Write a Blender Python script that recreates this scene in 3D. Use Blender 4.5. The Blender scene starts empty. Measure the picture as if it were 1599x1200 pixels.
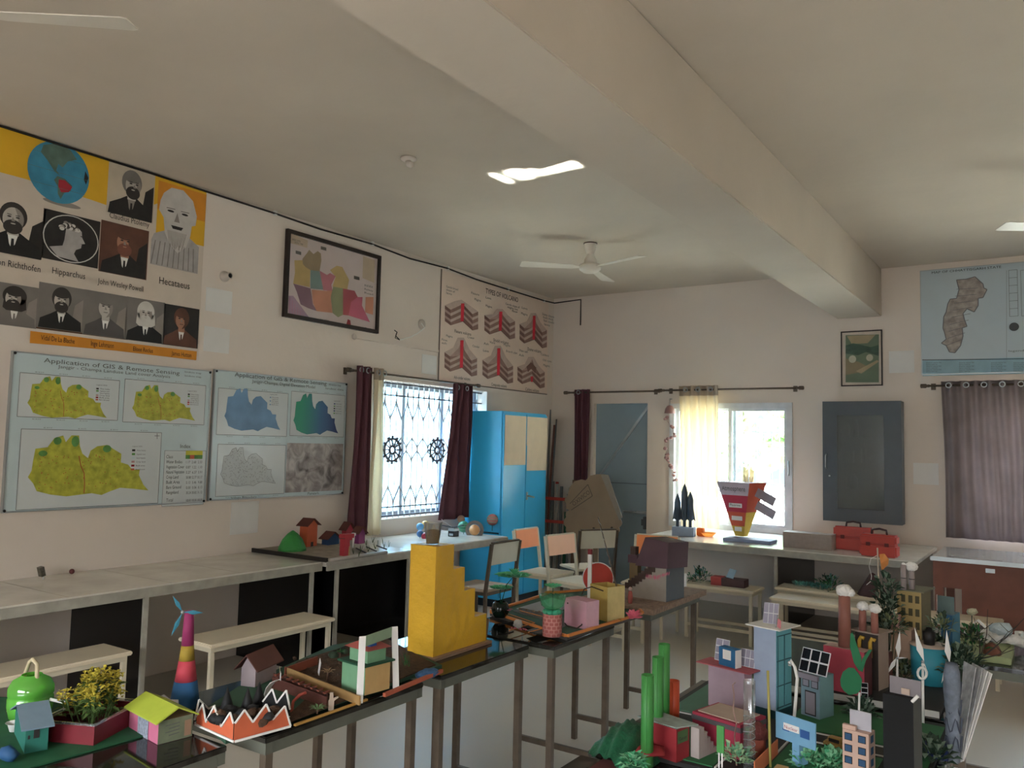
import bpy, bmesh, math, random
from mathutils import Vector, Matrix
random.seed(7)
PI = math.pi
C = bpy.context.scene.collection
sc = bpy.context.scene

# ------------------------------------------------------------------ camera
EYE = Vector((0, 0, 1.6)); FPX = 1276.6
_y, _p, _r = math.radians(-33.78), math.radians(4.28), math.radians(1.33)
_f = Vector((math.sin(_y)*math.cos(_p), math.cos(_y)*math.cos(_p), math.sin(_p)))
_rt = Vector((math.cos(_y), -math.sin(_y), 0)); _up = _rt.cross(_f)
RT = math.cos(_r)*_rt + math.sin(_r)*_up
UP = -math.sin(_r)*_rt + math.cos(_r)*_up
cd = bpy.data.cameras.new('camera'); cam = bpy.data.objects.new('camera', cd); C.objects.link(cam)
cd.sensor_width = 36; cd.lens = FPX/1599*36; cd.clip_start = 0.05; cd.clip_end = 200
mw = Matrix((RT, UP, -_f)).transposed().to_4x4(); mw.translation = EYE
cam.matrix_world = mw
sc.camera = cam

# ------------------------------------------------------------------ world, lights, exposure
sc.view_settings.view_transform = 'Standard'; sc.view_settings.look = 'None'
sc.view_settings.gamma = 1; sc.view_settings.use_curve_mapping = False
sc.view_settings.exposure = -0.08
w = bpy.data.worlds.new('world'); sc.world = w; w.use_nodes = True
nt = w.node_tree; nt.nodes.clear()
bg = nt.nodes.new('ShaderNodeBackground'); out = nt.nodes.new('ShaderNodeOutputWorld')
tc = nt.nodes.new('ShaderNodeTexCoord'); sp = nt.nodes.new('ShaderNodeSeparateXYZ')
rp = nt.nodes.new('ShaderNodeValToRGB')
rp.color_ramp.elements[0].position = 0.0; rp.color_ramp.elements[0].color = (.034, .040, .046, 1)
rp.color_ramp.elements[1].position = 1.0; rp.color_ramp.elements[1].color = (.62, .76, 1.0, 1)
e_ = rp.color_ramp.elements.new(.12); e_.color = (.034, .040, .046, 1)
e_ = rp.color_ramp.elements.new(.30); e_.color = (.86, .92, 1.0, 1)
nt.links.new(tc.outputs['Generated'], sp.inputs[0]); nt.links.new(sp.outputs['Z'], rp.inputs[0])
nt.links.new(rp.outputs[0], bg.inputs[0]); nt.links.new(bg.outputs[0], out.inputs[0])
bg.inputs[1].default_value = 34.0

def lamp(name, kind, loc, target, energy, color=(1, 1, 1), **kw):
    d = bpy.data.lights.new(name, kind); o = bpy.data.objects.new(name, d); C.objects.link(o)
    o.location = loc; o.rotation_euler = (Vector(target)-Vector(loc)).to_track_quat('-Z', 'Y').to_euler()
    d.energy = energy; d.color = color
    for k, v in kw.items(): setattr(d, k, v)
    return o
def portal(name, loc, target, sx, sy):
    o = lamp(name, 'AREA', loc, target, 1, shape='RECTANGLE', size=sx, size_y=sy)
    o.data.cycles.is_portal = True
portal('sky_portal', (-5.36, 6.28, 1.53), (0, 6.28, 1.53), 1.8, 1.3)
portal('sky_portal', (-2.92, 8.76, 1.42), (-2.92, 0, 1.42), 1.36, 1.4)
portal('sky_portal', (0.45, 8.76, 1.5), (0.45, 0, 1.5), 2.2, 1.3)
lamp('fill_front', 'AREA', (-1.6, -2.9, 1.9), (-3.4, 3, .8), 85, (1, .97, .92), shape='RECTANGLE', size=2.6, size_y=1.3)  # added fill lamp behind the camera, brightens the left of the room
lamp('glint', 'AREA', (-2.90, 9.62, .28), (-3.09, 4.36, 3.4), 17, (1, .97, .9), shape='RECTANGLE', size=.40, size_y=.16, spread=math.radians(.7))
lamp('glint', 'AREA', (-2.48, 9.62, .28), (-2.68, 4.42, 3.4), 8, (1, .97, .9), shape='RECTANGLE', size=.34, size_y=.07, spread=math.radians(.7))
lamp('fill_front', 'AREA', (1.6, -2.9, 1.9), (-.7, 3.0, .3), 42, (1, .97, .92), shape='RECTANGLE', size=1.8, size_y=1.3)  # second added fill, lifts the models on the right-hand desks
lamp('sun', 'SUN', (0, 0, 20), (-5, 4, 0), 34, (1, .95, .86), angle=math.radians(.6))

# ------------------------------------------------------------------ materials
def lin(c): return tuple(((v/255)/12.92 if v/255 <= .04045 else ((v/255+.055)/1.055)**2.4) for v in c)
MATS = {}
def M(name, rgb=None, rough=.75, metal=0, spec=.4, var=.12, scale=8, bump=0, trans=0, alpha=1, bscale=None):
    if name in MATS: return MATS[name]
    m = bpy.data.materials.new(name); m.use_nodes = True; n = m.node_tree.nodes; l = m.node_tree.links
    b = n['Principled BSDF']; c = lin(rgb)
    b.inputs['Roughness'].default_value = rough; b.inputs['Metallic'].default_value = metal
    b.inputs['Specular IOR Level'].default_value = spec
    if alpha < 1: b.inputs['Alpha'].default_value = alpha
    t = n.new('ShaderNodeTexCoord'); no = n.new('ShaderNodeTexNoise'); no.inputs['Scale'].default_value = scale
    no.inputs['Detail'].default_value = 5
    l.new(t.outputs['Object'], no.inputs['Vector'])
    r = n.new('ShaderNodeValToRGB')
    r.color_ramp.elements[0].position = .3; r.color_ramp.elements[1].position = .7
    r.color_ramp.elements[0].color = (*[v*(1-var) for v in c], 1)
    r.color_ramp.elements[1].color = (*[min(1, v*(1+var*.6)) for v in c], 1)
    l.new(no.outputs['Fac'], r.inputs[0]); l.new(r.outputs[0], b.inputs['Base Color'])
    if bump:
        n2 = n.new('ShaderNodeTexNoise'); n2.inputs['Scale'].default_value = bscale or scale*4; n2.inputs['Detail'].default_value = 6
        l.new(t.outputs['Object'], n2.inputs['Vector'])
        bp = n.new('ShaderNodeBump'); bp.inputs['Strength'].default_value = bump; bp.inputs['Distance'].default_value = .01
        l.new(n2.outputs['Fac'], bp.inputs['Height']); l.new(bp.outputs[0], b.inputs['Normal'])
    if trans:
        tr = n.new('ShaderNodeBsdfTranslucent'); l.new(r.outputs[0], tr.inputs[0])
        mx = n.new('ShaderNodeMixShader'); mx.inputs[0].default_value = trans
        o = n['Material Output']; l.new(b.outputs[0], mx.inputs[1]); l.new(tr.outputs[0], mx.inputs[2]); l.new(mx.outputs[0], o.inputs[0])
    MATS[name] = m; return m
def clear(name, tint, gloss=.12, rough=.03, body=0.0):
    if name in MATS: return MATS[name]
    m = bpy.data.materials.new(name); m.use_nodes = True; n = m.node_tree.nodes; l = m.node_tree.links
    n.remove(n['Principled BSDF']); o = n['Material Output']
    t = n.new('ShaderNodeBsdfTransparent'); t.inputs[0].default_value = (*lin(tint), 1)
    g = n.new('ShaderNodeBsdfGlossy'); g.inputs['Roughness'].default_value = rough
    fr = n.new('ShaderNodeLayerWeight'); fr.inputs[0].default_value = .12
    ma = n.new('ShaderNodeMath'); ma.operation = 'MULTIPLY_ADD'; ma.inputs[1].default_value = .5; ma.inputs[2].default_value = gloss*.3
    l.new(fr.outputs['Fresnel'], ma.inputs[0])
    mx = n.new('ShaderNodeMixShader'); l.new(ma.outputs[0], mx.inputs[0]); l.new(t.outputs[0], mx.inputs[1]); l.new(g.outputs[0], mx.inputs[2])
    last = mx
    if body:
        d = n.new('ShaderNodeBsdfDiffuse'); d.inputs[0].default_value = (*lin(tint), 1)
        m2 = n.new('ShaderNodeMixShader'); m2.inputs[0].default_value = body
        l.new(mx.outputs[0], m2.inputs[1]); l.new(d.outputs[0], m2.inputs[2]); last = m2
    l.new(last.outputs[0], o.inputs[0]); MATS[name] = m; return m

WALL = M('wall_plaster', (224, 212, 200), .85, spec=.2, var=.045, scale=1.3, bump=.25, bscale=14)
CEIL = M('ceiling_plaster', (204, 192, 176), .9, spec=.15, var=.07, scale=1.1, bump=.35, bscale=9)
def floor_mat():
    m = M('floor_concrete', (190, 182, 168), .22, spec=.5, var=.10, scale=.8)
    n = m.node_tree.nodes; l = m.node_tree.links
    b = n['Principled BSDF']; no = n.new('ShaderNodeTexNoise'); no.inputs['Scale'].default_value = 1.6; no.inputs['Detail'].default_value = 3
    mp = n.new('ShaderNodeMapRange'); mp.inputs[3].default_value = .30; mp.inputs[4].default_value = .5
    t = n['Texture Coordinate'] if 'Texture Coordinate' in n else n.new('ShaderNodeTexCoord')
    l.new(t.outputs['Object'], no.inputs['Vector']); l.new(no.outputs['Fac'], mp.inputs[0]); l.new(mp.outputs[0], b.inputs['Roughness'])
    return m
FLOOR = floor_mat()
COUNTER = M('counter_stone', (214, 210, 198), .18, spec=.5, var=.12, scale=5)
EDGE = M('counter_edge', (160, 156, 144), .45, var=.2, scale=12)
GRANITE = M('black_granite', (12, 12, 13), .14, spec=.5, var=.4, scale=60)
GRANTOP = M('granite_top', (34, 32, 28), .06, spec=.6, var=.3, scale=70)
STEEL = M('steel_tube', (104, 92, 80), .45, metal=.55, var=.18, scale=20)
CREAM = M('cream_laminate', (222, 208, 182), .4, var=.06, scale=6)
CREAM2 = M('cream_tube', (198, 188, 164), .45, var=.08)
ALM = M('blue_enamel', (62, 184, 236), .28, spec=.5, var=.05, scale=4)
PAPER = M('white_paper', (232, 230, 226), .7, var=.03, trans=.12)
PAPERC = M('cream_paper', (228, 212, 186), .8, var=.05)
ALU = M('aluminium', (176, 182, 184), .35, metal=.7, var=.05)
BLACK = M('black_paint', (16, 15, 15), .5)
WHITE = M('white_paint', (232, 230, 224), .5, var=.03)
INK = M('ink', (40, 36, 34), .8)
GREYINK = M('grey_ink', (96, 96, 94), .8)
GLASS = clear('window_glass', (245, 250, 250), .1)
CLEARP = clear('clear_plastic', (240, 242, 242), .6, .08, .06)
GREENP = clear('green_plastic', (150, 232, 190), .4, .1, .10)

# ------------------------------------------------------------------ helpers
def ray(px, py):
    return (_f + RT*((px-799.5)/FPX) + UP*((600-py)/FPX))
def at(px, py, x=None, y=None, z=None):
    d = ray(px, py)
    t = (x-EYE.x)/d.x if x is not None else (y-EYE.y)/d.y if y is not None else (z-EYE.z)/d.z
    return EYE + d*t
def ppm(p): return FPX/((Vector(p)-EYE).dot(_f))

class MB:
    def __init__(s): s.v = []; s.f = []; s.m = []; s.mats = []; s.sm = []
    def mi(s, mat):
        if mat not in s.mats: s.mats.append(mat)
        return s.mats.index(mat)
    def add(s, vs, fs, mat, smooth=False, T=None):
        o = len(s.v); k = s.mi(mat)
        s.v += [tuple(T @ Vector(v)) if T else tuple(v) for v in vs]
        for f in fs: s.f.append(tuple(i+o for i in f)); s.m.append(k); s.sm.append(smooth)
        return s
    def box(s, x0, y0, z0, x1, y1, z1, mat, T=None, bev=0):
        x0, x1 = sorted((x0, x1)); y0, y1 = sorted((y0, y1)); z0, z1 = sorted((z0, z1))
        if bev and min(x1-x0, y1-y0, z1-z0) > bev*2.2:
            bm = bmesh.new(); bmesh.ops.create_cube(bm, size=1)
            for v in bm.verts: v.co = Vector(((x0+x1)/2+v.co.x*(x1-x0), (y0+y1)/2+v.co.y*(y1-y0), (z0+z1)/2+v.co.z*(z1-z0)))
            bmesh.ops.bevel(bm, geom=bm.edges[:], offset=bev, segments=2, affect='EDGES')
            bm.verts.index_update()
            s.add([v.co[:] for v in bm.verts], [[v.index for v in f.verts] for f in bm.faces], mat, False, T); bm.free(); return s
        vs = [(x, y, z) for z in (z0, z1) for y in (y0, y1) for x in (x0, x1)]
        return s.add(vs, [(0, 2, 3, 1), (4, 5, 7, 6), (0, 1, 5, 4), (2, 6, 7, 3), (0, 4, 6, 2), (1, 3, 7, 5)], mat, False, T)
    def tube(s, pts, r, mat, n=8, cap=True, T=None):
        pts = [Vector(p) for p in pts]; rs = r if isinstance(r, (list, tuple)) else [r]*len(pts)
        vs = []; prev = None
        for i, p in enumerate(pts):
            d = (pts[min(i+1, len(pts)-1)]-pts[max(i-1, 0)]).normalized()
            if prev is None:
                a = Vector((0, 0, 1)) if abs(d.z) < .9 else Vector((1, 0, 0)); a = (a-d*a.dot(d)).normalized()
            else: a = (prev-d*prev.dot(d)).normalized()
            prev = a; b = d.cross(a)
            for k in range(n):
                t = 2*PI*k/n; vs.append(p+(a*math.cos(t)+b*math.sin(t))*rs[i])
        fs = [(i*n+k, i*n+(k+1) % n, (i+1)*n+(k+1) % n, (i+1)*n+k) for i in range(len(pts)-1) for k in range(n)]
        if cap: fs += [tuple(range(n))[::-1], tuple((len(pts)-1)*n+k for k in range(n))]
        return s.add(vs, fs, mat, n > 6, T)
    def bar(s, a, b, w, h, mat):                      # rectangular bar between two points
        a, b = Vector(a), Vector(b); d = (b-a).normalized()
        up = Vector((0, 0, 1)) if abs(d.z) < .95 else Vector((0, 1, 0))
        sd = d.cross(up).normalized(); u = sd.cross(d)
        vs = [p+sd*(i*w/2)+u*(j*h/2) for p in (a, b) for i, j in ((-1, -1), (1, -1), (1, 1), (-1, 1))]
        return s.add(vs, [(3, 2, 1, 0), (4, 5, 6, 7), (0, 1, 5, 4), (1, 2, 6, 5), (2, 3, 7, 6), (3, 0, 4, 7)], mat)
    def lathe(s, prof, mat, n=20, c=(0, 0, 0), T=None, smooth=True):
        vs = []; c = Vector(c)
        for r, z in prof:
            for k in range(n):
                t = 2*PI*k/n; vs.append(c+Vector((r*math.cos(t), r*math.sin(t), z)))
        fs = [(i*n+k, i*n+(k+1) % n, (i+1)*n+(k+1) % n, (i+1)*n+k) for i in range(len(prof)-1) for k in range(n)]
        if prof[0][0] > 1e-5: fs.append(tuple(range(n))[::-1])
        if prof[-1][0] > 1e-5: fs.append(tuple((len(prof)-1)*n+k for k in range(n)))
        return s.add(vs, fs, mat, smooth, T)
    def cup(s, prof, mat, n=20, c=(0, 0, 0)):
        vs = []; c = Vector(c)
        for r, z in prof:
            for k in range(n):
                t = 2*PI*k/n; vs.append(c+Vector((r*math.cos(t), r*math.sin(t), z)))
        fs = [(i*n+k, i*n+(k+1) % n, (i+1)*n+(k+1) % n, (i+1)*n+k) for i in range(len(prof)-1) for k in range(n)]
        fs.append(tuple(range(n))[::-1]); return s.add(vs, fs, mat, True)
    def ball(s, c, r, mat, seg=16, sz=None, jit=0):
        sz = sz or (1, 1, 1); vs = []; rn = seg//2
        for i in range(rn+1):
            ph = PI*i/rn
            for k in range(seg):
                t = 2*PI*k/seg; j = 1+(random.uniform(-jit, jit) if 0 < i < rn else 0)
                vs.append((c[0]+r*sz[0]*j*math.sin(ph)*math.cos(t), c[1]+r*sz[1]*j*math.sin(ph)*math.sin(t), c[2]-r*sz[2]*j*math.cos(ph)))
        fs = [(i*seg+k, i*seg+(k+1) % seg, (i+1)*seg+(k+1) % seg, (i+1)*seg+k) for i in range(rn) for k in range(seg)]
        return s.add(vs, fs, mat, True)
    def prism(s, poly, h0, h1, mat, T=None):           # poly in XY extruded in Z
        n = len(poly); vs = [(p[0], p[1], h0) for p in poly]+[(p[0], p[1], h1) for p in poly]
        fs = [tuple(range(n))[::-1], tuple(range(n, 2*n))]+[(i, (i+1) % n, n+(i+1) % n, n+i) for i in range(n)]
        return s.add(vs, fs, mat, False, T)
    def leaf(s, p, d, L, W, mat, droop=.3):
        p = Vector(p); d = Vector(d).normalized(); sd = d.cross(Vector((0, 0, 1)))
        sd = sd.normalized() if sd.length > .01 else Vector((1, 0, 0))
        a = p+d*L*.5; b = p+d*L-Vector((0, 0, L*droop)); up = sd.cross(d)*W*.15
        vs = [p, a+sd*W/2+up, b, a-sd*W/2+up, a-up]
        return s.add(vs, [(0, 1, 4), (1, 2, 4), (2, 3, 4), (3, 0, 4)], mat)
    def build(s, name, parent=None, loc=None, kind=None, label=None):
        me = bpy.data.meshes.new(name); me.from_pydata(s.v, [], s.f)
        for m in s.mats: me.materials.append(m)
        me.polygons.foreach_set('material_index', s.m); me.polygons.foreach_set('use_smooth', s.sm)
        me.update(); o = bpy.data.objects.new(name, me); C.objects.link(o)
        if parent: o.parent = parent
        if loc: o.location = loc
        if kind: o['kind'] = kind
        if label: o['label'] = label
        return o
def thing(name, label, cat, loc=(0, 0, 0), rz=0, group=None):
    o = bpy.data.objects.new(name, None); C.objects.link(o); o.empty_display_size = .05
    o.location = loc; o.rotation_euler = (0, 0, rz); o['label'] = label; o['category'] = cat
    if group: o['group'] = group
    return o
def tag(o, label, cat, group=None, kind=None):
    o['label'] = label; o['category'] = cat
    if group: o['group'] = group
    if kind: o['kind'] = kind
    return o
def dup(root, loc, rz, label, group=None):
    r = root.copy(); C.objects.link(r); r.location = loc; r.rotation_euler = (0, 0, rz); r['label'] = label
    if group: r['group'] = group
    for ch in list(root.children):
        c = ch.copy(); C.objects.link(c); c.parent = r
        for g in list(ch.children):
            d = g.copy(); C.objects.link(d); d.parent = c
    return r
_tc = {}
def text_geo(s):
    if s in _tc: return _tc[s]
    cu = bpy.data.curves.new('t', 'FONT'); cu.body = s; cu.resolution_u = 2
    o = bpy.data.objects.new('t', cu); C.objects.link(o); bpy.context.view_layer.update()
    me = bpy.data.meshes.new_from_object(o.evaluated_get(bpy.context.evaluated_depsgraph_get()))
    vs = [v.co.copy() for v in me.vertices]; fs = [tuple(p.vertices) for p in me.polygons]
    bpy.data.objects.remove(o); bpy.data.curves.remove(cu); bpy.data.meshes.remove(me)
    if vs:
        x0 = min(v.x for v in vs); x1 = max(v.x for v in vs)
    else: x0, x1 = 0, 1
    _tc[s] = (vs, fs, x0, x1); return _tc[s]

class Print:
    """flat printing on a wall plane: u = reading direction, z up, n = out of the wall"""
    def __init__(s, wall, off, local=None):
        s.mb = MB(); s.wall = wall; s.off = off
    def w(s, px, py):
        if s.wall == 'L': p = at(px, py, x=WX+s.off); return (p.y, p.z)
        p = at(px, py, y=WY-s.off); return (p.x, p.z)
    def p3(s, u, z, lay):
        e = s.off+.0015+.0009*lay
        return (WX+e, u, z) if s.wall == 'L' else (u, WY-e, z)
    def polyw(s, pts, mat, lay=0):
        s.mb.add([s.p3(u, z, lay) for u, z in pts], [tuple(range(len(pts)))[::-1]], mat)
    def poly(s, pts, mat, lay=0): s.polyw([s.w(*p) for p in pts], mat, lay)
    def rectw(s, a, b, mat, lay=0): s.polyw([(a[0], a[1]), (b[0], a[1]), (b[0], b[1]), (a[0], b[1])], mat, lay)
    def ell(s, c, ru, rz, mat, lay=0, n=24, a0=0, a1=2*PI):
        s.polyw([(c[0]+ru*math.cos(a0+(a1-a0)*i/(n-1 if a1-a0 < 6.2 else n)), c[1]+rz*math.sin(a0+(a1-a0)*i/(n-1 if a1-a0 < 6.2 else n))) for i in range(n)], mat, lay)
    def line(s, a, b, t, mat, lay=1):
        a, b = Vector(a), Vector(b); d = b-a
        if d.length < 1e-6: return
        n = Vector((-d.y, d.x)).normalized()*t/2
        s.polyw([a+n, b+n, b-n, a-n], mat, lay)
    def frame(s, a, b, t, mat, lay=1):
        (x0, z0), (x1, z1) = a, b
        s.line((x0, z0), (x1, z0), t, mat, lay); s.line((x0, z1), (x1, z1), t, mat, lay)
        s.line((x0, z0), (x0, z1), t, mat, lay); s.line((x1, z0), (x1, z1), t, mat, lay)
    def textw(s, txt, u0, z0, width, height, mat, lay=2):
        vs, fs, x0, x1 = text_geo(txt); k = width/max(1e-6, x1-x0)
        s.mb.add([s.p3(u0+(v.x-x0)*k, z0+v.y*height/.7, lay) for v in vs], fs, mat)
    def text(s, txt, px0, py0, px1, hpx, mat, lay=2):
        a = s.w(px0, py0); b = s.w(px1, py0); c = s.w(px0, py0-hpx)
        s.textw(txt, a[0], a[1], b[0]-a[0], c[1]-a[1], mat, lay)
    def build(s, name, parent): return s.mb.build(name, parent)

WX, WY, CZ = -5.11, 8.52, 3.40
RX, FY = 3.6, -2.2

# ------------------------------------------------------------------ room shell
def wall_with_holes(name, axis, pos, thick, u0, u1, z1, holes, mat):
    """vertical wall in cells around rectangular holes (u0,u1,z0,z1)"""
    mb = MB(); us = sorted({u0, u1, *[h[0] for h in holes], *[h[1] for h in holes]}); zs = sorted({0, z1, *[h[2] for h in holes], *[h[3] for h in holes]})
    vid = {}
    def V(u, z, k):
        key = (u, z, k)
        if key not in vid:
            e = pos+k*thick; vid[key] = len(mb.v); mb.v.append((e, u, z) if axis == 'x' else (u, e, z))
        return vid[key]
    k0 = mb.mi(mat)
    def F(*i): mb.f.append(i); mb.m.append(k0); mb.sm.append(False)
    solid = {}
    for i in range(len(us)-1):
        for j in range(len(zs)-1):
            cu, cz = (us[i]+us[i+1])/2, (zs[j]+zs[j+1])/2
            solid[i, j] = not any(h[0] < cu < h[1] and h[2] < cz < h[3] for h in holes)
    for (i, j), sd in solid.items():
        a, b, c, d = us[i], us[i+1], zs[j], zs[j+1]
        if sd:
            for k in (0, 1): F(V(a, c, k), V(b, c, k), V(b, d, k), V(a, d, k))
        for (ni, nj, e) in ((i-1, j, ((a, c), (a, d))), (i+1, j, ((b, c), (b, d))), (i, j-1, ((a, c), (b, c))), (i, j+1, ((a, d), (b, d)))):
            if sd and not solid.get((ni, nj), False):
                F(V(*e[0], 0), V(*e[1], 0), V(*e[1], 1), V(*e[0], 1))
    return mb.build(name, kind='structure')
W1 = (5.40, 7.16, .90, 2.17)          # left-wall window
W2 = (-3.58, -2.25, .76, 2.10)        # back-wall window with sliding pane
W3 = (-.72, 1.55, .90, 2.12)          # window behind the grey curtain
D1 = (-4.53, -3.85, 0, 2.11)          # door opening
MB().box(WX-.25, FY-.2, -.12, RX+.2, WY+.25, 0, FLOOR).build('floor', kind='structure')
MB().box(WX-.25, FY-.2, CZ, RX+.2, WY+.25, CZ+.15, CEIL).build('ceiling', kind='structure')
wall_with_holes('wall_left', 'x', WX, -.25, FY, WY, CZ, [W1], WALL)
wall_with_holes('wall_back', 'y', WY, .25, WX-.25, RX, CZ, [W2, W3, D1], WALL)
wall_with_holes('wall_right', 'x', RX, .2, FY, WY, CZ, [], WALL)
wall_with_holes('wall_front', 'y', FY, -.2, WX-.25, RX+.2, CZ, [(-2.9, -.3, .9, 2.2), (.7, 2.5, .9, 2.2)], WALL)  # both unseen openings are invented, they let the fill lamps in
MB().box(-1.81, FY, 2.93, -1.40, WY, CZ, CEIL, bev=.006).build('trim_1', kind='structure')
# ------------------------------------------------------------------ outside
GROUND = M('outside_ground', (196, 188, 170), .9, var=.15, scale=.6)
HEDGE = M('outside_leaf', (186, 212, 160), .9, var=.12, scale=2)
MB().box(-40, WY+.3, -.6, 30, 50, -.5, GROUND).build('trim_2', kind='structure')
MB().box(-40, -20, -.6, WX-.3, WY+.29, -.5, GROUND).build('trim_3', kind='structure')
def tree(loc, h, r, label):
    t = thing('tree', label, 'tree', loc, group='trees outside the windows')
    mb = MB(); mb.tube([(0, 0, 0), (.1, 0, h*.35), (0, .1, h*.6)], [.16, .12, .07], M('bark', (110, 92, 70), .9)); mb.build('trunk', t)
    mb = MB()
    for i in range(900):
        a = random.uniform(0, 2*PI); ph = math.acos(random.uniform(-1, 1)); rr = r*random.uniform(.6, 1.05)
        p = (rr*math.sin(ph)*math.cos(a), rr*math.sin(ph)*math.sin(a), h*.62+rr*.8*math.cos(ph))
        mb.leaf(p, (random.uniform(-1, 1), random.uniform(-1, 1), random.uniform(-.5, 1)), .5, .3, HEDGE)
    mb.build('foliage', t)
for (x, y, h, r) in ((-10.2, 18, 5, 2.0), (-5.8, 18, 5, 2.0), (-.6, 22, 5, 2.0)):
    tree((x, y, -.5), h, r, 'pale green leafy tree beyond the back window')
MB().box(-9.2, 0, -.5, -9, 24, 5, M('outside_blue_wall', (150, 196, 226), .9, var=.05, scale=1)).build('trim_4', kind='structure')
# ------------------------------------------------------------------ windows and doors
IRON = M('grille_iron', (86, 84, 88), .5, metal=.3)
IRONW = M('grille_white', (226, 226, 226), .5)
def win_frame(parent, name, axis, pos, u0, u1, z0, z1, t, dp, mat, mull=()):
    mb = MB()
    def B(a, c, b, d):
        if axis == 'x': mb.box(pos-dp/2, a, c, pos+dp/2, b, d, mat)
        else: mb.box(a, pos-dp/2, c, b, pos+dp/2, d, mat)
    B(u0, z0, u1, z0+t); B(u0, z1-t, u1, z1); B(u0, z0+t, u0+t, z1-t); B(u1-t, z0+t, u1, z1-t)
    for m in mull: B(m-t/2, z0+t, m+t/2, z1-t)
    return mb.build(name, parent)
def structure_root(name):
    o = bpy.data.objects.new(name, None); C.objects.link(o); o['kind'] = 'structure'; return o
w1 = structure_root('window_1')
win_frame(w1, 'window_frame', 'x', WX-.17, W1[0], W1[1], W1[2], W1[3], .05, .05, M('frame_grey', (150, 156, 164), .5), (5.98, 6.58))
MB().box(WX-.172, W1[0]+.03, W1[2]+.03, WX-.168, W1[1]-.03, W1[3]-.03, GLASS).build('window_pane', w1)
g = MB(); gx = WX-.075; z0, z1 = W1[2], W1[3]
n = 11; cw = (W1[1]-W1[0])/n
def arc(y0, y1, za, zb, mat, flip=1):
    pts = []
    for i in range(9):
        t = i/8; pts.append((gx, y0+(y1-y0)*(1-math.cos(t*PI))/2, za+(zb-za)*(t**1.4)))
    g.tube(pts, .006, mat, 5)
for i in range(2*n+1):
    y = W1[0]+cw*i/2
    if W1[0] < y < W1[1]: g.box(gx-.006, y-.005, z0, gx+.006, y+.005, z1, IRONW)
for i in range(n):
    yc = W1[0]+cw*(i+.5)
    for s in (-1, 1):
        arc(yc+s*cw/2, yc, z1-.36, z1-.14, IRON)
        arc(yc+s*cw/2, yc, z0+.30, z0+.10, IRON)
        arc(yc+s*cw/2, yc, 1.53+.12, 1.53, IRON)
        arc(yc, yc+s*cw/2, 1.53, 1.53-.12, IRON)
    g.prism([(0, -.03), (.012, 0), (0, .05), (-.012, 0)], -.004, .004, IRON, Matrix.Translation((gx, yc, z1-.12)) @ Matrix(((0, 0, 1, 0), (1, 0, 0, 0), (0, 1, 0, 0), (0, 0, 0, 1))))
for z in (z0+.02, z1-.02, z0+.10, z1-.13): g.box(gx-.008, W1[0], z-.006, gx+.008, W1[1], z+.006, IRON)
g.build('window_grille', w1)
for yw in (at(611, 701, x=gx).y, at(681, 701, x=gx).y):
    wh = MB(); cz = 1.53
    T = Matrix.Translation((gx+.01, yw, cz)) @ Matrix(((0, 0, 1, 0), (1, 0, 0, 0), (0, 1, 0, 0), (0, 0, 0, 1)))
    for rr, th in ((.105, .011), (.036, .012)):
        pts = [(gx+.012, yw+rr*math.cos(2*PI*k/24), cz+rr*math.sin(2*PI*k/24)) for k in range(25)]
        wh.tube(pts, th, IRON, 6, cap=False)
    for k in range(12):
        a = 2*PI*k/12
        wh.tube([(gx+.012, yw+.03*math.cos(a), cz+.03*math.sin(a)), (gx+.012, yw+.1*math.cos(a), cz+.1*math.sin(a))], .007, IRON, 5)
        wh.ball((gx+.012, yw+.122*math.cos(a), cz+.122*math.sin(a)), .014, IRON, 8)
    wh.build('wheel_ornament', w1)
w2 = structure_root('window_2')
FRW = M('frame_white', (214, 218, 222), .4)
win_frame(w2, 'window_frame', 'y', WY+.03, W2[0], W2[1], W2[2], W2[3], .055, .09, FRW)
win_frame(w2, 'window_frame', 'y', WY+.06, -3.52, -2.85, W2[2]+.05, W2[3]-.05, .03, .03, FRW)
win_frame(w2, 'window_frame', 'y', WY+.02, -2.92, -2.30, W2[2]+.05, W2[3]-.05, .035, .03, FRW)
MB().box(-3.50, WY+.059, W2[2]+.07, -2.87, WY+.061, W2[3]-.07, GLASS).build('window_pane', w2)
MB().box(-2.89, WY+.019, W2[2]+.07, -2.33, WY+.021, W2[3]-.07, GLASS).build('window_pane', w2)
hd = MB(); hd.tube([(-2.285, WY-.02, 1.50), (-2.275, WY-.055, 1.49), (-2.272, WY-.06, 1.43), (-2.275, WY-.055, 1.37), (-2.285, WY-.02, 1.36)], .008, ALU); hd.build('window_handle', w2)
g2 = MB()
for i in range(17):
    x = W2[0]+.08*(i+.4)
    if x < W2[1]: g2.box(x-.005, WY+.16, W2[2], x+.005, WY+.17, W2[3], IRONW)
for z in (W2[2]+.06, 1.25, W2[3]-.3): g2.box(W2[0], WY+.158, z-.006, W2[1], WY+.172, z+.006, IRONW)
for i in range(8):
    x = W2[0]+.16*(i+.5); g2.tube([(x-.08, WY+.165, 1.72), (x-.05, WY+.165, 1.78), (x, WY+.165, 1.81), (x+.05, WY+.165, 1.78), (x+.08, WY+.165, 1.72)], .005, IRONW, 5)
g2.build('window_grille', w2)
w3 = structure_root('window_3')
win_frame(w3, 'window_frame', 'y', WY+.06, W3[0], W3[1], W3[2], W3[3], .05, .06, FRW, (.4,))
MB().box(W3[0]+.04, WY+.059, W3[2]+.04, W3[1]-.04, WY+.061, W3[3]-.04, GLASS).build('window_pane', w3)
g3 = MB()
for i in range(26):
    x = W3[0]+.09*(i+.5)
    if x < W3[1]: g3.box(x-.005, WY+.16, W3[2], x+.005, WY+.17, W3[3], IRONW)
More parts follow.
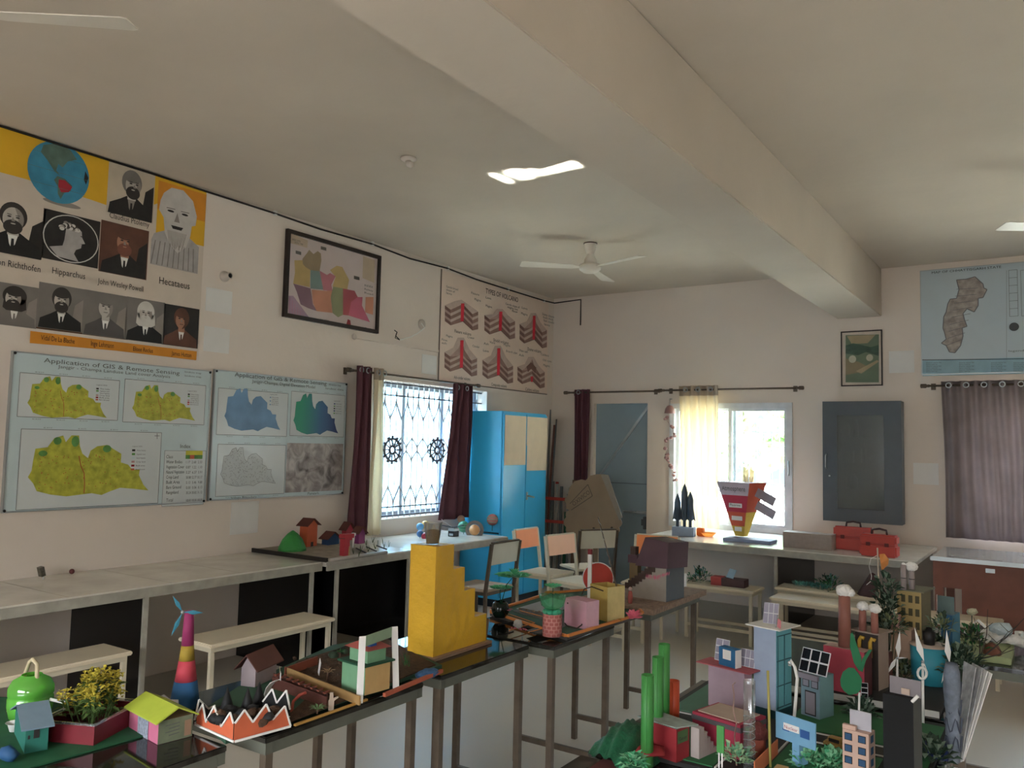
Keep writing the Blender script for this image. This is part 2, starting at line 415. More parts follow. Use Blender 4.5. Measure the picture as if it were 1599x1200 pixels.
g3.build('window_grille', w3)
d1 = structure_root('door_1')
DOOR = M('door_grey_blue', (142, 160, 168), .5, var=.06, scale=3)
mb = MB(); mb.box(-4.53, WY+.06, 0, -3.85, WY+.10, 2.11, DOOR); mb.box(-4.53, WY+.05, 1.19, -3.85, WY+.06, 1.20, M('door_joint', (104, 116, 122), .6)); mb.build('door_leaf', d1)
mb = MB(); mb.bar((-4.52, WY+.055, 1.20), (-3.86, WY+.055, 2.08), .012, .03, ALU); mb.build('door_brace', d1)
mb = MB(); pz = at(990, 801, y=WY).z
mb.box(-4.16, WY+.03, pz-.012, -4.02, WY+.06, pz+.012, ALU); mb.box(-3.99, WY+.03, pz-.016, -3.86, WY+.06, pz+.016, ALU); mb.tube([(-4.14, WY+.02, pz), (-3.88, WY+.02, pz)], .008, ALU); mb.build('door_bolt', d1)
mb = MB(); mb.box(-3.90, WY+.02, pz-.18, -3.87, WY+.06, pz-.04, M('lock_dark', (90, 96, 98), .5)); mb.box(-3.93, WY+.035, pz-.14, -3.905, WY+.06, pz-.07, MATS['lock_dark']); mb.build('door_lock', d1)

# ------------------------------------------------------------------ curtains
def curtain_mesh(u0, u1, z0, z1, folds, amp, pos, axis, mat, spread=0, top_mat=None, bot=(0, 0), nz=14, thick=.004, eye=False, seed=1, pinch=None):
    rnd = random.Random(seed); nu = folds*10; ph = [rnd.uniform(-.5, .5) for _ in range(folds+2)]
    vs = []; nz1 = nz+1
    for side in (0, 1):
        for j in range(nz1):
            t = j/nz
            a, b = u0+bot[0]*t, u1+bot[1]*t
            for i in range(nu+1):
                s = i/nu; q = s*folds
                d = amp*(1-.25*t)*math.sin(2*PI*q+ph[int(q)]*t*1.4)+amp*.35*math.sin(2*PI*q*.37+5*t)
                u = a+(b-a)*s+.012*t*math.sin(9*s+4*t)
                if pinch: u = u+(pinch[0]-u)*pinch[1]*math.exp(-((t-pinch[2])/.25)**2)
                z = z1+(z0-z1)*t; e = pos+d+(thick if side else 0)
                vs.append((e, u, z) if axis == 'x' else (u, e, z))
    N = nz1*(nu+1); fs = []; fm = []
    for side in (0, 1):
        for j in range(nz):
            for i in range(nu):
                k = side*N+j*(nu+1)+i; fs.append((k, k+1, k+nu+2, k+nu+1)); fm.append(j)
    for j in range(nz):
        for i in (0, nu):
            k = j*(nu+1)+i; fs.append((k, k+nu+1, k+nu+1+N, k+N)); fm.append(j)
    for i in range(nu):
        for j in (0, nz):
            k = j*(nu+1)+i; fs.append((k, k+1, k+1+N, k+N)); fm.append(j)
    mb = MB()
    k0 = mb.mi(mat); k1 = mb.mi(top_mat) if top_mat else k0
    mb.v = vs; mb.f = fs; mb.m = [k1 if (top_mat and j < 1) else k0 for j in fm]; mb.sm = [True]*len(fs)
    return mb
def eyelets(parent, axis, pos, us, z):
    for u in us:
        mb = MB(); pts = []
        for k in range(13):
            a = 2*PI*k/12
            pts.append((pos+.002, u+.022*math.cos(a), z+.022*math.sin(a)) if axis == 'x' else (u+.022*math.cos(a), pos-.002, z+.022*math.sin(a)))
        mb.tube(pts, .005, ALU, 6, cap=False); mb.build('eyelet_ring', parent)
MAROON = M('maroon_cloth', (98, 58, 66), .75, var=.1, scale=14, trans=.12)
CREAMC = M('cream_cloth', (250, 240, 218), .8, var=.03, trans=.5)
CREAMT = M('cream_cloth_header', (196, 180, 160), .8, trans=.25)
GREYC = M('grey_cloth', (158, 146, 146), .75, var=.16, scale=5, trans=.35)
def curtain(label, grp, axis, pos, zr, eyl, **kw):
    o = thing('curtain', label, 'curtain', group=grp)
    curtain_mesh(pos=pos, axis=axis, **kw).build('cloth', o)
    eyelets(o, axis, pos+(.03 if axis == 'x' else -.035), eyl, zr)
    return o
xr = WX+.12
curtain('dark maroon curtain hanging at the left edge of the grilled window', 'curtains', 'x', xr, 2.215, (5.09, 5.17), u0=5.06, u1=5.26, z0=.80, z1=2.25, folds=2, amp=.035, mat=MAROON, bot=(-.02, .0), seed=3)
curtain('narrow cream curtain beside the dark maroon one at the grilled window', 'curtains', 'x', xr, 2.21, (5.30, 5.38), u0=5.27, u1=5.41, z0=.79, z1=2.25, folds=2, amp=.03, mat=CREAMC, top_mat=CREAMT, bot=(.0, .02), seed=4)
curtain('maroon curtain gathered between the grilled window and the blue cupboard', 'curtains', 'x', xr, 2.16, (6.45, 6.6), u0=6.41, u1=6.72, z0=.86, z1=2.20, folds=3, amp=.035, mat=MAROON, bot=(-.16, .0), seed=5)
yr = WY-.12
curtain('narrow maroon curtain hanging beside the grey-blue door', 'curtains', 'y', yr, 2.235, (-4.66,), u0=-4.73, u1=-4.53, z0=.5, z1=2.27, folds=3, amp=.025, mat=MAROON, seed=6)
curtain('sheer cream curtain pulled to the middle of the bright back window', 'curtains', 'y', yr, 2.24, (-3.34, -3.20, -3.06), u0=-3.43, u1=-2.99, z0=.775, z1=2.285, folds=5, amp=.026, mat=CREAMC, top_mat=CREAMT, bot=(.05, .02), seed=8)
curtain('wide grey-brown curtain over the window behind the wooden desk', 'curtains', 'y', yr, 2.235, (-.82, -.68, -.54, -.40, -.26), u0=-.885, u1=-.17, z0=.86, z1=2.275, folds=7, amp=.028, mat=GREYC, bot=(.03, .05), seed=9)
def rod(label, axis, pos, u0, u1, z, wall, brk):
    o = thing('curtain_rod', label, 'curtain rod', group='curtain rods')
    def P(u, d=0, zz=0): return (pos+d, u, z+zz) if axis == 'x' else (u, pos+d, z+zz)
    MB().tube([P(u0), P(u1)], .010, STEEL, 10).build('pole', o)
    for u, s in ((u0, -1), (u1, 1)):
        MB().tube([P(u), P(u+s*.02), P(u+s*.03), P(u+s*.07), P(u+s*.075)], [.014, .012, .02, .02, .012], STEEL, 10).build('finial', o)
    sg = 1 if axis == 'x' else -1
    for u in brk:
        mb = MB(); mb.tube([P(u), (wall, u, z) if axis == 'x' else (u, wall, z)], .008, STEEL, 8); q = P(u)
        if axis == 'x': mb.box(wall+.001, u-.02, z-.03, wall+.006, u+.02, z+.03, STEEL)
        else: mb.box(u-.02, wall-.006, z-.03, u+.02, wall-.001, z+.03, STEEL)
        mb.build('bracket', o)
rod('steel curtain rod over the grilled left window', 'x', xr, 5.02, 6.78, 2.205, WX, (5.04, 6.76))
rod('steel curtain rod over the grey-blue door', 'y', yr, -4.80, -3.72, 2.235, WY, (-4.78, -3.75))
rod('steel curtain rod over the bright back window', 'y', yr, -3.60, -2.18, 2.24, WY, (-3.57, -2.22))
rod('steel curtain rod holding the wide grey-brown curtain', 'y', yr, -.98, 1.6, 2.235, WY, (-.96, .4, 1.55))

# ------------------------------------------------------------------ counters (stone slabs on black granite uprights)
def counter(label, x0, y0, x1, y1, z, uprights, axis, grp, joints=(1.55, 2.35, 2.95, 3.45, 5.1, 5.8)):
    joints = [u for u in joints if y0 < u < y1]
    o = thing('stone_counter', label, 'counter', group=grp)
    mb = MB(); mb.box(x0, y0, z-.035, x1, y1, z, COUNTER, bev=.004)
    for u in (joints if axis == 'y' else ()): mb.box(x0, u-.003, z, x1-.01, u+.003, z+.0006, M('tile_joint', (150, 146, 132), .6))
    if axis == 'y': mb.box(x1-.012, y0, z-.062, x1+.006, y1, z-.008, EDGE)
    else: mb.box(x0, y0-.006, z-.062, x1, y0+.012, z-.008, EDGE)
    mb.build('counter_top', o)
    for u in uprights:
        mb = MB()
        if axis == 'y': mb.box(x0, u-.012, 0, x1-.03, u+.012, z-.036, GRANITE); mb.box(x1-.03, u-.014, 0, x1-.012, u+.014, z-.036, EDGE)
        else: mb.box(u-.012, y0+.03, 0, u+.012, y1, z-.036, GRANITE); mb.box(u-.014, y0+.012, 0, u+.014, y0+.03, z-.036, EDGE)
        mb.build('upright_slab', o)
    return o
counter('long grey stone counter under the two map boards', WX+.005, -1.2, -4.33, 4.12, .75, (-.9, .6, 1.75, 2.80, 4.05), 'y', 'stone counters')
counter('grey stone counter under the grilled window beside the blue cupboard', WX+.005, 4.135, -4.29, 6.40, .75, (4.25, 5.03), 'y', 'stone counters')
JO = M('tile_joint', (120, 116, 104), .6)
mb = MB()
counter('grey stone counter under the bright back window', -3.36, 7.20, -.95, WY-.005, .76, (-2.05, -1.0), 'x', 'stone counters')
# ------------------------------------------------------------------ benches and desks
def bench(label, x0, y0, x1, y1, h, grp='long cream benches'):
    cx, cy = (x0+x1)/2, (y0+y1)/2; o = thing('bench', label, 'bench', (cx, cy, 0), group=grp)
    a, b = abs(x1-x0)/2, abs(y1-y0)/2
    MB().box(-a, -b, h-.022, a, b, h, CREAM, bev=.006).build('seat', o)
    mb = MB(); i = .02
    mb.box(-a+i, -b+i, h-.05, a-i, -b+i+.025, h-.0225, CREAM2); mb.box(-a+i, b-i-.025, h-.05, a-i, b-i, h-.0225, CREAM2)
    mb.box(-a+i, -b+i+.025, h-.05, -a+i+.025, b-i-.025, h-.0225, CREAM2); mb.box(a-i-.025, -b+i+.025, h-.05, a-i, b-i-.025, h-.0225, CREAM2); mb.build('seat_frame', o)
    for sx in (-1, 1):
        for sy in (-1, 1):
            X = sx*(a-i-.0125); Y = sy*(b-i-.0125)
            MB().box(X-.0125, Y-.0125, 0, X+.0125, Y+.0125, h-.051, CREAM2).build('leg', o)
    mb = MB()
    if b > a: mb.box(-.01, -b+i+.026, .10, .01, b-i-.026, .125, CREAM2); mb.box(-a+i+.026, -b+i+.002, .10, a-i-.026, -b+i+.024, .125, CREAM2); mb.box(-a+i+.026, b-i-.024, .10, a-i-.026, b-i-.002, .125, CREAM2)
    else:
        mb.box(-a+i+.026, -b+i+.002, .10, a-i-.026, -b+i+.024, .125, CREAM2); mb.build('stretcher', o); mb = MB(); mb.box(-a+i+.026, b-i-.024, .10, a-i-.026, b-i-.002, .125, CREAM2)
    mb.build('stretcher', o); return o
bench('long cream bench at the left edge pushed under the stone counter', -4.44, 1.30, -4.16, 2.62, .45)
bench('long cream bench standing before the white wall bay under the map boards', -4.25, 2.95, -3.95, 3.90, .45)
bench('cream bench under the back counter, holding the red box', -2.72, 6.76, -2.10, 7.07, .45)
bench('front cream bench right of the red box by the back counter', -1.93, 6.60, -.35, 6.88, .45)
bench('rear cream bench against the back counter, holding green model grass', -2.00, 7.0, -1.0, 7.28, .47)
def desk(label, x0, y0, x1, y1, h=.75):
    cx, cy = (x0+x1)/2, (y0+y1)/2; o = thing('school_desk', label, 'desk', (cx, cy, 0), group='steel-legged school desks')
    a, b = abs(x1-x0)/2, abs(y1-y0)/2
    MB().box(-a, -b, h-.018, a, b, h, GRANTOP, bev=.003).build('desk_top', o)
    AP = M('desk_apron', (96, 98, 88), .5, metal=.2, var=.15)
    mb = MB()
    mb.box(-a+.003, -b+.003, h-.05, a-.003, -b+.028, h-.0185, AP); mb.box(-a+.003, b-.028, h-.05, a-.003, b-.003, h-.0185, AP)
    mb.box(-a+.003, -b+.029, h-.05, -a+.028, b-.029, h-.0185, AP); mb.box(a-.028, -b+.029, h-.05, a-.003, b-.029, h-.0185, AP); mb.build('apron', o)
    for sx in (-1, 1):
        for sy in (-1, 1):
            X = sx*(a-.03); Y = sy*(b-.03)
            MB().box(X-.013, Y-.013, 0, X+.013, Y+.013, h-.051, STEEL).build('leg', o)
    for sy in (-1, 1): MB().box(-a+.045, sy*(b-.03)-.009, .11, a-.045, sy*(b-.03)+.009, .135, STEEL).build('stretcher', o)
    MB().box(-a+.045, -.012, .22, -a+.07, .012, .24, STEEL) if 0 else None
    return o
desk('dark-topped desk at the lower left holding the green sheet and pink paper house', -2.58, .55, -1.94, 1.52)
desk('dark-topped desk under the muddy village board with the red walls', -2.42, 1.62, -1.90, 2.32)
desk('glossy dark-topped desk holding the yellow stepped tower', -2.40, 2.42, -1.90, 3.02)
desk('dark-topped desk under the orange-edged park board', -2.36, 3.06, -1.80, 3.63)
desk('dark-topped desk under the grey house with the purple roof', -2.28, 4.03, -1.79, 4.74)
desk('desk at the bottom right under the red building and green tubes', -1.12, 1.25, -.28, 2.06)
desk('desk behind the green tubes, under the light blue tower', -1.12, 2.10, -.28, 2.98)
desk('desk under the teal drum and white windmills', -1.06, 3.02, -.32, 3.86)
desk('desk at the right edge under the light green box lid and white paper', -.62, 3.92, -.02, 4.60)
# ------------------------------------------------------------------ chairs
ORG = M('orange_laminate', (240, 140, 80), .45, var=.04); PCH = M('peach_laminate', (244, 196, 166), .45, var=.04); RED = M('red_edge', (190, 70, 56), .5)
WOOD = M('worn_seat_ply', (170, 152, 130), .55, var=.14, scale=10)
GCR = M('grey_cream', (206, 204, 188), .5, var=.05)
def chair(label, p, rz, front, back, tube=CREAM2, seat=CREAM, s=.38, h=.45, bh=.815):
    """local frame: seat centre at origin, backrest on the -y side, facing +y"""
    o = thing('school_chair', label, 'chair', (p[0], p[1], 0), rz, 'laminate school chairs'); a = s/2
    MB().box(-a, -a, h-.022, a, a, h, seat, bev=.006).build('seat', o)
    mb = MB(); mb.box(-a+.01, -a+.01, h-.05, a-.01, -a+.03, h-.0225, tube); mb.box(-a+.01, a-.03, h-.05, a-.01, a-.01, h-.0225, tube)
    mb.box(-a+.01, -a+.031, h-.05, -a+.03, a-.031, h-.0225, tube); mb.box(a-.03, -a+.031, h-.05, a-.01, a-.031, h-.0225, tube); mb.build('seat_frame', o)
    for sx in (-1, 1):
        mb = MB(); mb.box(sx*(a+.012)-.011, -a-.012, 0, sx*(a+.012)+.011, -a+.013, h, tube); mb.bar((sx*(a+.012), -a, h-.01), (sx*(a+.012), -a-.05, bh), .022, .025, tube); mb.build('back_leg', o)
        MB().box(sx*(a-.02)-.011, a-.032, 0, sx*(a-.02)+.011, a-.01, h-.051, tube).build('leg', o)
    T = Matrix.Translation((0, -a-.035, bh-.085)) @ Matrix.Rotation(math.radians(7.5), 4, 'X')
    mb = MB(); mb.box(-a+.002, .002, -.085, a-.002, .012, .085, front, T); mb.box(-a+.002, -.008, -.085, a-.002, .0015, .085, back, T)
    mb.box(-a+.002, -.012, .085, a-.002, .014, .097, tube, T); mb.build('backrest', o)
    mb = MB(); mb.box(-a+.002, a-.029, .15, a-.034, a-.014, .17, tube) if 0 else mb.box(-a-.001, -a-.01, .15, a+.001, -a+.01, .17, tube); mb.build('stretcher', o)
    return o
chair('old chair with worn ply seat and cream-backed rest before the blue cupboard', (-3.98, 5.56), PI/2, RED, GCR, STEEL, WOOD)
chair('bright orange-backed school chair against the blue cupboard', (-3.95, 6.55), -PI/2, ORG, ORG, CREAM2, CREAM)
chair('pale peach-backed school chair beside the bright orange-backed one', (-3.47, 6.33), math.radians(-98), PCH, RED, CREAM2, CREAM)
chair('chair with a grey back turned to the camera, before the cardboard tree', (-3.84, 7.10), math.radians(58), CREAM, GCR, STEEL, CREAM)
chair('orange-backed school chair behind the purple-roofed house', (-3.0, 6.70), math.radians(186), ORG, ORG, CREAM2, CREAM)
bench('short cream bench between the peach-backed chair and the purple-roofed house', -3.22, 5.95, -2.85, 6.36, .45, 'short bench')
# ------------------------------------------------------------------ blue steel cupboard
cb = thing('steel_cupboard', 'tall sky blue steel cupboard with paper sheets on its doors', 'cupboard', (-5.09, 6.72, 0))
L_, D_, H_ = .84, .49, 1.94
MB().box(0, 0, .08, D_, L_, H_, ALM, bev=.006).build('body', cb)
MB().box(.03, .03, 0, D_-.03, L_-.03, .08, M('dark_plinth', (30, 44, 52), .6)).build('plinth', cb)
for k in (0, 1):
    y0 = .012+k*(L_/2-.008); d = MB().box(D_+.0005, y0, .10, D_+.018, y0+L_/2-.016, H_-.02, ALM, bev=.003).build('door', cb)
    hb = MB()
    yy = L_/2+(.03 if k else -.03); 
    if k: hb.box(D_+.018, yy-.012, 1.04, D_+.026, yy+.012, 1.12, ALU); hb.tube([(D_+.03, yy, 1.08), (D_+.05, yy, 1.08), (D_+.052, yy+.09, 1.065)], .009, ALU); hb.build('handle', d)
for (y0, y1, z0, z1, c) in ((.02, L_/2-.01, 1.40, 1.90, 0), (L_/2+.005, L_-.01, 1.60, 1.90, 1), (L_/2+.012, L_-.02, 1.34, 1.61, 2)):
    mb = MB(); mb.box(D_+.0195+.001*c, y0, z0, D_+.0215+.001*c, y1, z1, PAPERC); mb.build('paper_sheet', cb)
MB().box(.02, -.006, .72, D_-.01, -.001, .735, M('dark_strip', (14, 60, 92), .5)).build('side_seam', cb)

# ------------------------------------------------------------------ wooden desk at the right
wd = thing('wooden_desk', 'brown wooden teacher desk with pale worn top at the right edge', 'desk', (-.83, 7.06, 0))
BRN = M('brown_wood', (120, 72, 56), .5, var=.2, scale=6); PTOP = M('pale_desk_top', (168, 160, 152), .15, spec=.6, var=.1)
MB().box(0, 0, .80, 1.65, .85, .825, PTOP, bev=.004).build('desk_top', wd)
MB().box(-.005, -.008, .797, 1.655, -.001, .828, ALU).build('metal_edging', wd)
MB().box(.01, .01, .60, 1.64, .84, .7995, BRN).build('apron', wd)
for x in (.02, 1.57):
    for y in (.02, .77): MB().box(x, y, 0, x+.06, y+.06, .5995, BRN).build('leg', wd)
MB().box(.2, .02, .12, 1.5, .04, .5995, BRN).build('front_panel', wd)
mb = MB(); mb.box(.36, .003, .74, .42, .0095, .77, ALU); mb.build('label_holder', wd)

# ================================================================== things on the walls
YEL = M('print_yellow', (222, 172, 40), .6, var=.06); YEO = M('print_orange', (214, 140, 40), .6)
PGREY = M('print_grey', (120, 114, 108), .6); PDARK = M('print_dark', (38, 34, 32), .6, var=.3, scale=20); PSUIT = M('print_suit', (26, 24, 24), .6, var=.2)
PSKIN = M('print_skin_grey', (188, 180, 170), .6); PHAIR = M('print_hair', (52, 46, 42), .6); PWHITEH = M('print_white_hair', (206, 202, 194), .6)
PBROWN = M('print_brown', (96, 60, 46), .6, var=.25, scale=12); PSKIN2 = M('print_skin_brown', (168, 122, 98), .6); VINYL = M('banner_vinyl', (206, 192, 176), .45, var=.05)
PBLUE = M('print_globe_blue', (62, 138, 168), .5, var=.2, scale=10); PGREENL = M('print_land', (92, 116, 104), .5, var=.3, scale=14); PRED = M('print_red', (166, 44, 56), .5)
SH = M('print_shade', (142, 134, 126), .6); STONE = M('print_marble', (170, 164, 160), .6, var=.15, scale=16)
BOARD = M('board_sheet', (196, 212, 214), .16, spec=.5, var=.03); BOARDW = M('board_white', (206, 212, 212), .16, spec=.5, var=.02)

bn = thing('wall_banner', 'yellow and white banner of old portraits and a globe at top left', 'banner', (0, 0, 0))
MB().box(WX+.002, 1.55, 2.27, WX+.006, 3.585, 3.385, VINYL).build('vinyl_sheet', bn)
pr = Print('L', .006)
pr.polyw([(1.551, 3.384), (3.584, 3.384), (3.584, 3.23), (3.3, 3.25), (3.0, 3.08), (2.75, 3.10), (2.35, 3.12), (2.0, 3.12), (1.551, 3.2)], YEL, 0)
pr.rectw((3.205, 3.16), (3.584, 3.36), YEO, 1); pr.rectw((3.205, 2.98), (3.584, 3.16), YEL, 1)
def W(px, py): return pr.w(px, py)
def bust(x0, y0, x1, y1, bgm, suit, skin, hair, beard=None, hairlong=0, bald=0, look=0, collar=WHITE, lay=2):
    a = W(x0, y0); b = W(x1, y1); u0, u1 = a[0], b[0]; zb, zt = sorted((a[1], b[1])); w_, h_ = u1-u0, zt-zb
    def q(u, v): return (u0+u*w_, zb+v*h_)
    pr.rectw((u0, zb), (u1, zt), bgm, lay)
    pr.polyw([q(.72, .02), q(.98, .02), q(.98, .75), q(.8, .6)], SH if bgm is PGREY else PDARK, lay+.3)
    pr.polyw([q(.03, .01), q(.97, .01), q(.95, .22), q(.74, .34), q(.62, .42), q(.40, .42), q(.28, .34), q(.06, .22)], suit, lay+.6)
    pr.polyw([q(.42, .42), q(.60, .42), q(.55, .2), q(.5, .12), q(.46, .2)], collar, lay+.9)
    pr.polyw([q(.49, .3), q(.53, .3), q(.54, .08), q(.48, .08)], suit, lay+1.2)
    c = q(.5, .66)
    pr.polyw([q(.42, .36), q(.60, .36), q(.59, .55), q(.42, .55)], skin, lay+1)
    if hair:
        pr.ell((c[0], c[1]+.05*h_), w_*(.215+.04*hairlong), h_*(.25), hair, lay+1.2)
        if hairlong: pr.polyw([q(.26, .42), q(.34, .36), q(.66, .36), q(.76, .42), q(.74, .66), q(.28, .66)], hair, lay+1.2)
    pr.ell((c[0]+look*w_*.03, c[1]-.01*h_), w_*.165, h_*.215, skin, lay+1.5)
    if hair and not bald: pr.ell((c[0], c[1]+.15*h_), w_*.185, h_*.105, hair, lay+1.8)
    pr.polyw([(c[0]+look*w_*.03+w_*.165*math.cos(t_), c[1]-.01*h_+h_*.215*math.sin(t_)) for t_ in [-1.5+i_*.3 for i_ in range(11)]]+[(c[0]+look*w_*.03+w_*.06, c[1]+.08*h_), (c[0]+look*w_*.03+w_*.09, c[1]-.1*h_)], SH if skin is PSKIN else PBROWN, lay+1.6)
    if beard:
        pr.ell((c[0]+look*w_*.03, c[1]-.15*h_), w_*.15, h_*.13, beard, lay+1.8); pr.ell((c[0]+look*w_*.03, c[1]-.09*h_), w_*.04, h_*.012, skin, lay+2.1)
    for s_ in (-1, 1):
        pr.ell((c[0]+s_*w_*.065+look*w_*.04, c[1]+.03*h_), w_*.032, h_*.014, PDARK, lay+2.1)
        pr.line((c[0]+s_*w_*.10+look*w_*.04, c[1]+.07*h_), (c[0]+s_*w_*.03+look*w_*.04, c[1]+.065*h_), .012*h_, PHAIR, lay+2.1)
    pr.polyw([(c[0]+look*w_*.06-.01*w_, c[1]+.03*h_), (c[0]+look*w_*.06+.03*w_, c[1]-.05*h_), (c[0]+look*w_*.06-.03*w_, c[1]-.05*h_)], SH, lay+2.1)
    if not beard: pr.line((c[0]-w_*.05, c[1]-.11*h_), (c[0]+w_*.05, c[1]-.11*h_), .012*h_, PDARK, lay+2.1)
bust(-30, 300, 66, 408, VINYL, PSUIT, PSKIN, PHAIR, PHAIR, bald=1)
bust(158, 343, 228, 438, PBROWN, PDARK, PSKIN2, PBROWN, M('print_ginger', (120, 74, 58), .6))
bust(170, 252, 238, 350, M('print_sepia', (190, 176, 156), .6, var=.1), PDARK, PSKIN, PGREY, PHAIR, look=1, collar=SH)
bust(-14, 438, 56, 514, PGREY, PGREY, PSKIN, PHAIR, PHAIR, hairlong=1, look=-1)
bust(61, 440, 128, 520, PGREY, PSUIT, PSKIN, PHAIR, PHAIR)
bust(132, 452, 195, 530, PGREY, M('print_midgrey', (84, 80, 78), .6), PSKIN, PGREY)
bust(198, 463, 254, 538, PGREY, PSUIT, PSKIN, PWHITEH, PWHITEH, hairlong=.3)
bust(256, 474, 308, 545, PDARK, PBROWN, PSKIN2, PBROWN)
# round medallion portrait in profile
a = W(68, 325); b = W(152, 420); pr.rectw((a[0], b[1]), (b[0], a[1]), PDARK, 2)
cx, cz = (a[0]+b[0])/2, (a[1]+b[1])/2; R1 = (b[0]-a[0])*.49; R2 = (a[1]-b[1])*.485
pr.ell((cx, cz), R1, R2, PWHITEH, 2.4, 32); pr.ell((cx, cz), R1*.96, R2*.96, PDARK, 2.7, 32)
def mq(pts, m, l): pr.polyw([(cx+u*R1, cz+v*R2) for u, v in pts], m, l)
mq([(-.2, .55), (.15, .6), (.35, .4), (.38, .15), (.5, -.08), (.38, -.12), (.36, -.3), (.18, -.42), (.12, -.6), (.3, -.9), (-.45, -.85), (-.75, -.5), (-.3, -.35), (-.25, -.1)], STONE, 3)
for i in range(26):
    t = i/26; ang = .5+t*2.6; pr.ell((cx+R1*(-.08+.38*math.cos(ang)*random.uniform(.5, 1)), cz+R2*(.32+.36*math.sin(ang)*random.uniform(.3, 1))), R1*.09, R2*.08, (SH, PWHITEH, PHAIR)[i % 3], 3.3+.02*i, 10)
mq([(.3, .22), (.42, .2), (.34, .17)], PDARK, 3.9); mq([(.36, -.12), (.46, -.1), (.3, -.15)], PDARK, 3.9)
# marble bust
a = W(241, 284); b = W(308, 428); u0, u1, zt, zb = a[0], b[0], a[1], b[1]; w_, h_ = u1-u0, zt-zb
def hq(pts, m, l): pr.polyw([(u0+u*w_, zb+v*h_) for u, v in pts], m, l)
hq([(0, 0), (1, 0), (1, .34), (.85, .40), (.75, .44), (.25, .44), (.05, .38), (0, .3)], STONE, 2)
hq([(.2, .9), (.35, .99), (.6, 1), (.82, .9), (.92, .72), (.9, .6), (.82, .58), (.8, .45), (.72, .3), (.55, .2), (.38, .28), (.26, .42), (.22, .6), (.12, .68), (.14, .8)], M('print_marble_light', (196, 190, 184), .6, var=.1, scale=14), 2.3)
for uu in (.36, .66):
    pr.ell((u0+uu*w_, zb+.70*h_), w_*.07, h_*.014, PDARK, 2.6); pr.line((u0+(uu-.09)*w_, zb+.73*h_), (u0+(uu+.09)*w_, zb+.735*h_), .006, PGREY, 2.6)
hq([(.5, .7), (.56, .58), (.44, .58)], SH, 2.6); hq([(.38, .53), (.64, .53), (.60, .49), (.42, .49)], PDARK, 2.6)
for i in range(14): pr.line((u0+w_*(.32+.03*i), zb+h_*.46), (u0+w_*(.38+.02*i), zb+h_*(.24+.02*(i % 3))), .004, SH, 2.6)
for i in range(9): pr.line((u0+w_*(.08+.1*i), zb+h_*.3), (u0+w_*(.02+.11*i), zb+h_*.01), .006, PGREY, 2.3)
# globe
c = W(92, 270); rg = (W(141, 270)[0]-W(43, 270)[0])/2; rz = (W(92, 221)[1]-W(92, 317)[1])/2
pr.ell((c[0]+.03, c[1]-rz*.98), rg*.62, rz*.09, SH, 2); pr.ell(c, rg, rz, PBLUE, 2.3, 36)
def gq(pts, m, l): pr.polyw([(c[0]+u*rg, c[1]+v*rz) for u, v in pts], m, l)
gq([(-.55, .75), (-.1, .95), (.3, .86), (.55, .6), (.25, .45), (.1, .2), (-.05, .28), (-.1, .05), (.05, -.1), (-.15, 0), (-.4, .3), (-.62, .5)], PGREENL, 2.6)
gq([(-.05, -.12), (.2, -.15), (.45, -.32), (.4, -.5), (.2, -.62), (.1, -.85), (0, -.7), (-.02, -.45), (-.15, -.28)], PGREENL, 2.6)
gq([(.0, -.22), (.2, -.2), (.45, -.36), (.35, -.55), (.1, -.62), (0, -.45)], PRED, 2.9)
gq([(.85, .3), (.97, .1), (.9, -.15), (.82, 0)], PDARK, 2.6)
for k in (-.5, 0, .5): pr.line((c[0]-rg*math.sqrt(1-k*k), c[1]+k*rz), (c[0]+rg*math.sqrt(1-k*k), c[1]+k*rz), .002, PGREENL, 3.1)
# captions
pr.text('Hipparchus', 81, 427, 133, 10, INK); pr.text('John Wesley Powell', 152, 443, 224, 9, INK); pr.text('Hecataeus', 248, 443, 296, 11, INK)
pr.text('Ferdinand Von Richthofen', -68, 402, 64, 11, INK); pr.text('Claudius Ptolemy', 170, 340, 233, 9, INK, 5)
sa = W(47, 517); sb = W(307, 548)
pr.polyw([W(47, 517), W(180, 534), W(307, 549), W(306, 563), W(180, 548), W(46, 536)], YEO, 2)
pr.text('Vidal De La Blache', 63, 531, 116, 8, INK, 5); pr.text('Inge Lehmann', 141, 540, 177, 8, INK, 5); pr.text('Elisee Reclus', 207, 548, 238, 7, INK, 5); pr.text('James Hutton', 267, 555, 298, 7, INK, 5)
pr.build('banner_print', bn)
mb = MB(); mb.box(WX+.002, 2.43, 2.235, WX+.005, 3.05, 2.268, M('torn_edge', (92, 62, 40), .8)); mb.build('torn_hem', bn)

# district outline, traced once on the large map (fractions of its box)
_o = [(180, 890), (200, 850), (205, 790), (215, 710), (290, 700), (330, 640), (385, 622), (405, 665), (440, 620), (490, 620), (500, 690), (520, 740), (560, 770), (575, 720), (620, 690), (690, 680), (740, 710), (795, 740), (795, 800), (850, 815), (880, 850), (940, 850), (935, 890), (975, 960), (1015, 1000), (970, 995), (900, 985), (800, 975), (720, 1000), (670, 1020), (600, 1005), (490, 1015), (430, 1020), (330, 1005), (240, 980), (215, 930)]
DIST = [((x-180)/835, (1020-y)/400) for x, y in _o]
MAPY = M('map_yellow_green', (182, 182, 66), .3, var=.3, scale=26); MAPG = M('map_green', (96, 150, 76), .3, var=.25, scale=20); MAPR = M('map_red_dot', (176, 80, 50), .4)
def district(P_, a, b, mat, lay, wob=0):
    (u0, za), (u1, zb) = a, b; z0, z1 = min(za, zb), max(za, zb)
    pts = [(u0+x*(u1-u0), z0+y*(z1-z0)) for x, y in DIST]; P_.polyw(pts, mat, lay); return lambda x, y: (u0+x*(u1-u0), z0+y*(z1-z0))
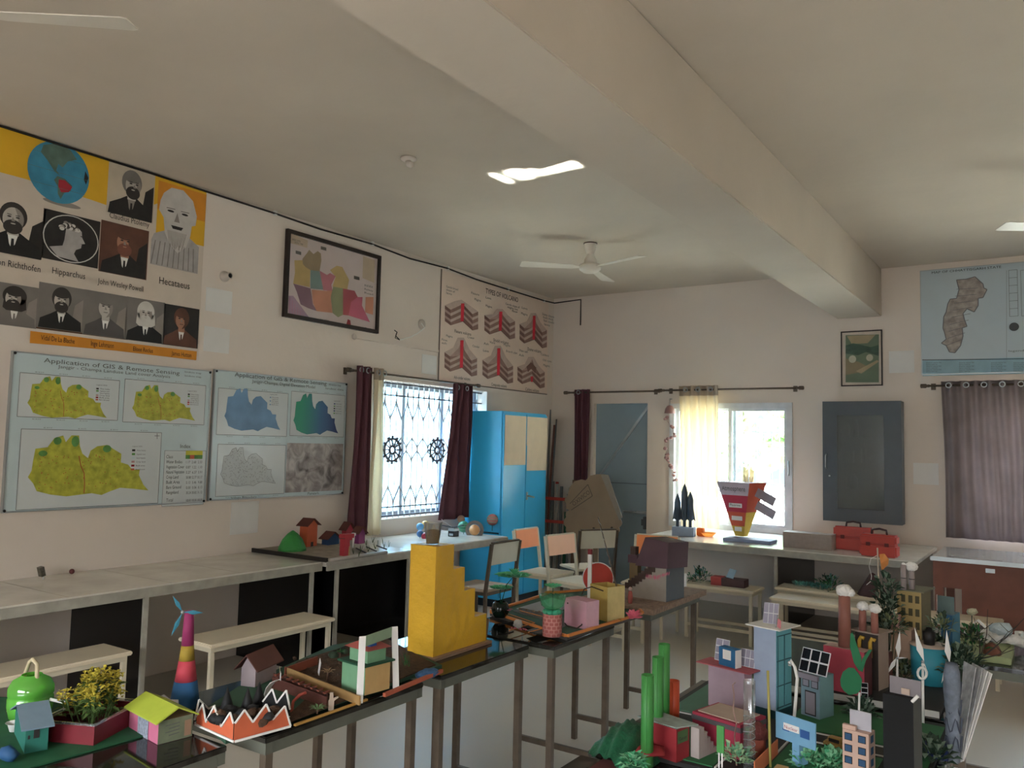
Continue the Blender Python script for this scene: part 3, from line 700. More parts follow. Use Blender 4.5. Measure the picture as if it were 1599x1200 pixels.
def boardframe(o, y0, y1, z0, z1):
    MB().box(WX+.004, y0+.008, z0+.008, WX+.022, y1-.008, z1-.008, BOARD).build('board_sheet', o)
    mb = MB()
    mb.box(WX+.002, y0, z0, WX+.028, y1, z0+.008, ALU); mb.box(WX+.002, y0, z1-.008, WX+.028, y1, z1, ALU)
    mb.box(WX+.002, y0, z0+.0081, WX+.028, y0+.008, z1-.0081, ALU); mb.box(WX+.002, y1-.008, z0+.0081, WX+.028, y1, z1-.0081, ALU); mb.build('board_frame', o)
    mb = MB()
    for y in (y0+.012, y1-.012):
        for z in (z0+.012, z1-.012): mb.ball((WX+.028, y, z), .009, BLACK, 8)
    mb.build('corner_screws', o)
b1 = thing('map_board', 'large framed board with three yellow-green district maps and an index table', 'board', group='map boards')
boardframe(b1, 2.335, 3.69, 1.14, 2.085)
p = Print('L', .022)
p.text('Application of GIS & Remote Sensing', 68, 566, 281, 7, GREYINK); p.text('Janjgir - Champa Landuse Land cover Analysis', 90, 575, 266, 5, GREYINK)
for yy in (582, 588): p.text('landuse map', 288, yy, 314, 2.5, GREYINK)
def mapbox(P_, x0, y0, x1, y1):
    a = P_.w(x0, y0); b = P_.w(x1, y1); P_.rectw((a[0], b[1]), (b[0], a[1]), BOARDW, .3); P_.frame((a[0], b[1]), (b[0], a[1]), .003, GREYINK, 1)
    for k in range(4):
        u = a[0]+(b[0]-a[0])*(.14+.23*k)
        for z in (a[1]+.008, b[1]-.014): P_.textw('82 30 0 E', u, z, .05, .006, GREYINK, 1)
    return a, b
def legend(P_, u, z, n, cols, s=.016, dz=.022, title=True, words=('Water bodies', 'Vegetation cover', 'Natural Vegetation', 'Crop land', 'Built area', 'Bare Ground', 'Rangeland')):
    if title: P_.textw('Legend 2020', u, z+.016, .07, .008, GREYINK, 2)
    for k in range(n):
        P_.rectw((u, z-k*dz-s*.8), (u+s*1.4, z-k*dz), cols[k % len(cols)], 1.4); P_.textw(words[k % len(words)], u+s*2, z-k*dz-s*.7, .065, .009, GREYINK, 2)
LC = [PDARK, MAPG, BOARD, M('lg_pink', (196, 150, 150), .5), PRED, M('lg_orange', (206, 110, 80), .5), MAPY]
def distmap(a, b, dense, legendat):
    f = district(p, a, b, MAPY, 1)
    for (x0, y0, x1, y1) in ((.17, .9, .24, .97), (.31, .88, .38, .98), (.57, .78, .65, .85)):
        q = f((x0+x1)/2, (y0+y1)/2-.03); e = f(x1, y1); s_ = f(x0, y0); p.ell(q, abs(e[0]-s_[0])*.45, abs(e[1]-s_[1])*.9, MAPG, 1.3, 12)
    q = f(.1, .7); p.ell(q, .015*dense, .01*dense, MAPG, 1.3, 10)
    pts = [(.38, .66), (.4, .5), (.43, .38), (.44, .2), (.44, .04)]
    for i in range(4): p.line(f(*pts[i]), f(*pts[i+1]), .003*dense, MAPR, 1.6)
    rnd = random.Random(5)
    for i in range(int(36*dense)):
        x = rnd.uniform(.08, .72); y = rnd.uniform(.12, .68); p.ell(f(x, y), .0035, .003, MAPR, 1.6, 6)
    legend(p, *legendat, 6, LC, s=.012*dense**.5, dz=.014*dense)
mapbox(p, 31, 582, 183, 657); mapbox(p, 195, 592, 318, 664)
mapbox(p, 33, 670, 246, 786)
distmap(p.w(41, 651), p.w(170, 595), 1, p.w(150, 606)); distmap(p.w(205, 656), p.w(307, 607), 1, p.w(293, 615)); distmap(p.w(41, 778), p.w(236, 683), 1.8, p.w(206, 702))
p.line(p.w(241, 681), p.w(249, 681), .003, INK); p.line(p.w(245, 677), p.w(245, 686), .003, INK)
a = p.w(257, 704); b = p.w(317, 788); p.rectw((a[0], b[1]), (b[0], a[1]), BOARDW, .5); p.frame((a[0], b[1]), (b[0], a[1]), .002, GREYINK)
p.text('Index', 281, 700, 297, 6, GREYINK)
q0 = p.w(290, 704); q1 = p.w(316, 711); p.rectw((q0[0], q1[1]), (q1[0], q0[1]), M('tbl_yellow', (206, 200, 70), .5), 1)
q2 = p.w(290, 717); p.rectw((q0[0], q2[1]), (q0[0]+.035, q1[1]), MAPG, 1); p.rectw((q0[0]+.035, q2[1]), (q0[0]+.07, q1[1]), LC[5], 1); p.rectw((q0[0]+.07, q2[1]), (q1[0], q1[1]), MAPG, 1)
for k, t in enumerate(('Class', 'Water Bodies', 'Vegetation Cover', 'Natural Vegetation', 'Crop Land', 'Built Area', 'Bare Ground', 'Rangeland', 'Total')):
    yy = 716+8*k+(4 if k == 8 else 0)
    p.text(t, 259, yy, 259+min(28, 2.1*len(t)), 5, GREYINK)
    if k: p.text(('1.17  2.68  2.33', '0.87  1.22  1.10', '5.27  6.37  5.91', '50.88 52.77 50.17', '5.13  5.46  9.88', '0.00  0.06  0.13', '35.24 30.82 31.12', '100.00 100.00 100.00')[k-1], 290, yy, 315, 4, GREYINK)
p.build('printed_maps', b1)
b2 = thing('map_board', 'framed board with blue and green maps, line map and satellite picture', 'board', group='map boards')
boardframe(b2, 3.72, 5.05, 1.15, 2.10)
p = Print('L', .022)
p.text('Application of GIS & Remote Sensing', 366, 588, 510, 7, GREYINK); p.text('Janjgir-Champa, Digital Elevation Model', 393, 598, 492, 5, GREYINK); p.text('elevation map', 513, 602, 532, 3, GREYINK); p.text('landsat data', 508, 608, 536, 3, GREYINK)
mapbox(p, 341, 606, 447, 682); mapbox(p, 455, 611, 536, 683); mapbox(p, 340, 694, 443, 771)
district(p, p.w(349, 672), p.w(440, 612), M('map_blue', (108, 146, 182), .3, var=.25, scale=5), 1)
def demmat():
    m = M('map_elevation', (52, 96, 120), .3, var=.1); n = m.node_tree.nodes; l = m.node_tree.links
    t = n.new('ShaderNodeTexCoord'); s_ = n.new('ShaderNodeSeparateXYZ'); l.new(t.outputs['Object'], s_.inputs[0])
    mr = n.new('ShaderNodeMapRange'); mr.inputs[1].default_value = 4.55; mr.inputs[2].default_value = 5.0; l.new(s_.outputs['Y'], mr.inputs[0])
    r = n.new('ShaderNodeValToRGB'); r.color_ramp.elements[0].color = (*lin((40, 140, 110)), 1); r.color_ramp.elements[1].color = (*lin((52, 52, 110)), 1)
    e = r.color_ramp.elements.new(.45); e.color = (*lin((48, 96, 132)), 1)
    l.new(mr.outputs[0], r.inputs[0]); l.new(r.outputs[0], n['Principled BSDF'].inputs['Base Color']); return m
district(p, p.w(457, 678), p.w(530, 619), demmat(), 1)
legend(p, *p.w(421, 620), 5, [MATS['map_blue'], BOARD], s=.01, dz=.014); legend(p, *p.w(521, 630), 5, [MATS['map_elevation'], MAPG, PDARK], s=.012, dz=.02)
f = district(p, p.w(343, 761), p.w(432, 700), M('map_line_ground', (196, 202, 202), .3, var=.05), 1)
pts = [f(*d) for d in DIST]
for i in range(len(pts)): p.line(pts[i], pts[(i+1) % len(pts)], .002, GREYINK, 1.5)
rnd = random.Random(3)
def inside(x, y):
    c_ = False; j = len(DIST)-1
    for i in range(len(DIST)):
        if (DIST[i][1] > y) != (DIST[j][1] > y) and x < (DIST[j][0]-DIST[i][0])*(y-DIST[i][1])/(DIST[j][1]-DIST[i][1])+DIST[i][0]: c_ = not c_
        j = i
    return c_
for i in range(420):
    x, y = rnd.random(), rnd.random()
    if inside(x, y):
        dx, dy = rnd.uniform(-.03, .03), rnd.uniform(-.05, .05)
        if inside(x+dx, y+dy): p.line(f(x, y), f(x+dx, y+dy), .0013, GREYINK, 1.5)
def satmat():
    m = M('satellite_picture', (120, 110, 106), .3, var=.5, scale=9); r = m.node_tree.nodes['Color Ramp']
    r.color_ramp.elements[0].color = (*lin((92, 84, 82)), 1); r.color_ramp.elements[1].color = (*lin((190, 182, 178)), 1)
    m.node_tree.nodes['Noise Texture'].inputs['Distortion'].default_value = 1.2; return m
a = p.w(448, 692); b = p.w(533, 766); p.rectw((a[0], b[1]), (b[0], a[1]), satmat(), 1)
p.text('Village Boundary', 360, 780, 400, 4, GREYINK); p.text('Pamgarh', 480, 773, 497, 4, GREYINK)
p.build('printed_maps', b2)
# framed district map, hung high
fm = thing('framed_map', 'black-framed pastel district map hung high below the ceiling wire', 'framed map')
y0, y1, z0, z1 = 4.325, 5.41, 2.575, 3.285; FB = M('dark_frame', (44, 34, 30), .45, var=.2); GW = M('map_paper', (232, 216, 212), .3, var=.04)
MB().box(WX+.004, y0+.03, z0+.03, WX+.016, y1-.03, z1-.03, GW).build('map_sheet', fm)
mb = MB(); t_ = .032
mb.box(WX+.002, y0, z0, WX+.034, y1, z0+t_, FB); mb.box(WX+.002, y0, z1-t_, WX+.034, y1, z1, FB); mb.box(WX+.002, y0, z0+t_+.0002, WX+.034, y0+t_, z1-t_-.0002, FB); mb.box(WX+.002, y1-t_, z0+t_+.0002, WX+.034, y1, z1-t_-.0002, FB); mb.build('frame', fm)
p = Print('L', .016)
def K(x, y): return p.w(400+x/5.217, 330+y/5.217)
def kp(pts, c_, lay=1): p.poly([(400+x/5.217, 330+y/5.217) for x, y in pts], c_, lay)
pc = [M('pastel_%s' % n_, c_, .4) for n_, c_ in (('khaki', (176, 156, 124)), ('yellow', (216, 188, 128)), ('aqua', (146, 168, 162)), ('pink', (206, 130, 140)), ('mauve', (158, 124, 138)), ('orange', (222, 156, 126)), ('sage', (164, 168, 128)), ('rose', (190, 92, 98)), ('hot', (214, 112, 136)), ('tan', (218, 196, 170)), ('lilac', (190, 160, 180)))]
kp([(280, 175), (420, 240), (415, 300), (278, 260)], pc[9]); kp([(870, 365), (965, 400), (960, 585), (865, 545)], pc[9]); kp([(890, 700), (955, 700), (950, 845), (885, 825)], pc[5])
kp([(262, 690), (300, 690), (440, 880), (262, 850)], pc[10])
kp([(310, 400), (375, 400), (440, 470), (435, 620), (300, 590), (315, 500)], pc[1]); kp([(375, 390), (410, 345), (430, 315), (465, 350), (500, 325), (525, 345), (530, 400), (515, 490), (440, 480), (400, 455), (378, 430)], pc[0], 1.3)
kp([(440, 480), (515, 490), (545, 640), (440, 630)], pc[2], 1.6); kp([(515, 485), (575, 520), (600, 505), (645, 530), (610, 600), (620, 650), (545, 645)], pc[3], 1.9)
kp([(600, 480), (655, 445), (700, 455), (755, 560), (740, 640), (620, 615), (645, 535)], pc[1], 1.6)
kp([(300, 590), (440, 630), (460, 760), (495, 815), (420, 790), (360, 760), (330, 660)], pc[4], 1.9); kp([(450, 640), (570, 650), (580, 825), (490, 815), (460, 750)], pc[5], 2.2)
kp([(570, 650), (625, 640), (605, 700), (620, 830), (580, 825)], pc[5], 1.9); kp([(625, 615), (705, 630), (705, 845), (665, 865), (620, 830), (605, 700)], pc[6], 2.5)
kp([(705, 630), (800, 650), (825, 700), (770, 740), (750, 850), (705, 845)], pc[7], 2.2); kp([(825, 700), (865, 700), (860, 770), (925, 905), (750, 850), (770, 740)], pc[8], 1.9)
kp([(745, 880), (765, 890), (772, 938), (730, 930)], PRED)
for (x, y) in ((320, 320), (525, 285), (795, 525)): kp([(x, y), (x+45, y+12), (x+45, y+38), (x, y+26)], PGREY)
for (x, y, n_) in ((290, 215, 'JANJGIR CHAMPA'), (310, 240, 'DISTRICT MAP'), (520, 870, 'BALODA'), (880, 590, 'INDEX'), (880, 620, 'Railway'), (880, 650, 'Road'), (880, 940, 'Scale')):
    p.text(n_, 400+x/5.217, 330+y/5.217+4, 400+(x+70)/5.217, 3, GREYINK, 3)
for i in range(7):
    a = K(270+22*i, 700+28*i); b = K(270+22*i, 850+4*i); p.line(a, b, .002, pc[8], 1.5)
p.build('printed_map', fm)
MB().box(WX+.036, y0+.033, z0+.033, WX+.0385, y1-.033, z1-.033, clear('picture_glass', (250, 250, 250), .02)).build('glass', fm)
# volcano chart
vc = thing('volcano_chart', 'wide cream wall chart of six cutaway volcano diagrams near the corner', 'chart')
y0, y1, z0, z1 = 6.32, 8.39, 2.225, 3.335
MB().box(WX+.002, y0, z0, WX+.0055, y1, z1, M('chart_paper', (226, 206, 190), .45, var=.03)).build('chart_sheet', vc)
p = Print('L', .0055)
VB = [M('lava_%d' % i, c_, .6, var=.1, scale=16) for i, c_ in enumerate(((146, 116, 106), (176, 148, 136), (124, 92, 84), (196, 174, 162)))]
VR = M('print_magma', (214, 44, 62), .5)
def volcano(cx, cy, sx, sy, kind, name, labels):
    def v(pts, m, l=1): p.poly([(660+(cx+x*sx)/5, 400+(cy+y*sy)/5) for x, y in pts], m, l)
    pk = {'flat': -60, 'shield': -80, 'dome': -120, 'cone': -150}[kind]
    v([(-130, -30), (-85, 5), (-85, 130), (-130, 95)], VB[2]); v([(-85, 5), (10, -40), (10, 100), (-85, 130)], VB[0]); v([(10, -40), (85, 40), (85, 170), (10, 100)], VB[2]); v([(85, 40), (130, 20), (130, 160), (85, 170)], VB[0])
    if kind == 'flat': v([(-130, -30), (-50, -65), (0, -75), (130, 20), (85, 40), (10, -40), (-85, 5)], VB[3], 1.3)
    else: v([(-130, -30), (-60, pk*.45), (-25, pk), (25, pk), (70, pk*.35), (130, 20), (85, 40), (30, pk*.3), (10, pk+20), (-20, pk*.4), (-85, 5)], VB[3], 1.3); v([(10, pk+20), (30, pk*.3), (85, 40), (10, 0)], VB[0], 1.2); v([(10, pk+20), (-20, pk*.4), (-85, 5), (10, 0)], VB[1], 1.2)
    for d in (28, 78): v([(-130, -30+d), (-85, 5+d), (-85, 26+d), (-130, -9+d)], VB[1], 1.5); v([(-85, 5+d), (10, -40+d), (10, -18+d), (-85, 28+d)], VB[3], 1.5); v([(10, -40+d), (85, 40+d), (85, 60+d), (10, -18+d)], VB[1], 1.5); v([(85, 40+d), (130, 20+d), (130, 40+d), (85, 62+d)], VB[3], 1.5)
    if kind == 'caldera': pass
    top = pk+22 if kind != 'flat' else -45
    if name.startswith('Caldera'): v([(-5, 60), (20, 60), (16, 110), (-2, 110)], VR, 1.9); v([(-45, -30), (0, -70), (50, -20), (40, 30), (0, -10), (-30, 20)], VB[2], 1.7)
    else: v([(-4, top), (22, top), (16, 98), (-8, 98)], VR, 1.9)
    p.text(name, 660+(cx-55*sx)/5, 400+(cy+155*sy)/5+6, 660+(cx+75*sx)/5, 5, INK, 2.5)
    for (x, y, t) in labels: p.text(t, 660+(cx+x)/5, 400+(cy+y)/5, 660+(cx+x+11*len(t)*.55)/5+4, 3.6, GREYINK, 2.5)
volcano(302, 415, 1, .98, 'flat', 'Fissure volcano', ((-120, -170, 'Gentle broad'), (-120, -145, 'slope of'), (-120, -120, 'lava'), (75, -120, 'Fissure'), (100, -70, 'Magma')))
volcano(600, 490, .92, .95, 'shield', 'Shield volcano', ((-110, -160, 'Lava'), (-110, -95, 'Magma'), (45, -110, 'Gentle slope of'), (60, -85, 'magma lava'), (95, -55, 'flow')))
volcano(862, 560, .82, .95, 'dome', 'Dome volcano', ((-90, -150, 'Lava'), (-95, -105, 'Magma'), (70, -100, 'Steep slopes'), (75, -75, 'from thick'), (80, -50, 'fast cooling'), (85, -20, 'lava')))
volcano(296, 780, .98, .95, 'cone', 'Ash-cinder volcano', ((-115, -150, 'Magma'), (-150, -120, 'Fine'), (-150, -95, 'ash'), (50, -140, 'Crater'), (90, -70, 'Cinder')))
volcano(585, 840, .92, .93, 'cone', 'Composite volcano', ((-110, -150, 'Ash'), (-65, -160, 'Vent'), (-115, -95, 'Lava'), (45, -140, 'Magma'), (65, -90, 'Branch pipe')))
volcano(845, 890, .82, .85, 'dome', 'Caldera volcano', ((-95, -145, 'Thin ash'), (-95, -110, 'Ash'), (75, -115, 'Caldera'), (90, -70, 'Old cone'), (95, -30, 'Magma')))
p.text('TYPES OF VOLCANO', 758, 458, 809, 8, INK, 2)
p.build('chart_print', vc)
mb = MB(); mb.box(WX+.0021, y0-.012, z0, WX+.009, y0-.0005, z1+.01, M('chart_edge', (120, 106, 96), .6)); mb.box(WX+.002, y0, z0-.011, WX+.010, y1, z0-.0005, MATS['chart_edge']); mb.build('chart_batten', vc)
# code sheets are left blank
def sheet(label, wall, x0, y0, x1, y1):
    o = MB(); 
    if wall == 'L':
        a = at(x0, y0, x=WX); b = at(x1, y1, x=WX); o.box(WX+.001, a.y, b.z, WX+.0025, b.y, a.z, PAPER)
    else:
        a = at(x0, y0, y=WY); b = at(x1, y1, y=WY); o.box(a.x, WY-.0025, b.z, b.x, WY-.001, a.z, PAPER)
    return tag(o.build('paper_sheet'), label, 'paper sheet', 'square white sheets taped to the walls')
sheet('upper of two white paper squares right of the portrait banner', 'L', 322, 448, 361, 492)
sheet('lower of two white paper squares right of the portrait banner', 'L', 319, 509, 357, 553)
sheet('white paper square taped just below the blue and green map board', 'L', 361, 785, 402, 832)
sheet('white paper square between the black-framed map and the volcano chart', 'L', 659, 553, 681, 586)
sheet('white paper square right of the small framed picture', 'B', 1388, 549, 1428, 582)
sheet('white paper square between the grey cabinet and the grey curtain', 'B', 1426, 723, 1466, 758)
# back wall picture, map, wall cabinet
pf = thing('framed_picture', 'small thin-framed green countryside picture high between beam and cabinet', 'framed picture')
x0, x1, z0, z1 = -1.775, -1.395, 2.255, 2.80
MB().box(x0+.012, WY-.012, z0+.012, x1-.012, WY-.003, z1-.012, M('picture_mount', (226, 212, 196), .5)).build('mount', pf)
mb = MB(); t_ = .012
for q in ((x0, z0, x1, z0+t_), (x0, z1-t_, x1, z1), (x0, z0+t_, x0+t_, z1-t_), (x1-t_, z0+t_, x1, z1-t_)): mb.box(q[0], WY-.02, q[1], q[2], WY-.002, q[3], FB)
mb.build('frame', pf)
p = Print('B', .012)
def pk_(x, y): return (1200+x/4, 400+y/4)
def bp(pts, m, l=1): p.poly([pk_(*q) for q in pts], m, l)
bp([(482, 495), (690, 490), (690, 790), (482, 790)], M('pic_sage', (118, 136, 112), .5, var=.15)); bp([(490, 500), (670, 492), (620, 545), (520, 550)], M('pic_sand', (186, 168, 134), .5), 1.3)
bp([(482, 560), (530, 545), (640, 570), (690, 555), (690, 625), (610, 600), (560, 620), (482, 610)], M('pic_green', (76, 104, 88), .5, var=.3, scale=20), 1.5)
bp([(482, 640), (560, 660), (620, 690), (560, 730), (482, 745)], M('pic_tan', (150, 138, 108), .5), 1.5); bp([(545, 720), (680, 650), (690, 660), (580, 735)], MATS['pic_sand'], 1.8)
for (x, y, r) in ((525, 645, 24), (632, 636, 22)):
    c = p.w(*pk_(x, y)); p.ell(c, r/4*.0058, r/4*.0062, M('pic_pale', (206, 204, 180), .5), 2.1, 14)
p.build('printed_picture', pf)
MB().box(x0+.013, WY-.0235, z0+.013, x1-.013, WY-.0215, z1-.013, MATS['picture_glass']).build('glass', pf)
sm = thing('state_map', 'large pale blue wall map of a long narrow state above the grey curtain', 'wall map')
x0, x1, z0, z1 = -1.052, .38, 2.355, 3.335
MB().box(x0, WY-.008, z0, x1, WY-.002, z1, M('map_pale', (182, 196, 202), .3, spec=.5, var=.02)).build('map_sheet', sm)
mb = MB()
for q in ((x0-.008, z0-.008, x1+.008, z0), (x0-.008, z1, x1+.008, z1+.008), (x0-.008, z0, x0, z1), (x1, z0, x1+.008, z1)): mb.box(q[0], WY-.012, q[1], q[2], WY-.002, q[3], ALU)
mb.build('map_edging', sm)
p = Print('B', .008)
st = [(1175, 150), (1235, 145), (1290, 130), (1340, 175), (1345, 200), (1365, 210), (1340, 260), (1310, 265), (1310, 310), (1285, 350), (1240, 330), (1215, 360), (1225, 400), (1240, 440), (1210, 450), (1215, 500), (1200, 560), (1165, 605), (1130, 600), (1110, 560), (1080, 545), (1110, 520), (1100, 480), (1090, 450), (1095, 380), (1110, 350), (1120, 300), (1135, 270), (1175, 265), (1190, 210)]
bp(st, M('state_fill', (162, 152, 144), .4, var=.35, scale=22), 1)
for i in range(len(st)): p.line(p.w(*pk_(*st[i])), p.w(*pk_(*st[(i+1) % len(st)])), .008, M('state_line', (110, 108, 112), .5), 1.4)
for k in range(9): p.line(p.w(*pk_(1110+k*8, 560-k*44)), p.w(*pk_(1215+k*12, 520-k*40)), .004, MATS['state_line'], 1.4)
p.line(p.w(*pk_(960, 650)), p.w(*pk_(1596, 643)), .006, INK, 1.2)
a = p.w(*pk_(957, 655)); b = p.w(*pk_(1596, 735)); p.rectw((x0+.003, b[1]), (x1-.003, a[1]), M('map_blue_band', (142, 176, 188), .4), 1)
for cx_ in (985, 1190, 1390, 1530):
    for r_ in range(6): p.text('district name list', 1200+cx_/4, 400+(672+r_*11)/4, 1200+(cx_+(70 if r_ % 2 else 95))/4, 2, GREYINK, 2)
p.text('MAP OF CHHATTISGARH STATE', 1200+1020/4, 400+112/4, 1200+1455/4, 3.5, INK, 2)
a = p.w(*pk_(1500, 90)); b = p.w(*pk_(1560, 375)); p.frame((a[0], b[1]), (b[0], a[1]), .003, GREYINK)
for k in range(6): p.line((a[0], a[1]+(b[1]-a[1])*k/6), (b[0], a[1]+(b[1]-a[1])*k/6), .003, GREYINK, 1)
a = p.w(*pk_(1575, 90)); b = p.w(*pk_(1596, 375)); p.frame((a[0], b[1]), (a[0]+.12, a[1]), .003, GREYINK)
p.line(p.w(*pk_(1487, 90)), p.w(*pk_(1487, 640)), .002, GREYINK, 1)
p.ell(p.w(*pk_(1534, 443)), .038, .038, M('seal_dark', (72, 76, 80), .5), 2, 20); p.text('legend', 1200+1500/4, 400+600/4, 1599, 3, GREYINK)
p.build('printed_map', sm)
wc = thing('wall_cabinet', 'dark grey wall cabinet with a glazed door and crowded shelves', 'cabinet', (-1.915, WY-.003, .945))
GC = M('cabinet_grey', (78, 86, 92), .4, var=.05); w_, h_, d_ = .70, 1.15, .15
mb = MB(); mb.box(0, -d_, 0, .02, 0, h_, GC); mb.box(w_-.02, -d_, 0, w_, 0, h_, GC); mb.box(.0201, -d_, 0, w_-.0201, 0, .02, GC); mb.box(.0201, -d_, h_-.02, w_-.0201, 0, h_, GC); mb.box(.0201, -.01, .0201, w_-.0201, 0, h_-.0201, GC); mb.build('carcass', wc)
for z in (.30, .55, .80): MB().box(.021, -d_+.03, z, w_-.021, -.011, z+.012, GC).build('shelf', wc)
dr = MB(); gx0, gx1, gz0, gz1 = .13, .55, .12, 1.02
dr.box(-.002, -d_-.02, -.002, gx0, -d_-.001, h_+.002, GC); dr.box(gx1, -d_-.02, -.002, w_+.002, -d_-.001, h_+.002, GC); dr.box(gx0, -d_-.02, -.002, gx1, -d_-.001, gz0, GC); dr.box(gx0, -d_-.02, gz1, gx1, -d_-.001, h_+.002, GC)
dr = dr.build('door', wc)
MB().box(gx0, -d_-.012, gz0, gx1, -d_-.008, gz1, clear('cabinet_glass', (150, 164, 166), .35, .1, .25)).build('glass', dr)
mb = MB(); mb.tube([(.03, -d_-.02, .50), (.03, -d_-.045, .52), (.03, -d_-.045, .62), (.03, -d_-.02, .64)], .006, ALU); mb.build('handle', dr)
mb = MB(); mb.tube([(.06, -d_-.019, .43), (.06, -d_-.026, .43)], .009, ALU, 10); mb.build('lock', dr)
cols = [(150, 150, 140), (170, 160, 140), (120, 130, 136), (186, 184, 176), (138, 66, 76), (96, 110, 104), (60, 66, 70)]
for si, (zb, zt) in enumerate(((.0205, .28), (.313, .5), (.563, .76), (.813, 1.0))):
    x = .04
    while x < .62:
        w2_ = random.uniform(.03, .09); h2 = random.uniform(.35, .9)*(zt-zb); cc = random.choice(cols)
        if x+w2_ > .66: break
        mb = MB(); T = Matrix.Translation((wc.location.x, wc.location.y, wc.location.z))
        mt = M('stored_%d_%d_%d' % cc, cc, .5)
        if random.random() < .55: mb.box(x, -.11, zb, x+w2_, -.03, zb+h2, mt, T); nm = 'box'
        else: mb.lathe([(w2_*.45, zb), (w2_*.45, zb+h2*.7), (w2_*.2, zb+h2*.85), (w2_*.2, zb+h2)], mt, 12, (x+w2_/2, -.07, 0), T); nm = 'bottle'
        tag(mb.build('stored_'+nm), 'small %s standing on a shelf inside the glazed wall cabinet' % nm, nm, 'things in the wall cabinet')
        x += w2_+random.uniform(.012, .03)

# ------------------------------------------------------------------ wires, conduits, fittings
WIRE = M('black_wire', (34, 28, 26), .6)
wr = MB(); pts = []
for (px, py) in ((-60, 165), (0, 190), (120, 228), (236, 264), (325, 300), (428, 333), (500, 358), (580, 381), (640, 404), (698, 419), (745, 437), (792, 452), (850, 470), (864, 473)):
    q = at(px, py, x=WX+.018); pts.append((WX+.018, q.y, min(q.z, CZ-.012)))
pts[-1] = (WX+.018, WY-.012, pts[-1][2]); q = at(907, 468, y=WY-.012); pts += [(q.x, WY-.012, q.z)]; q = at(909, 508, y=WY-.012); pts += [(pts[-1][0], WY-.012, q.z)]
wr.tube(pts, .008, WIRE, 6); tag(wr.build('electric_wire'), 'black wire clipped along the left wall just under the ceiling', 'wire')
for i, (px, py) in enumerate(((236, 264), (428, 333), (580, 381), (698, 419), (792, 452), (848, 470))):
    q = at(px, py, x=WX); mb = MB(); mb.box(WX+.001, q.y-.012, q.z-.018, WX+.024, q.y+.012, q.z+.018, WHITE)
    tag(mb.build('wire_clip'), ('white clip holding the black wire over the banner', 'white clip holding the black wire left of the black-framed map', 'white clip holding the black wire above the black-framed map', 'white clip on the black wire at the chart\'s upper left corner', 'white clip on the black wire above the chart title', 'white clip on the black wire beside the room corner')[i], 'clip', 'wire clips')
cn = MB(); a = at(552, 526, x=WX+.01); b = at(684, 544, x=WX+.01); cn.box(WX+.002, a.y, a.z-.012, WX+.022, b.y, a.z+.012, WALL); cn.ball((WX+.02, a.y, a.z), .028, M('fitting_white', (206, 196, 184), .5), 10, (.6, 1, 1)); tag(cn.build('wire_conduit'), 'thin white conduit running right from under the black-framed map', 'conduit')
hk = thing('lamp_bracket', 'white wall socket with a bent wire dangling a loose end', 'bracket', tuple(at(658, 507, x=WX)))
MB().lathe([(.05, 0), (.05, .012), (.03, .03), (.012, .035)], MATS['fitting_white'], 14, T=Matrix.Rotation(PI/2, 4, 'Y')).build('rose', hk)
mb = MB(); o_ = Vector(hk.location); pts = [Vector(at(x, y, x=WX+.06))-o_ for x, y in ((658, 505), (663, 512), (652, 521), (640, 527), (624, 531))]; mb.tube(pts, .006, WHITE, 6); mb.build('bent_wire', hk)
mb = MB(); pts = [Vector(at(x, y, x=WX+.06))-o_ for x, y in ((624, 531), (618, 525), (620, 519), (616, 516))]; mb.tube(pts, .005, WIRE, 6); mb.tube([pts[0], Vector(at(617, 528, x=WX+.06))-o_, Vector(at(619, 521, x=WX+.05))-o_], .004, WIRE, 6); mb.build('loose_end', hk)
bh = thing('bulb_holder', 'round white bulb holder on the wall right of the banner', 'bulb holder', tuple(at(350, 432, x=WX)))
MB().lathe([(.04, 0), (.04, .012), (.026, .025), (.02, .06), (.024, .07)], MATS['fitting_white'], 16, T=Matrix.Rotation(PI/2, 4, 'Y')).build('holder', bh)
MB().lathe([(.017, .071), (.001, .072)], BLACK, 12, T=Matrix.Rotation(PI/2, 4, 'Y')).build('socket', bh)
cl = thing('ceiling_holder', 'small white lamp holder on the ceiling left of the light patches', 'lamp holder', tuple(at(638, 247, z=CZ)))
MB().lathe([(.05, 0), (.05, -.012), (.03, -.022)], MATS['fitting_white'], 16).build('rose', cl)
mb = MB(); mb.tube([(0, 0, -.02), (.02, -.015, -.05), (.05, -.03, -.06)], .02, MATS['fitting_white'], 10); mb.build('holder', cl)
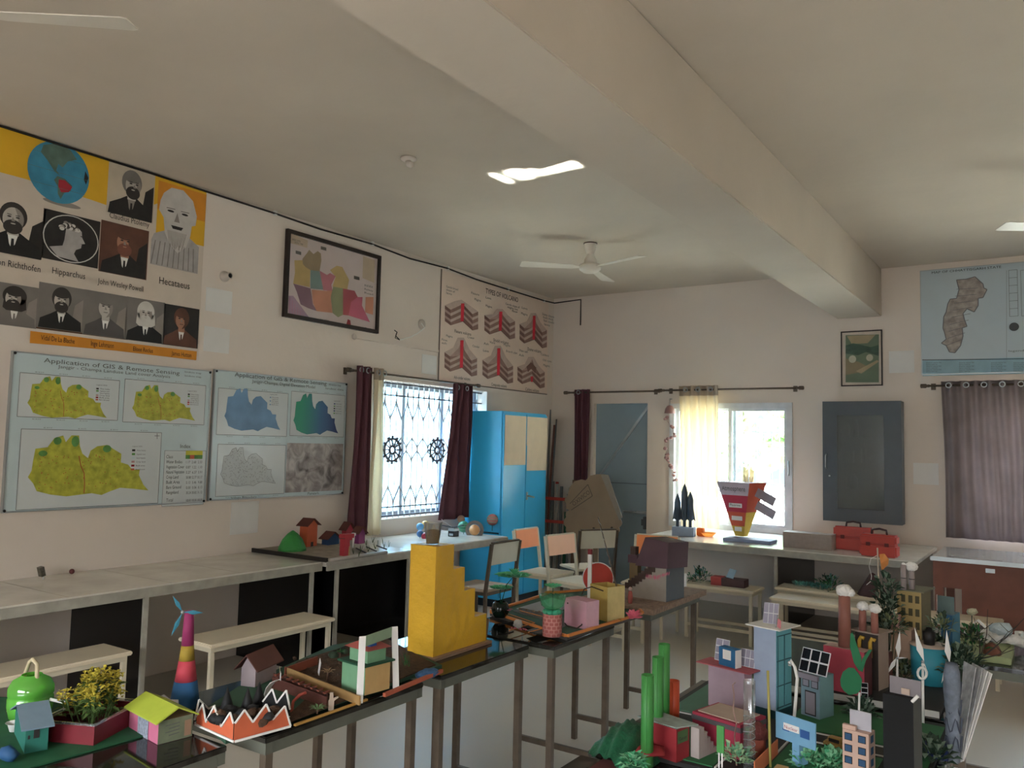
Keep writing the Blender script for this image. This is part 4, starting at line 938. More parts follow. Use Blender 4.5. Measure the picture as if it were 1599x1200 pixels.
# ceiling fans
FANW = M('fan_cream', (222, 214, 200), .35, var=.03)
def fan(label, hub, z, angs, L=.60):
    o = thing('ceiling_fan', label, 'ceiling fan', (hub[0], hub[1], CZ), group='ceiling fans'); dz = z-CZ
    MB().lathe([(.055, 0), (.055, -.012), (.045, -.07), (.02, -.13), (.016, -.14)], FANW, 18).build('canopy', o)
    MB().tube([(0, 0, -.10), (0, 0, dz+.09)], .012, FANW, 10).build('down_rod', o)
    MB().lathe([(.02, dz+.15), (.055, dz+.06), (.055, dz+.03), (.09, dz+.025), (.10, dz+.005), (.095, dz-.02), (.06, dz-.045), (.001, dz-.05)], FANW, 24).build('motor', o)
    mb = MB(); mb.lathe([(.062, -.001), (.062, -.008)], M('fan_plate', (80, 52, 44), .5), 18); mb.build('ceiling_plate', o)
    for a in angs:
        T = Matrix.Translation((0, 0, dz)) @ Matrix.Rotation(a, 4, 'Z') @ Matrix.Rotation(math.radians(9), 4, 'X')
        mb = MB(); mb.prism([(.095, -.02), (.16, -.045), (L-.02, -.07), (L, -.06), (L, .055), (L-.02, .065), (.16, .045), (.095, .02)], -.002, .002, FANW, T); mb.build('blade', o)
    return o
hb = at(922, 380, z=CZ); hz = at(922, 418, y=hb.y).z
def ang(px, py): q = at(px, py, z=hz+.0); return math.atan2(q.y-hb.y, q.x-hb.x)
aR = ang(1003, 400)
fan('white three-bladed ceiling fan near the far left corner', (hb.x, hb.y), hz, (aR, aR+2*PI/3, aR+4*PI/3), .62)
tp = at(207, 38, z=3.1); fd = (Vector((tp.x, tp.y))-Vector((at(0, 25, z=3.1).x, at(0, 25, z=3.1).y))).normalized(); hub = Vector((tp.x, tp.y))-fd*.62
a0 = math.atan2(fd.y, fd.x); fan('ceiling fan at the top left edge with one blade in view', hub, 3.1, (a0, a0+2*PI/3, a0-2*PI/3), .62)
tp = at(1563, 353, z=3.1); a0 = math.radians(215); hub = (tp.x-.62*math.cos(a0), tp.y-.62*math.sin(a0))
fan('ceiling fan at the right edge with one blade tip in view', hub, 3.1, (a0, a0+2*PI/3, a0-2*PI/3), .62)
# shell chime by the window
ch = thing('shell_chime', 'hanging string of small pale shells left of the bright window', 'wind chime', tuple(at(1046, 626, y=WY-.06)))
SHL = M('pink_shell', (176, 138, 134), .6, var=.2)
mb = MB(); mb.tube([(0, .058, .02), (0, 0, .02)], .004, ALU, 6); mb.tube([(0, 0, .02), (0, 0, -.12)], .003, ALU, 6); mb.build('hook', ch)
mb = MB(); mb.lathe([(.06, -.14), (.05, -.09), (.03, -.06), (.002, -.05)], SHL, 14); mb.build('cap_shell', ch)
mb = MB(); pl = [(-.045, -.2), (.03, -.3), (.05, -.38), (.0, -.42), (-.06, -.45), (-.05, -.52), (-.035, -.58), (-.03, -.64), (0, -.7), (.02, -.74), (.04, -.8), (.06, -.88)]
mb.tube([(x, 0, z) for x, z in pl], .002, SHL, 5); mb.build('string', ch)
for k, (x, z) in enumerate(pl):
    mb = MB()
    for j in range(3): mb.ball((x+random.uniform(-.02, .02), random.uniform(-.01, .01), z+random.uniform(-.02, .02)), random.uniform(.012, .024), SHL, 8, (1, .5, .8))
    mb.build('shell', ch)

# ================================================================== handmade models
def proj(p):
    v = Vector(p)-EYE; d = v.dot(_f); return 799.5+FPX*v.dot(RT)/d, 600-FPX*v.dot(UP)/d
def fit(L, Cx, R, yC, yT, z0, yaw=0):
    c = at(Cx, yC, z=z0); ex = Vector((math.cos(yaw), math.sin(yaw), 0)); ey = Vector((-math.sin(yaw), math.cos(yaw), 0))
    def solve(d, target):
        lo, hi = 0, 1.2
        for _ in range(40):
            m = (lo+hi)/2; q = proj(c+d*m)[0]
            if (q > target) == (d == sx): lo = m
            else: hi = m
        return lo
    sx = -ex; w_ = solve(sx, L) if L < Cx-.5 else .02
    sx2 = ey; lo, hi = 0, 1.2
    for _ in range(40):
        m = (lo+hi)/2
        if proj(c+ey*m)[0] < R: lo = m
        else: hi = m
    d_ = max(.02, lo)
    lo, hi = 0, 1.5
    for _ in range(40):
        m = (lo+hi)/2
        if proj(c+Vector((0, 0, m)))[1] > yT: lo = m
        else: hi = m
    return c, w_, d_, lo
class Bld:
    """a card box with its near vertical edge at the origin, running to -x (w) and +y (d)"""
    def __init__(s, name, label, cat, L, Cx, R, yC, yT, z0, yaw=0, group=None):
        s.c, s.w, s.d, s.h = fit(L, Cx, R, yC, yT, z0, yaw); s.t = thing(name, label, cat, s.c, yaw, group)
    def shell(s, ml, mr, mt, name='body', hollow=False, bev=0):
        mb = MB(); w_, d_, h_ = s.w, s.d, s.h
        vs = [(-w_, 0, 0), (0, 0, 0), (0, d_, 0), (-w_, d_, 0), (-w_, 0, h_), (0, 0, h_), (0, d_, h_), (-w_, d_, h_)]
        mb.add(vs, [(0, 1, 5, 4), (2, 3, 7, 6)], ml); mb.add(vs, [(1, 2, 6, 5), (3, 0, 4, 7)], mr)
        mb.add(vs, [(0, 3, 2, 1)], ml)
        if not hollow: mb.add(vs, [(4, 5, 6, 7)], mt)
        else:
            e = .004; vi = [(-w_+e, e, e), (-e, e, e), (-e, d_-e, e), (-w_+e, d_-e, e), (-w_+e, e, h_), (-e, e, h_), (-e, d_-e, h_), (-w_+e, d_-e, h_)]
            mb.add(vi, [(4, 5, 1, 0), (6, 7, 3, 2), (5, 6, 2, 1), (7, 4, 0, 3), (0, 1, 2, 3)], mt)
            mb.add(vs[4:]+vi[4:], [(0, 1, 5, 4), (1, 2, 6, 5), (2, 3, 7, 6), (3, 0, 4, 7)], ml)
        return mb.build(name, s.t)
    # fractional point on left (-y) or right (+x) face, pushed out a little
    def L(s, u, v, e=.0015): return (-s.w*(1-u), -e, s.h*v)
    def R(s, u, v, e=.0015): return (e, s.d*u, s.h*v)
    def T(s, u, v, e=0): return (-s.w*(1-u), s.d*v, s.h+e)
    def patch(s, face, u0, v0, u1, v1, mat, mb, e=.0015):
        f = getattr(s, face); mb.add([f(u0, v0, e), f(u1, v0, e), f(u1, v1, e), f(u0, v1, e)], [(0, 1, 2, 3)], mat); return mb
    def gable(s, mat, over=.01, rise=.04, axis='x', name='roof'):
        mb = MB(); x0, x1, y0, y1, h_ = -s.w-over, over, -over, s.d+over, s.h
        if axis == 'x':
            m = (y0+y1)/2; k = .004
            for dz in (0,): vs = [(x0, y0, h_-.004), (x1, y0, h_-.004), (x1, m, h_+rise), (x0, m, h_+rise), (x0, y1, h_-.004), (x1, y1, h_-.004), (x0, y0, h_), (x1, y0, h_), (x1, m, h_+rise+k), (x0, m, h_+rise+k), (x0, y1, h_), (x1, y1, h_)]
            mb.add(vs, [(0, 1, 2, 3), (3, 2, 5, 4), (6, 9, 8, 7), (9, 10, 11, 8), (0, 6, 7, 1), (4, 5, 11, 10), (1, 7, 8, 2), (2, 8, 11, 5), (0, 3, 9, 6), (3, 4, 10, 9)], mat)
            g = [(-s.w, 0, h_), (-s.w, s.d, h_), (-s.w, s.d/2, h_+rise*.85)]; g2_ = [(0, 0, h_), (0, s.d, h_), (0, s.d/2, h_+rise*.85)]
        else:
            m = (x0+x1)/2; k = .004
            vs = [(x0, y0, h_-.004), (x0, y1, h_-.004), (m, y1, h_+rise), (m, y0, h_+rise), (x1, y0, h_-.004), (x1, y1, h_-.004), (x0, y0, h_), (x0, y1, h_), (m, y1, h_+rise+k), (m, y0, h_+rise+k), (x1, y0, h_), (x1, y1, h_)]
            mb.add(vs, [(0, 1, 2, 3), (3, 2, 5, 4), (6, 9, 8, 7), (9, 10, 11, 8), (0, 6, 7, 1), (4, 5, 11, 10), (1, 7, 8, 2), (2, 8, 11, 5), (0, 3, 9, 6), (3, 4, 10, 9)], mat)
        return mb.build(name, s.t)
def H(name, rgb, **k):
    g_ = sum(rgb)/3; rgb = tuple((.78*v+.22*g_)*.95 for v in rgb); k.setdefault('rough', .7); k.setdefault('var', .06); k.setdefault('scale', 30); return M(name, rgb, **k)
GREENF = H('green_felt', (16, 96, 54), var=.15); CARD = H('card_brown', (166, 128, 96)); MUD = M('mud', (78, 56, 40), .95, var=.4, scale=40, bump=.6)
LEAFG = H('leaf_green', (40, 130, 60), var=.25); LEAFD = H('leaf_dark', (48, 74, 50), var=.3); MINT = H('mint_leaf', (120, 196, 140), var=.15)
COTTON = M('cotton', (236, 234, 230), .95, var=.06, scale=30, bump=.8)
ZT = .751
def foliage(parent, name, c, r, n, mat, L=.03, W=.014, up=.4, squash=1, d=None):
    mb = MB()
    for i in range(n):
        a = random.uniform(0, 2*PI); ph = random.uniform(0, PI*.55); rr = r*random.uniform(.3, 1)
        v = Vector((math.sin(ph)*math.cos(a), math.sin(ph)*math.sin(a), math.cos(ph)*squash))
        mb.leaf(Vector(c)+v*rr, v+Vector((random.uniform(-.5, .5), random.uniform(-.5, .5), up)), L*random.uniform(.7, 1.3), W, mat[i % len(mat)] if isinstance(mat, list) else mat)
    return mb.build(name, parent)
# ---------------------------------------------------------------- lower left desk
gs = tag(MB().prism([tuple(at(x, y, z=ZT))[:2] for x, y in ((-70, 1160), (-60, 1090), (90, 1092), (205, 1118), (229, 1150), (52, 1200), (20, 1215))][::-1], ZT, ZT+.004, GREENF).build('green_sheet'), 'dark green card sheet at the lower left corner of the near desk', 'card sheet')
Z1 = ZT+.0045
TEAL = H('teal_card', (24, 116, 98)); SLATE = H('slate_card', (108, 134, 152))
b = Bld('card_hut', 'teal card hut with a folded slate-blue roof at the lower left', 'model house', 22, 38, 74, 1178, 1138, Z1, math.radians(-18))
b.shell(TEAL, TEAL, TEAL, 'walls'); b.gable(SLATE, .012, .035, 'y')
mb = MB(); b.patch('R', .35, .55, .6, .9, PDARK, mb); b.patch('R', .1, .55, .2, .7, PDARK, mb); mb.build('window_marks', b.t)
# flower tray
ft = thing('flower_tray', 'red plastic tray packed with yellow-green artificial flowers', 'flower tray', at(143, 1140, z=Z1), math.radians(25))
DRED = H('tray_red', (128, 26, 36), rough=.4)
mb = MB()
a_, b_, h_ = .085, .11, .05
mb.box(-a_, -b_, 0, a_, b_, .006, DRED); mb.box(-a_, -b_, .0061, -a_+.005, b_, h_, DRED); mb.box(a_-.005, -b_, .0061, a_, b_, h_, DRED); mb.box(-a_+.0051, -b_, .0061, a_-.0051, -b_+.005, h_, DRED); mb.box(-a_+.0051, b_-.005, .0061, a_-.0051, b_, h_, DRED); mb.build('tray', ft)
mb = MB()
for q in (((-a_, -b_, h_+.004), (a_, -b_, h_+.004)), ((a_, -b_, h_+.004), (a_, b_, h_+.004)), ((-a_, b_, h_+.004), (a_, b_, h_+.004)), ((-a_, -b_, h_+.004), (-a_, b_, h_+.004))): mb.bar(q[0], q[1], .006, .006, CLEARP)
mb.build('straw_rim', ft)
FLY = H('flower_yellow', (206, 186, 40), var=.2); FLG = H('flower_leaf', (84, 118, 46), var=.3)
for k in range(30):
    a = random.uniform(0, 6.28); r_ = random.uniform(.01, .095); x, y = r_*math.cos(a)*.85, r_*math.sin(a)*1.1; h2 = random.uniform(.07, .14)*(1.25-r_*4)
    mb = MB(); mb.tube([(x*.6, y*.6, .02), (x, y, h2)], .002, FLG, 5)
    for j in range(7): mb.leaf((x*.9, y*.9, h2*random.uniform(.4, .9)), (random.uniform(-1, 1), random.uniform(-1, 1), random.uniform(.1, 1)), .045, .014, FLG)
    mb.build('leaf_stem', ft)
    mb = MB()
    for j in range(26): mb.leaf((x+random.uniform(-.017, .017), y+random.uniform(-.017, .017), h2+random.uniform(-.014, .016)), (random.uniform(-1, 1), random.uniform(-1, 1), random.uniform(.0, 1)), .016, .012, FLY)
    mb.build('blossom', ft)
# green bottle pump
gb = thing('green_bottle', 'green plastic bottle cut as a tank with a bent straw on top', 'bottle', at(46, 1118, z=Z1))
GP = clear('lime_plastic', (120, 206, 84), .5, .08, .45)
MB().cup([(.055, .0), (.062, .03), (.062, .055), (.057, .06), (.062, .065), (.062, .085), (.052, .105), (.03, .118), (.028, .122)], GP, 24).build('bottle_body', gb)
mb = MB(); mb.lathe([(.050, .006), (.054, .06), (.050, .065)], M('lime_water', (150, 200, 120), .3), 20); mb.build('filling', gb)
STRW = H('straw_cream', (206, 186, 140)); mb = MB(); mb.tube([(-.085, -.02, .0), (-.05, .0, .10), (-.02, 0, .155), (0, 0, .165), (.025, 0, .155), (.032, 0, .09)], .006, STRW, 8); mb.build('bent_straw', gb)
mb = MB(); mb.tube([(.05, .03, .05), (.10, .05, .045), (.14, .03, .03)], .005, PAPER, 8); mb.build('outlet_straw', gb)
tag(MB().cup([(.012, 0), (.018, .02), (.024, .024)], PAPER, 12).build('small_cup', loc=at(22, 1142, z=Z1)), 'tiny white cap standing by the green bottle', 'cap')
bf = thing('blue_card_scrap', 'crumpled dark blue card piece at the bottom left corner', 'card scrap', at(12, 1190, z=Z1)); mb = MB(); mb.ball((0, 0, .02), .03, H('blue_card', (20, 76, 128)), 8, (1, .7, .7), .25); mb.build('crumple', bf)
# pink/lime house
PINK = H('pink_card', (206, 96, 132)); LIME = H('lime_paper', (186, 204, 42)); OLV = H('newsprint_green', (116, 128, 96), var=.2)
b = Bld('card_house', 'small pink and grey card house with a creased lime paper roof', 'model house', 201, 246, 300, 1164, 1128, ZT, math.radians(-8))
b.shell(PINK, OLV, CARD, 'walls'); b.gable(LIME, .012, .028, 'x')
mb = MB(); b.patch('L', .32, .0, .68, .96, H('lattice_grey', (138, 146, 162), var=.4, scale=120), mb); mb.build('lattice_panel', b.t)
mb = MB(); b.patch('R', .75, .1, .95, .8, CARD, mb)
for k in range(4): mb.bar(b.R(.2+.1*(k % 2), .75-.15*k, .002), b.R(.6, .78-.15*k, .002), .001, .002, GREYINK)
mb.build('wall_marks', b.t)
# striped tower windmill
wt = thing('windmill_tower', 'tall paper cone tower banded magenta, yellow, red and blue with teal blades', 'model windmill', at(288, 1104, z=ZT))
k_ = 1/ppm(wt.location)
def seg(y0, y1, r0, r1, m, nm): MB().lathe([(r0*k_, (1104-y0)*k_), (r1*k_, (1104-y1)*k_)], m, 20).build(nm, wt)
seg(1104, 1064, 23, 17, H('twr_blue', (26, 92, 150)), 'blue_base'); seg(1063.8, 1033, 16.5, 12, H('twr_red', (214, 52, 70)), 'red_band'); seg(1032.8, 1010, 11.8, 9.5, H('twr_yellow', (176, 142, 30)), 'yellow_band'); seg(1009.8, 957, 9.3, 7, H('twr_magenta', (168, 36, 98)), 'magenta_band')
TB = H('teal_blade', (38, 128, 158), rough=.4)
hub = Vector((-.006, -.02, (1104-958)*k_)); rdir = RT
for (dx, dy) in ((-17, -25), (-16, 37), (33, 0)):
    d = (Vector((RT.x, RT.y, 0))*dx + Vector((0, 0, -dy)))*k_; q = hub+d; mid = hub+d*.5; pn = d.cross(Vector((_f.x, _f.y, 0))).normalized()*.007
    mb = MB(); mb.add([hub, mid+pn, q, mid-pn, mid+Vector((_f.x, _f.y, 0))*-.004], [(0, 1, 4), (1, 2, 4), (2, 3, 4), (3, 0, 4), (0, 3, 2, 1)], TB); mb.build('blade', wt)
MB().ball(tuple(hub), .006, ALU, 8).build('hub', wt)
mb = MB(); mb.prism([(-.035, -.0), (-.02, .045), (.0, .055), (.02, .04), (.045, .04), (.05, 0)], -.002, .002, PAPER, Matrix.Translation((.0, -.075, 0)) @ Matrix.Rotation(_y*-1, 4, 'Z') @ Matrix.Rotation(PI/2, 4, 'X')); mb.build('paper_flap', wt)
# ---------------------------------------------------------------- muddy village board
vb = thing('village_board', 'green board with a muddy model yard, red-brown walls and small trees', 'model board', at(375, 1160, z=ZT))
oV = Vector(vb.location); ZV = ZT+.012
def vl(px, py, z=ZV): q = at(px, py, z=z)-oV; return q
quad = [at(352, 1163, z=ZT), at(306, 1122, z=ZT), at(372, 1078, z=ZT), at(520, 1012, z=ZT), at(596, 1000, z=ZT), at(690, 1044, z=ZT)]
MB().prism([(q.x-oV.x, q.y-oV.y) for q in quad][::-1], 0, .012, H('board_green', (44, 92, 66))).build('base_board', vb)
mb = MB(); qd = [vl(430, 1138), vl(480, 1092), vl(420, 1075), vl(465, 1035), vl(560, 1005), vl(605, 1000), vl(680, 1040)]
mb.prism([(q.x, q.y) for q in qd][::-1], .0121, .017, MUD); mb.build('mud_ground', vb)
ORR = H('terracotta', (150, 66, 42)); YW = H('yellow_wood', (176, 132, 70))
mb = MB(); mb.bar(vl(600, 1086, ZV+.008), vl(690, 1048, ZV+.008), .012, .012, H('orange_tube', (196, 84, 50))); mb.build('orange_edge', vb)
mb = MB(); mb.bar(vl(460, 1133, ZV+.004), vl(573, 1093, ZV+.004), .008, .006, H('yellow_edge', (196, 140, 50))); mb.build('yellow_edge', vb)
mb = MB(); mb.bar(vl(445, 1048, ZV+.022), vl(562, 1095, ZV+.018), .006, .028, YW); mb.build('yard_wall', vb)
mb = MB(); mb.bar(vl(445, 1050, ZV+.022), vl(495, 1032, ZV+.022), .006, .03, ORR); mb.build('rear_wall', vb)
mb = MB()
a0_, a1_ = vl(425, 1075, ZV), vl(510, 1108, ZV)
for k in range(2):
    o0 = Vector((0, 0, 0)) if k == 0 else Vector((-.03, .03, 0))
    mb.bar(a0_+o0+Vector((0, 0, .02)), a1_+o0+Vector((0, 0, .02)), .004, .035, H('rail_brown', (96, 46, 34)))
mb.build('canal_walls', vb)
for i in range(9):
    t = (i+.5)/9; mb = MB(); q = a0_.lerp(a1_, t)+Vector((0, 0, .045)); q2 = q+Vector((-.03, .03, 0))
    mb.bar(q, q2+(a1_-a0_)*.08, .007, .005, ORR); mb.build('lattice_strip', vb)
mb = MB(); mb.tube([vl(455, 1113), vl(458, 1096, ZV+.02), vl(468, 1086, ZV+.045), vl(478, 1082, ZV+.05)], .005, H('coral', (190, 70, 50)), 8); mb.build('coral_pipe', vb)
# cottage with brown roof (glued to the board)
def subhouse(parent, px, py, w_, d_, h_, yaw, wall, roof, rise, over=.012, ox=None, z=ZV, axis='x', nm='cottage'):
    c = at(px, py, z=z)-(ox if ox is not None else Vector(parent.location)); T = Matrix.Translation(c) @ Matrix.Rotation(yaw, 4, 'Z')
    mb = MB(); mb.box(-w_, 0, 0, 0, d_, h_, wall, T)
    if axis == 'x': mb.add([(-w_, 0, h_), (-w_, d_, h_), (-w_, d_/2, h_+rise)], [(0, 1, 2)], wall, False, T); mb.add([(0, 0, h_), (0, d_, h_), (0, d_/2, h_+rise)], [(0, 2, 1)], wall, False, T)
    else: mb.add([(-w_, 0, h_), (0, 0, h_), (-w_/2, 0, h_+rise)], [(0, 1, 2)], wall, False, T); mb.add([(-w_, d_, h_), (0, d_, h_), (-w_/2, d_, h_+rise)], [(0, 2, 1)], wall, False, T)
    hobj = mb.build(nm, parent); mb = MB(); k = .004
    if axis == 'x': vs = [(-w_-over, -over, h_-.006), (over, -over, h_-.006), (over, d_/2, h_+rise), (-w_-over, d_/2, h_+rise), (-w_-over, d_+over, h_-.006), (over, d_+over, h_-.006)]
    else: vs = [(over, -over, h_-.006), (over, d_+over, h_-.006), (-w_/2, d_+over, h_+rise), (-w_/2, -over, h_+rise), (-w_-over, -over, h_-.006), (-w_-over, d_+over, h_-.006)]
    vs += [(x, y, zz+k) for x, y, zz in vs]
    mb.add(vs, [(0, 1, 2, 3), (3, 2, 5, 4), (6, 9, 8, 7), (9, 10, 11, 8), (0, 6, 7, 1), (4, 5, 11, 10), (1, 7, 8, 2), (2, 8, 11, 5), (0, 3, 9, 6), (3, 4, 10, 9)], roof, False, T)
    mb.build('roof', hobj); return hobj, T
RB = H('roof_brown', (112, 62, 52)); MAUVEW = H('wall_mauve', (170, 152, 156))
hh, T = subhouse(vb, 398, 1074, .055, .13, .06, math.radians(18), MAUVEW, RB, .045, .018, axis='y')
mb = MB(); mb.bar(vl(437, 1055, ZV+.0), vl(437, 1042, ZV+.05), .003, .003, STRW); mb.box(-.001, -.014, -.012, .001, .014, .012, PAPER, Matrix.Translation(vl(438, 1056, ZV+.06)) @ Matrix.Rotation(.9, 4, 'Z')); mb.build('paper_sign', vb)
mb = MB(); q = vl(415, 1088, ZV); T = Matrix.Translation(q)
pts = [(0, 0, 0), (.012, 0, .03), (.03, 0, .05), (.055, 0, .062)]
for k in range(3): mb.bar(q+Vector(pts[k]), q+Vector(pts[k+1]), .022, .002, PAPER)
mb.build('paper_slide', vb)
mb = MB(); T = Matrix.Translation(vl(497, 1056, ZV)) @ Matrix.Rotation(-.6, 4, 'Z') @ Matrix.Rotation(.5, 4, 'Y'); mb.box(-.012, -.001, .005, .012, .001, .07, PAPER, T); mb.build('paper_board', vb)
def palm(parent, p, h_, mat, n=9, L=.03):
    mb = MB(); mb.tube([p, p+Vector((.003, 0, h_))], [.003, .002], H('palm_stem', (96, 60, 40)), 6); mb.build('palm_stem', parent)
    mb = MB()
    for i in range(n*2): a = 2*PI*i/n; mb.leaf(p+Vector((.003, 0, h_)), (math.cos(a), math.sin(a), .5+.3*(i % 2)), L, .007, mat, .25)
    mb.build('palm_leaves', parent)
palm(vb, vl(510, 1070), .04, H('dry_palm', (176, 140, 92)), 10, .035); palm(vb, vl(495, 1115), .012, H('green_palm', (112, 150, 90)), 7, .035)
palm(vb, vl(552, 1022), .03, LEAFG, 8); palm(vb, vl(530, 1032), .03, LEAFG, 8)
mb = MB(); T = Matrix.Translation(vl(517, 1110)); mb.prism([(-.008, 0), (.008, 0), (.009, .03), (.022, .04), (.020, .044), (.006, .038), (.005, .055), (-.005, .055), (-.006, .035), (-.009, .03)], -.003, .003, H('clay_pale', (160, 136, 112)), T @ Matrix.Rotation(.6, 4, 'Z') @ Matrix.Rotation(PI/2, 4, 'X')); mb.build('card_tree', vb)
for (x, y, r) in ((520, 1024, .02), (538, 1018, .018), (565, 1012, .02), (480, 1040, .016)): mb = MB(); mb.ball(vl(x, y, ZV+.012), r, LEAFD, 9, (1, 1, .8), .25); mb.build('bush', vb)
mb = MB()
for i in range(40): q = vl(random.uniform(455, 560), random.uniform(1030, 1060)); mb.ball(q+Vector((0, 0, .004)), random.uniform(.004, .009), MUD, 6, jit=.2)
o_ = mb.build('soil_clods', vb); o_['kind'] = 'stuff'
mb = MB()
for i in range(14): q = vl(636+random.uniform(-5, 5), 1040+random.uniform(-4, 4)); mb.tube([q, q+Vector((random.uniform(-.02, .02), random.uniform(-.02, .02), random.uniform(.03, .06)))], [.0012, .0004], LEAFG, 4)
mb.build('grass_tuft', vb)
mb = MB(); q = vl(668, 1052, ZV+.008); mb.ball(q, .034, M('blue_wool', (70, 112, 160), .95, var=.3, scale=60, bump=1), 14, (1, 1.6, .45), .12); mb.build('blue_wool', vb)
mb = MB(); mb.tube([vl(515, 1020, ZV+.02), vl(540, 1010, ZV+.035), vl(565, 1006, ZV+.03)], .003, BLACK, 6)
mb.build('black_twig', vb)
# two-storey green and yellow pavilion with a tall gate
LG = H('light_green', (112, 172, 124)); CY = H('card_yellow', (206, 162, 92)); DG = H('dark_green_card', (22, 84, 52))
b = Bld('pavilion_model', 'green and yellow box pavilion with a red roof on the muddy board', 'model building', 533, 569, 608, 1087, 1042, ZV+ZT-ZT+.0051, math.radians(-6))
b.shell(LG, CY, DG, 'lower_storey')
mb = MB(); mb.box(-b.w-.012, -.012, b.h, .012, b.d+.012, b.h+.006, DG); mb.build('green_slab', b.t)
mb = MB(); mb.box(-b.w*.82, b.d*.12, b.h+.0061, -b.w*.05, b.d*.85, b.h+.05, LG); up_ = mb.build('upper_storey', b.t)
mb = MB(); w2_, y0_, y1_, z_ = b.w, 0, b.d*.97, b.h+.050
mb.add([(-b.w*.95, y0_, z_), (.01, y0_, z_), (.01, y1_, z_), (-b.w*.95, y1_, z_), (-b.w*.5, b.d*.3, z_+.024), (-b.w*.5, b.d*.68, z_+.024)], [(0, 3, 2, 1), (0, 1, 4), (1, 2, 5, 4), (2, 3, 5), (3, 0, 4, 5)], H('roof_red', (176, 74, 62))); mb.build('roof', up_)
mb = MB(); mb.box(-.03, .02, z_+.01, -.005, .05, z_+.035, H('deep_blue', (24, 76, 160))); mb.build('blue_tank', up_)
gt = thing('paper_gate', 'white paper strip gateway with a pale green crossbar over the pavilion', 'model gate', at(565, 1098, z=ZV))
og = Vector(gt.location)
def gp(px, py, base): q = at(base[0], base[1], z=ZV); y_ = q.y; return at(px, py, y=y_)-og
for (base, top) in (((561, 1099), (566, 994)), ((618, 1075), (616, 979))):
    q0 = gp(base[0], base[1], base); q1 = gp(top[0], top[1], base); mb = MB(); mb.bar(q0, q1, .004, .004, PAPER) if 0 else None
    dx = Vector((.5, .86, 0))*.011
    mb.add([q0-dx, q0+dx, q1+dx, q1-dx]+[v+Vector((.0025, -.0015, 0)) for v in (q0-dx, q0+dx, q1+dx, q1-dx)], [(0, 1, 2, 3), (7, 6, 5, 4), (0, 4, 5, 1), (1, 5, 6, 2), (2, 6, 7, 3), (3, 7, 4, 0)], PAPER); mb.build('gate_post', gt)
    if base[0] == 561: A = q1+dx*.8
    else: B = q1-dx*.8
mb = MB(); dz = Vector((0, 0, -.034)); th = Vector((.002, -.001, 0))
mb.add([A+dz, B+dz, B, A, A+dz+th, B+dz+th, B+th, A+th], [(0, 1, 2, 3), (7, 6, 5, 4), (0, 4, 5, 1), (2, 6, 7, 3)], H('pale_green', (146, 178, 140))); mb.build('crossbar', gt)
# orange zigzag crater box
VO = H('flame_orange', (222, 92, 48)); CHAR = H('charcoal_paper', (24, 24, 26))
zb_ = thing('zigzag_box', 'orange box with white-edged zigzag rim and black burnt filling', 'model crater', at(366, 1160, z=ZV+.0003))
oz = Vector(zb_.location)
def zz(pts, base, m, nm, inner=None):
    """wall along base pixels (a->b) with top outline pixels, on the vertical plane through the base line"""
    a, c_ = at(*base[0], z=oz.z), at(*base[1], z=oz.z); n_ = Vector((-(c_-a).y, (c_-a).x, 0)).normalized()
    def on(px, py): r_ = ray(px, py); t = (a-EYE).dot(n_)/r_.dot(n_); return EYE+r_*t-oz
    P_ = [on(*p_) for p_ in pts]; q0, q1 = a-oz, c_-oz; th = n_*.004
    # strips down to the base
    mb = MB()
    for i in range(len(P_)-1):
        u, v = P_[i], P_[i+1]; ub = Vector((u.x, u.y, 0)); vb_ = Vector((v.x, v.y, 0))
        vs = [ub, vb_, v, u, ub+th, vb_+th, v+th, u+th]; mb.add(vs, [(0, 1, 2, 3)], m); mb.add(vs, [(7, 6, 5, 4), (3, 2, 6, 7), (0, 4, 5, 1)], CHAR)
    w_ = mb.build(nm, zb_); mb = MB()
    s_ = -1 if n_.dot(Vector((_f.x, _f.y, 0))) > 0 else 1
    for i in range(len(P_)-1): mb.bar(P_[i]+n_*.003*s_, P_[i+1]+n_*.003*s_, .0035, .0045, PAPER)
    mb.bar(q0+n_*.003*s_+Vector((0, 0, .003)), q1+n_*.003*s_+Vector((0, 0, .003)), .0035, .006, PAPER); mb.build('white_edging', w_)
zz([(307, 1120), (318, 1100), (323, 1128), (336, 1103), (347, 1135), (361, 1113), (366, 1130)], ((306, 1133), (366, 1160)), VO, 'left_wall')
zz([(366, 1130), (381, 1109), (394, 1128), (415, 1100), (425, 1124), (444, 1103), (453, 1134)], ((366, 1160), (453, 1136)), VO, 'right_wall')
zz([(410, 1096), (425, 1076), (432, 1098), (447, 1078), (453, 1108)], ((400, 1125), (453, 1122)), CHAR, 'rear_wall')
zz([(303, 1125), (310, 1093), (325, 1107), (335, 1102)], ((303, 1131), (352, 1116)), CHAR, 'left_rear_wall')
mb = MB(); mb.prism([tuple((at(x, y, z=oz.z)-oz))[:2] for x, y in ((312, 1130), (366, 1154), (446, 1134), (400, 1126), (352, 1116))], .0005, .03, CHAR)
for i in range(26):
    q = at(random.uniform(330, 430), random.uniform(1118, 1132), z=oz.z+.03)-oz; mb.ball(q+Vector((0, 0, random.uniform(0, .02))), random.uniform(.014, .026), (CHAR, MUD)[i % 2], 8, (1, 1, .8), .3)
mb.build('burnt_filling', zb_)
for (x, y) in ((353, 1092), (403, 1082), (385, 1092)):
    q = at(x, y+36, z=oz.z)-oz; mb = MB(); mb.lathe([(.026, .02), (.014, .06), (.001, .10)], CHAR, 6, q); mb.build('black_peak', zb_)
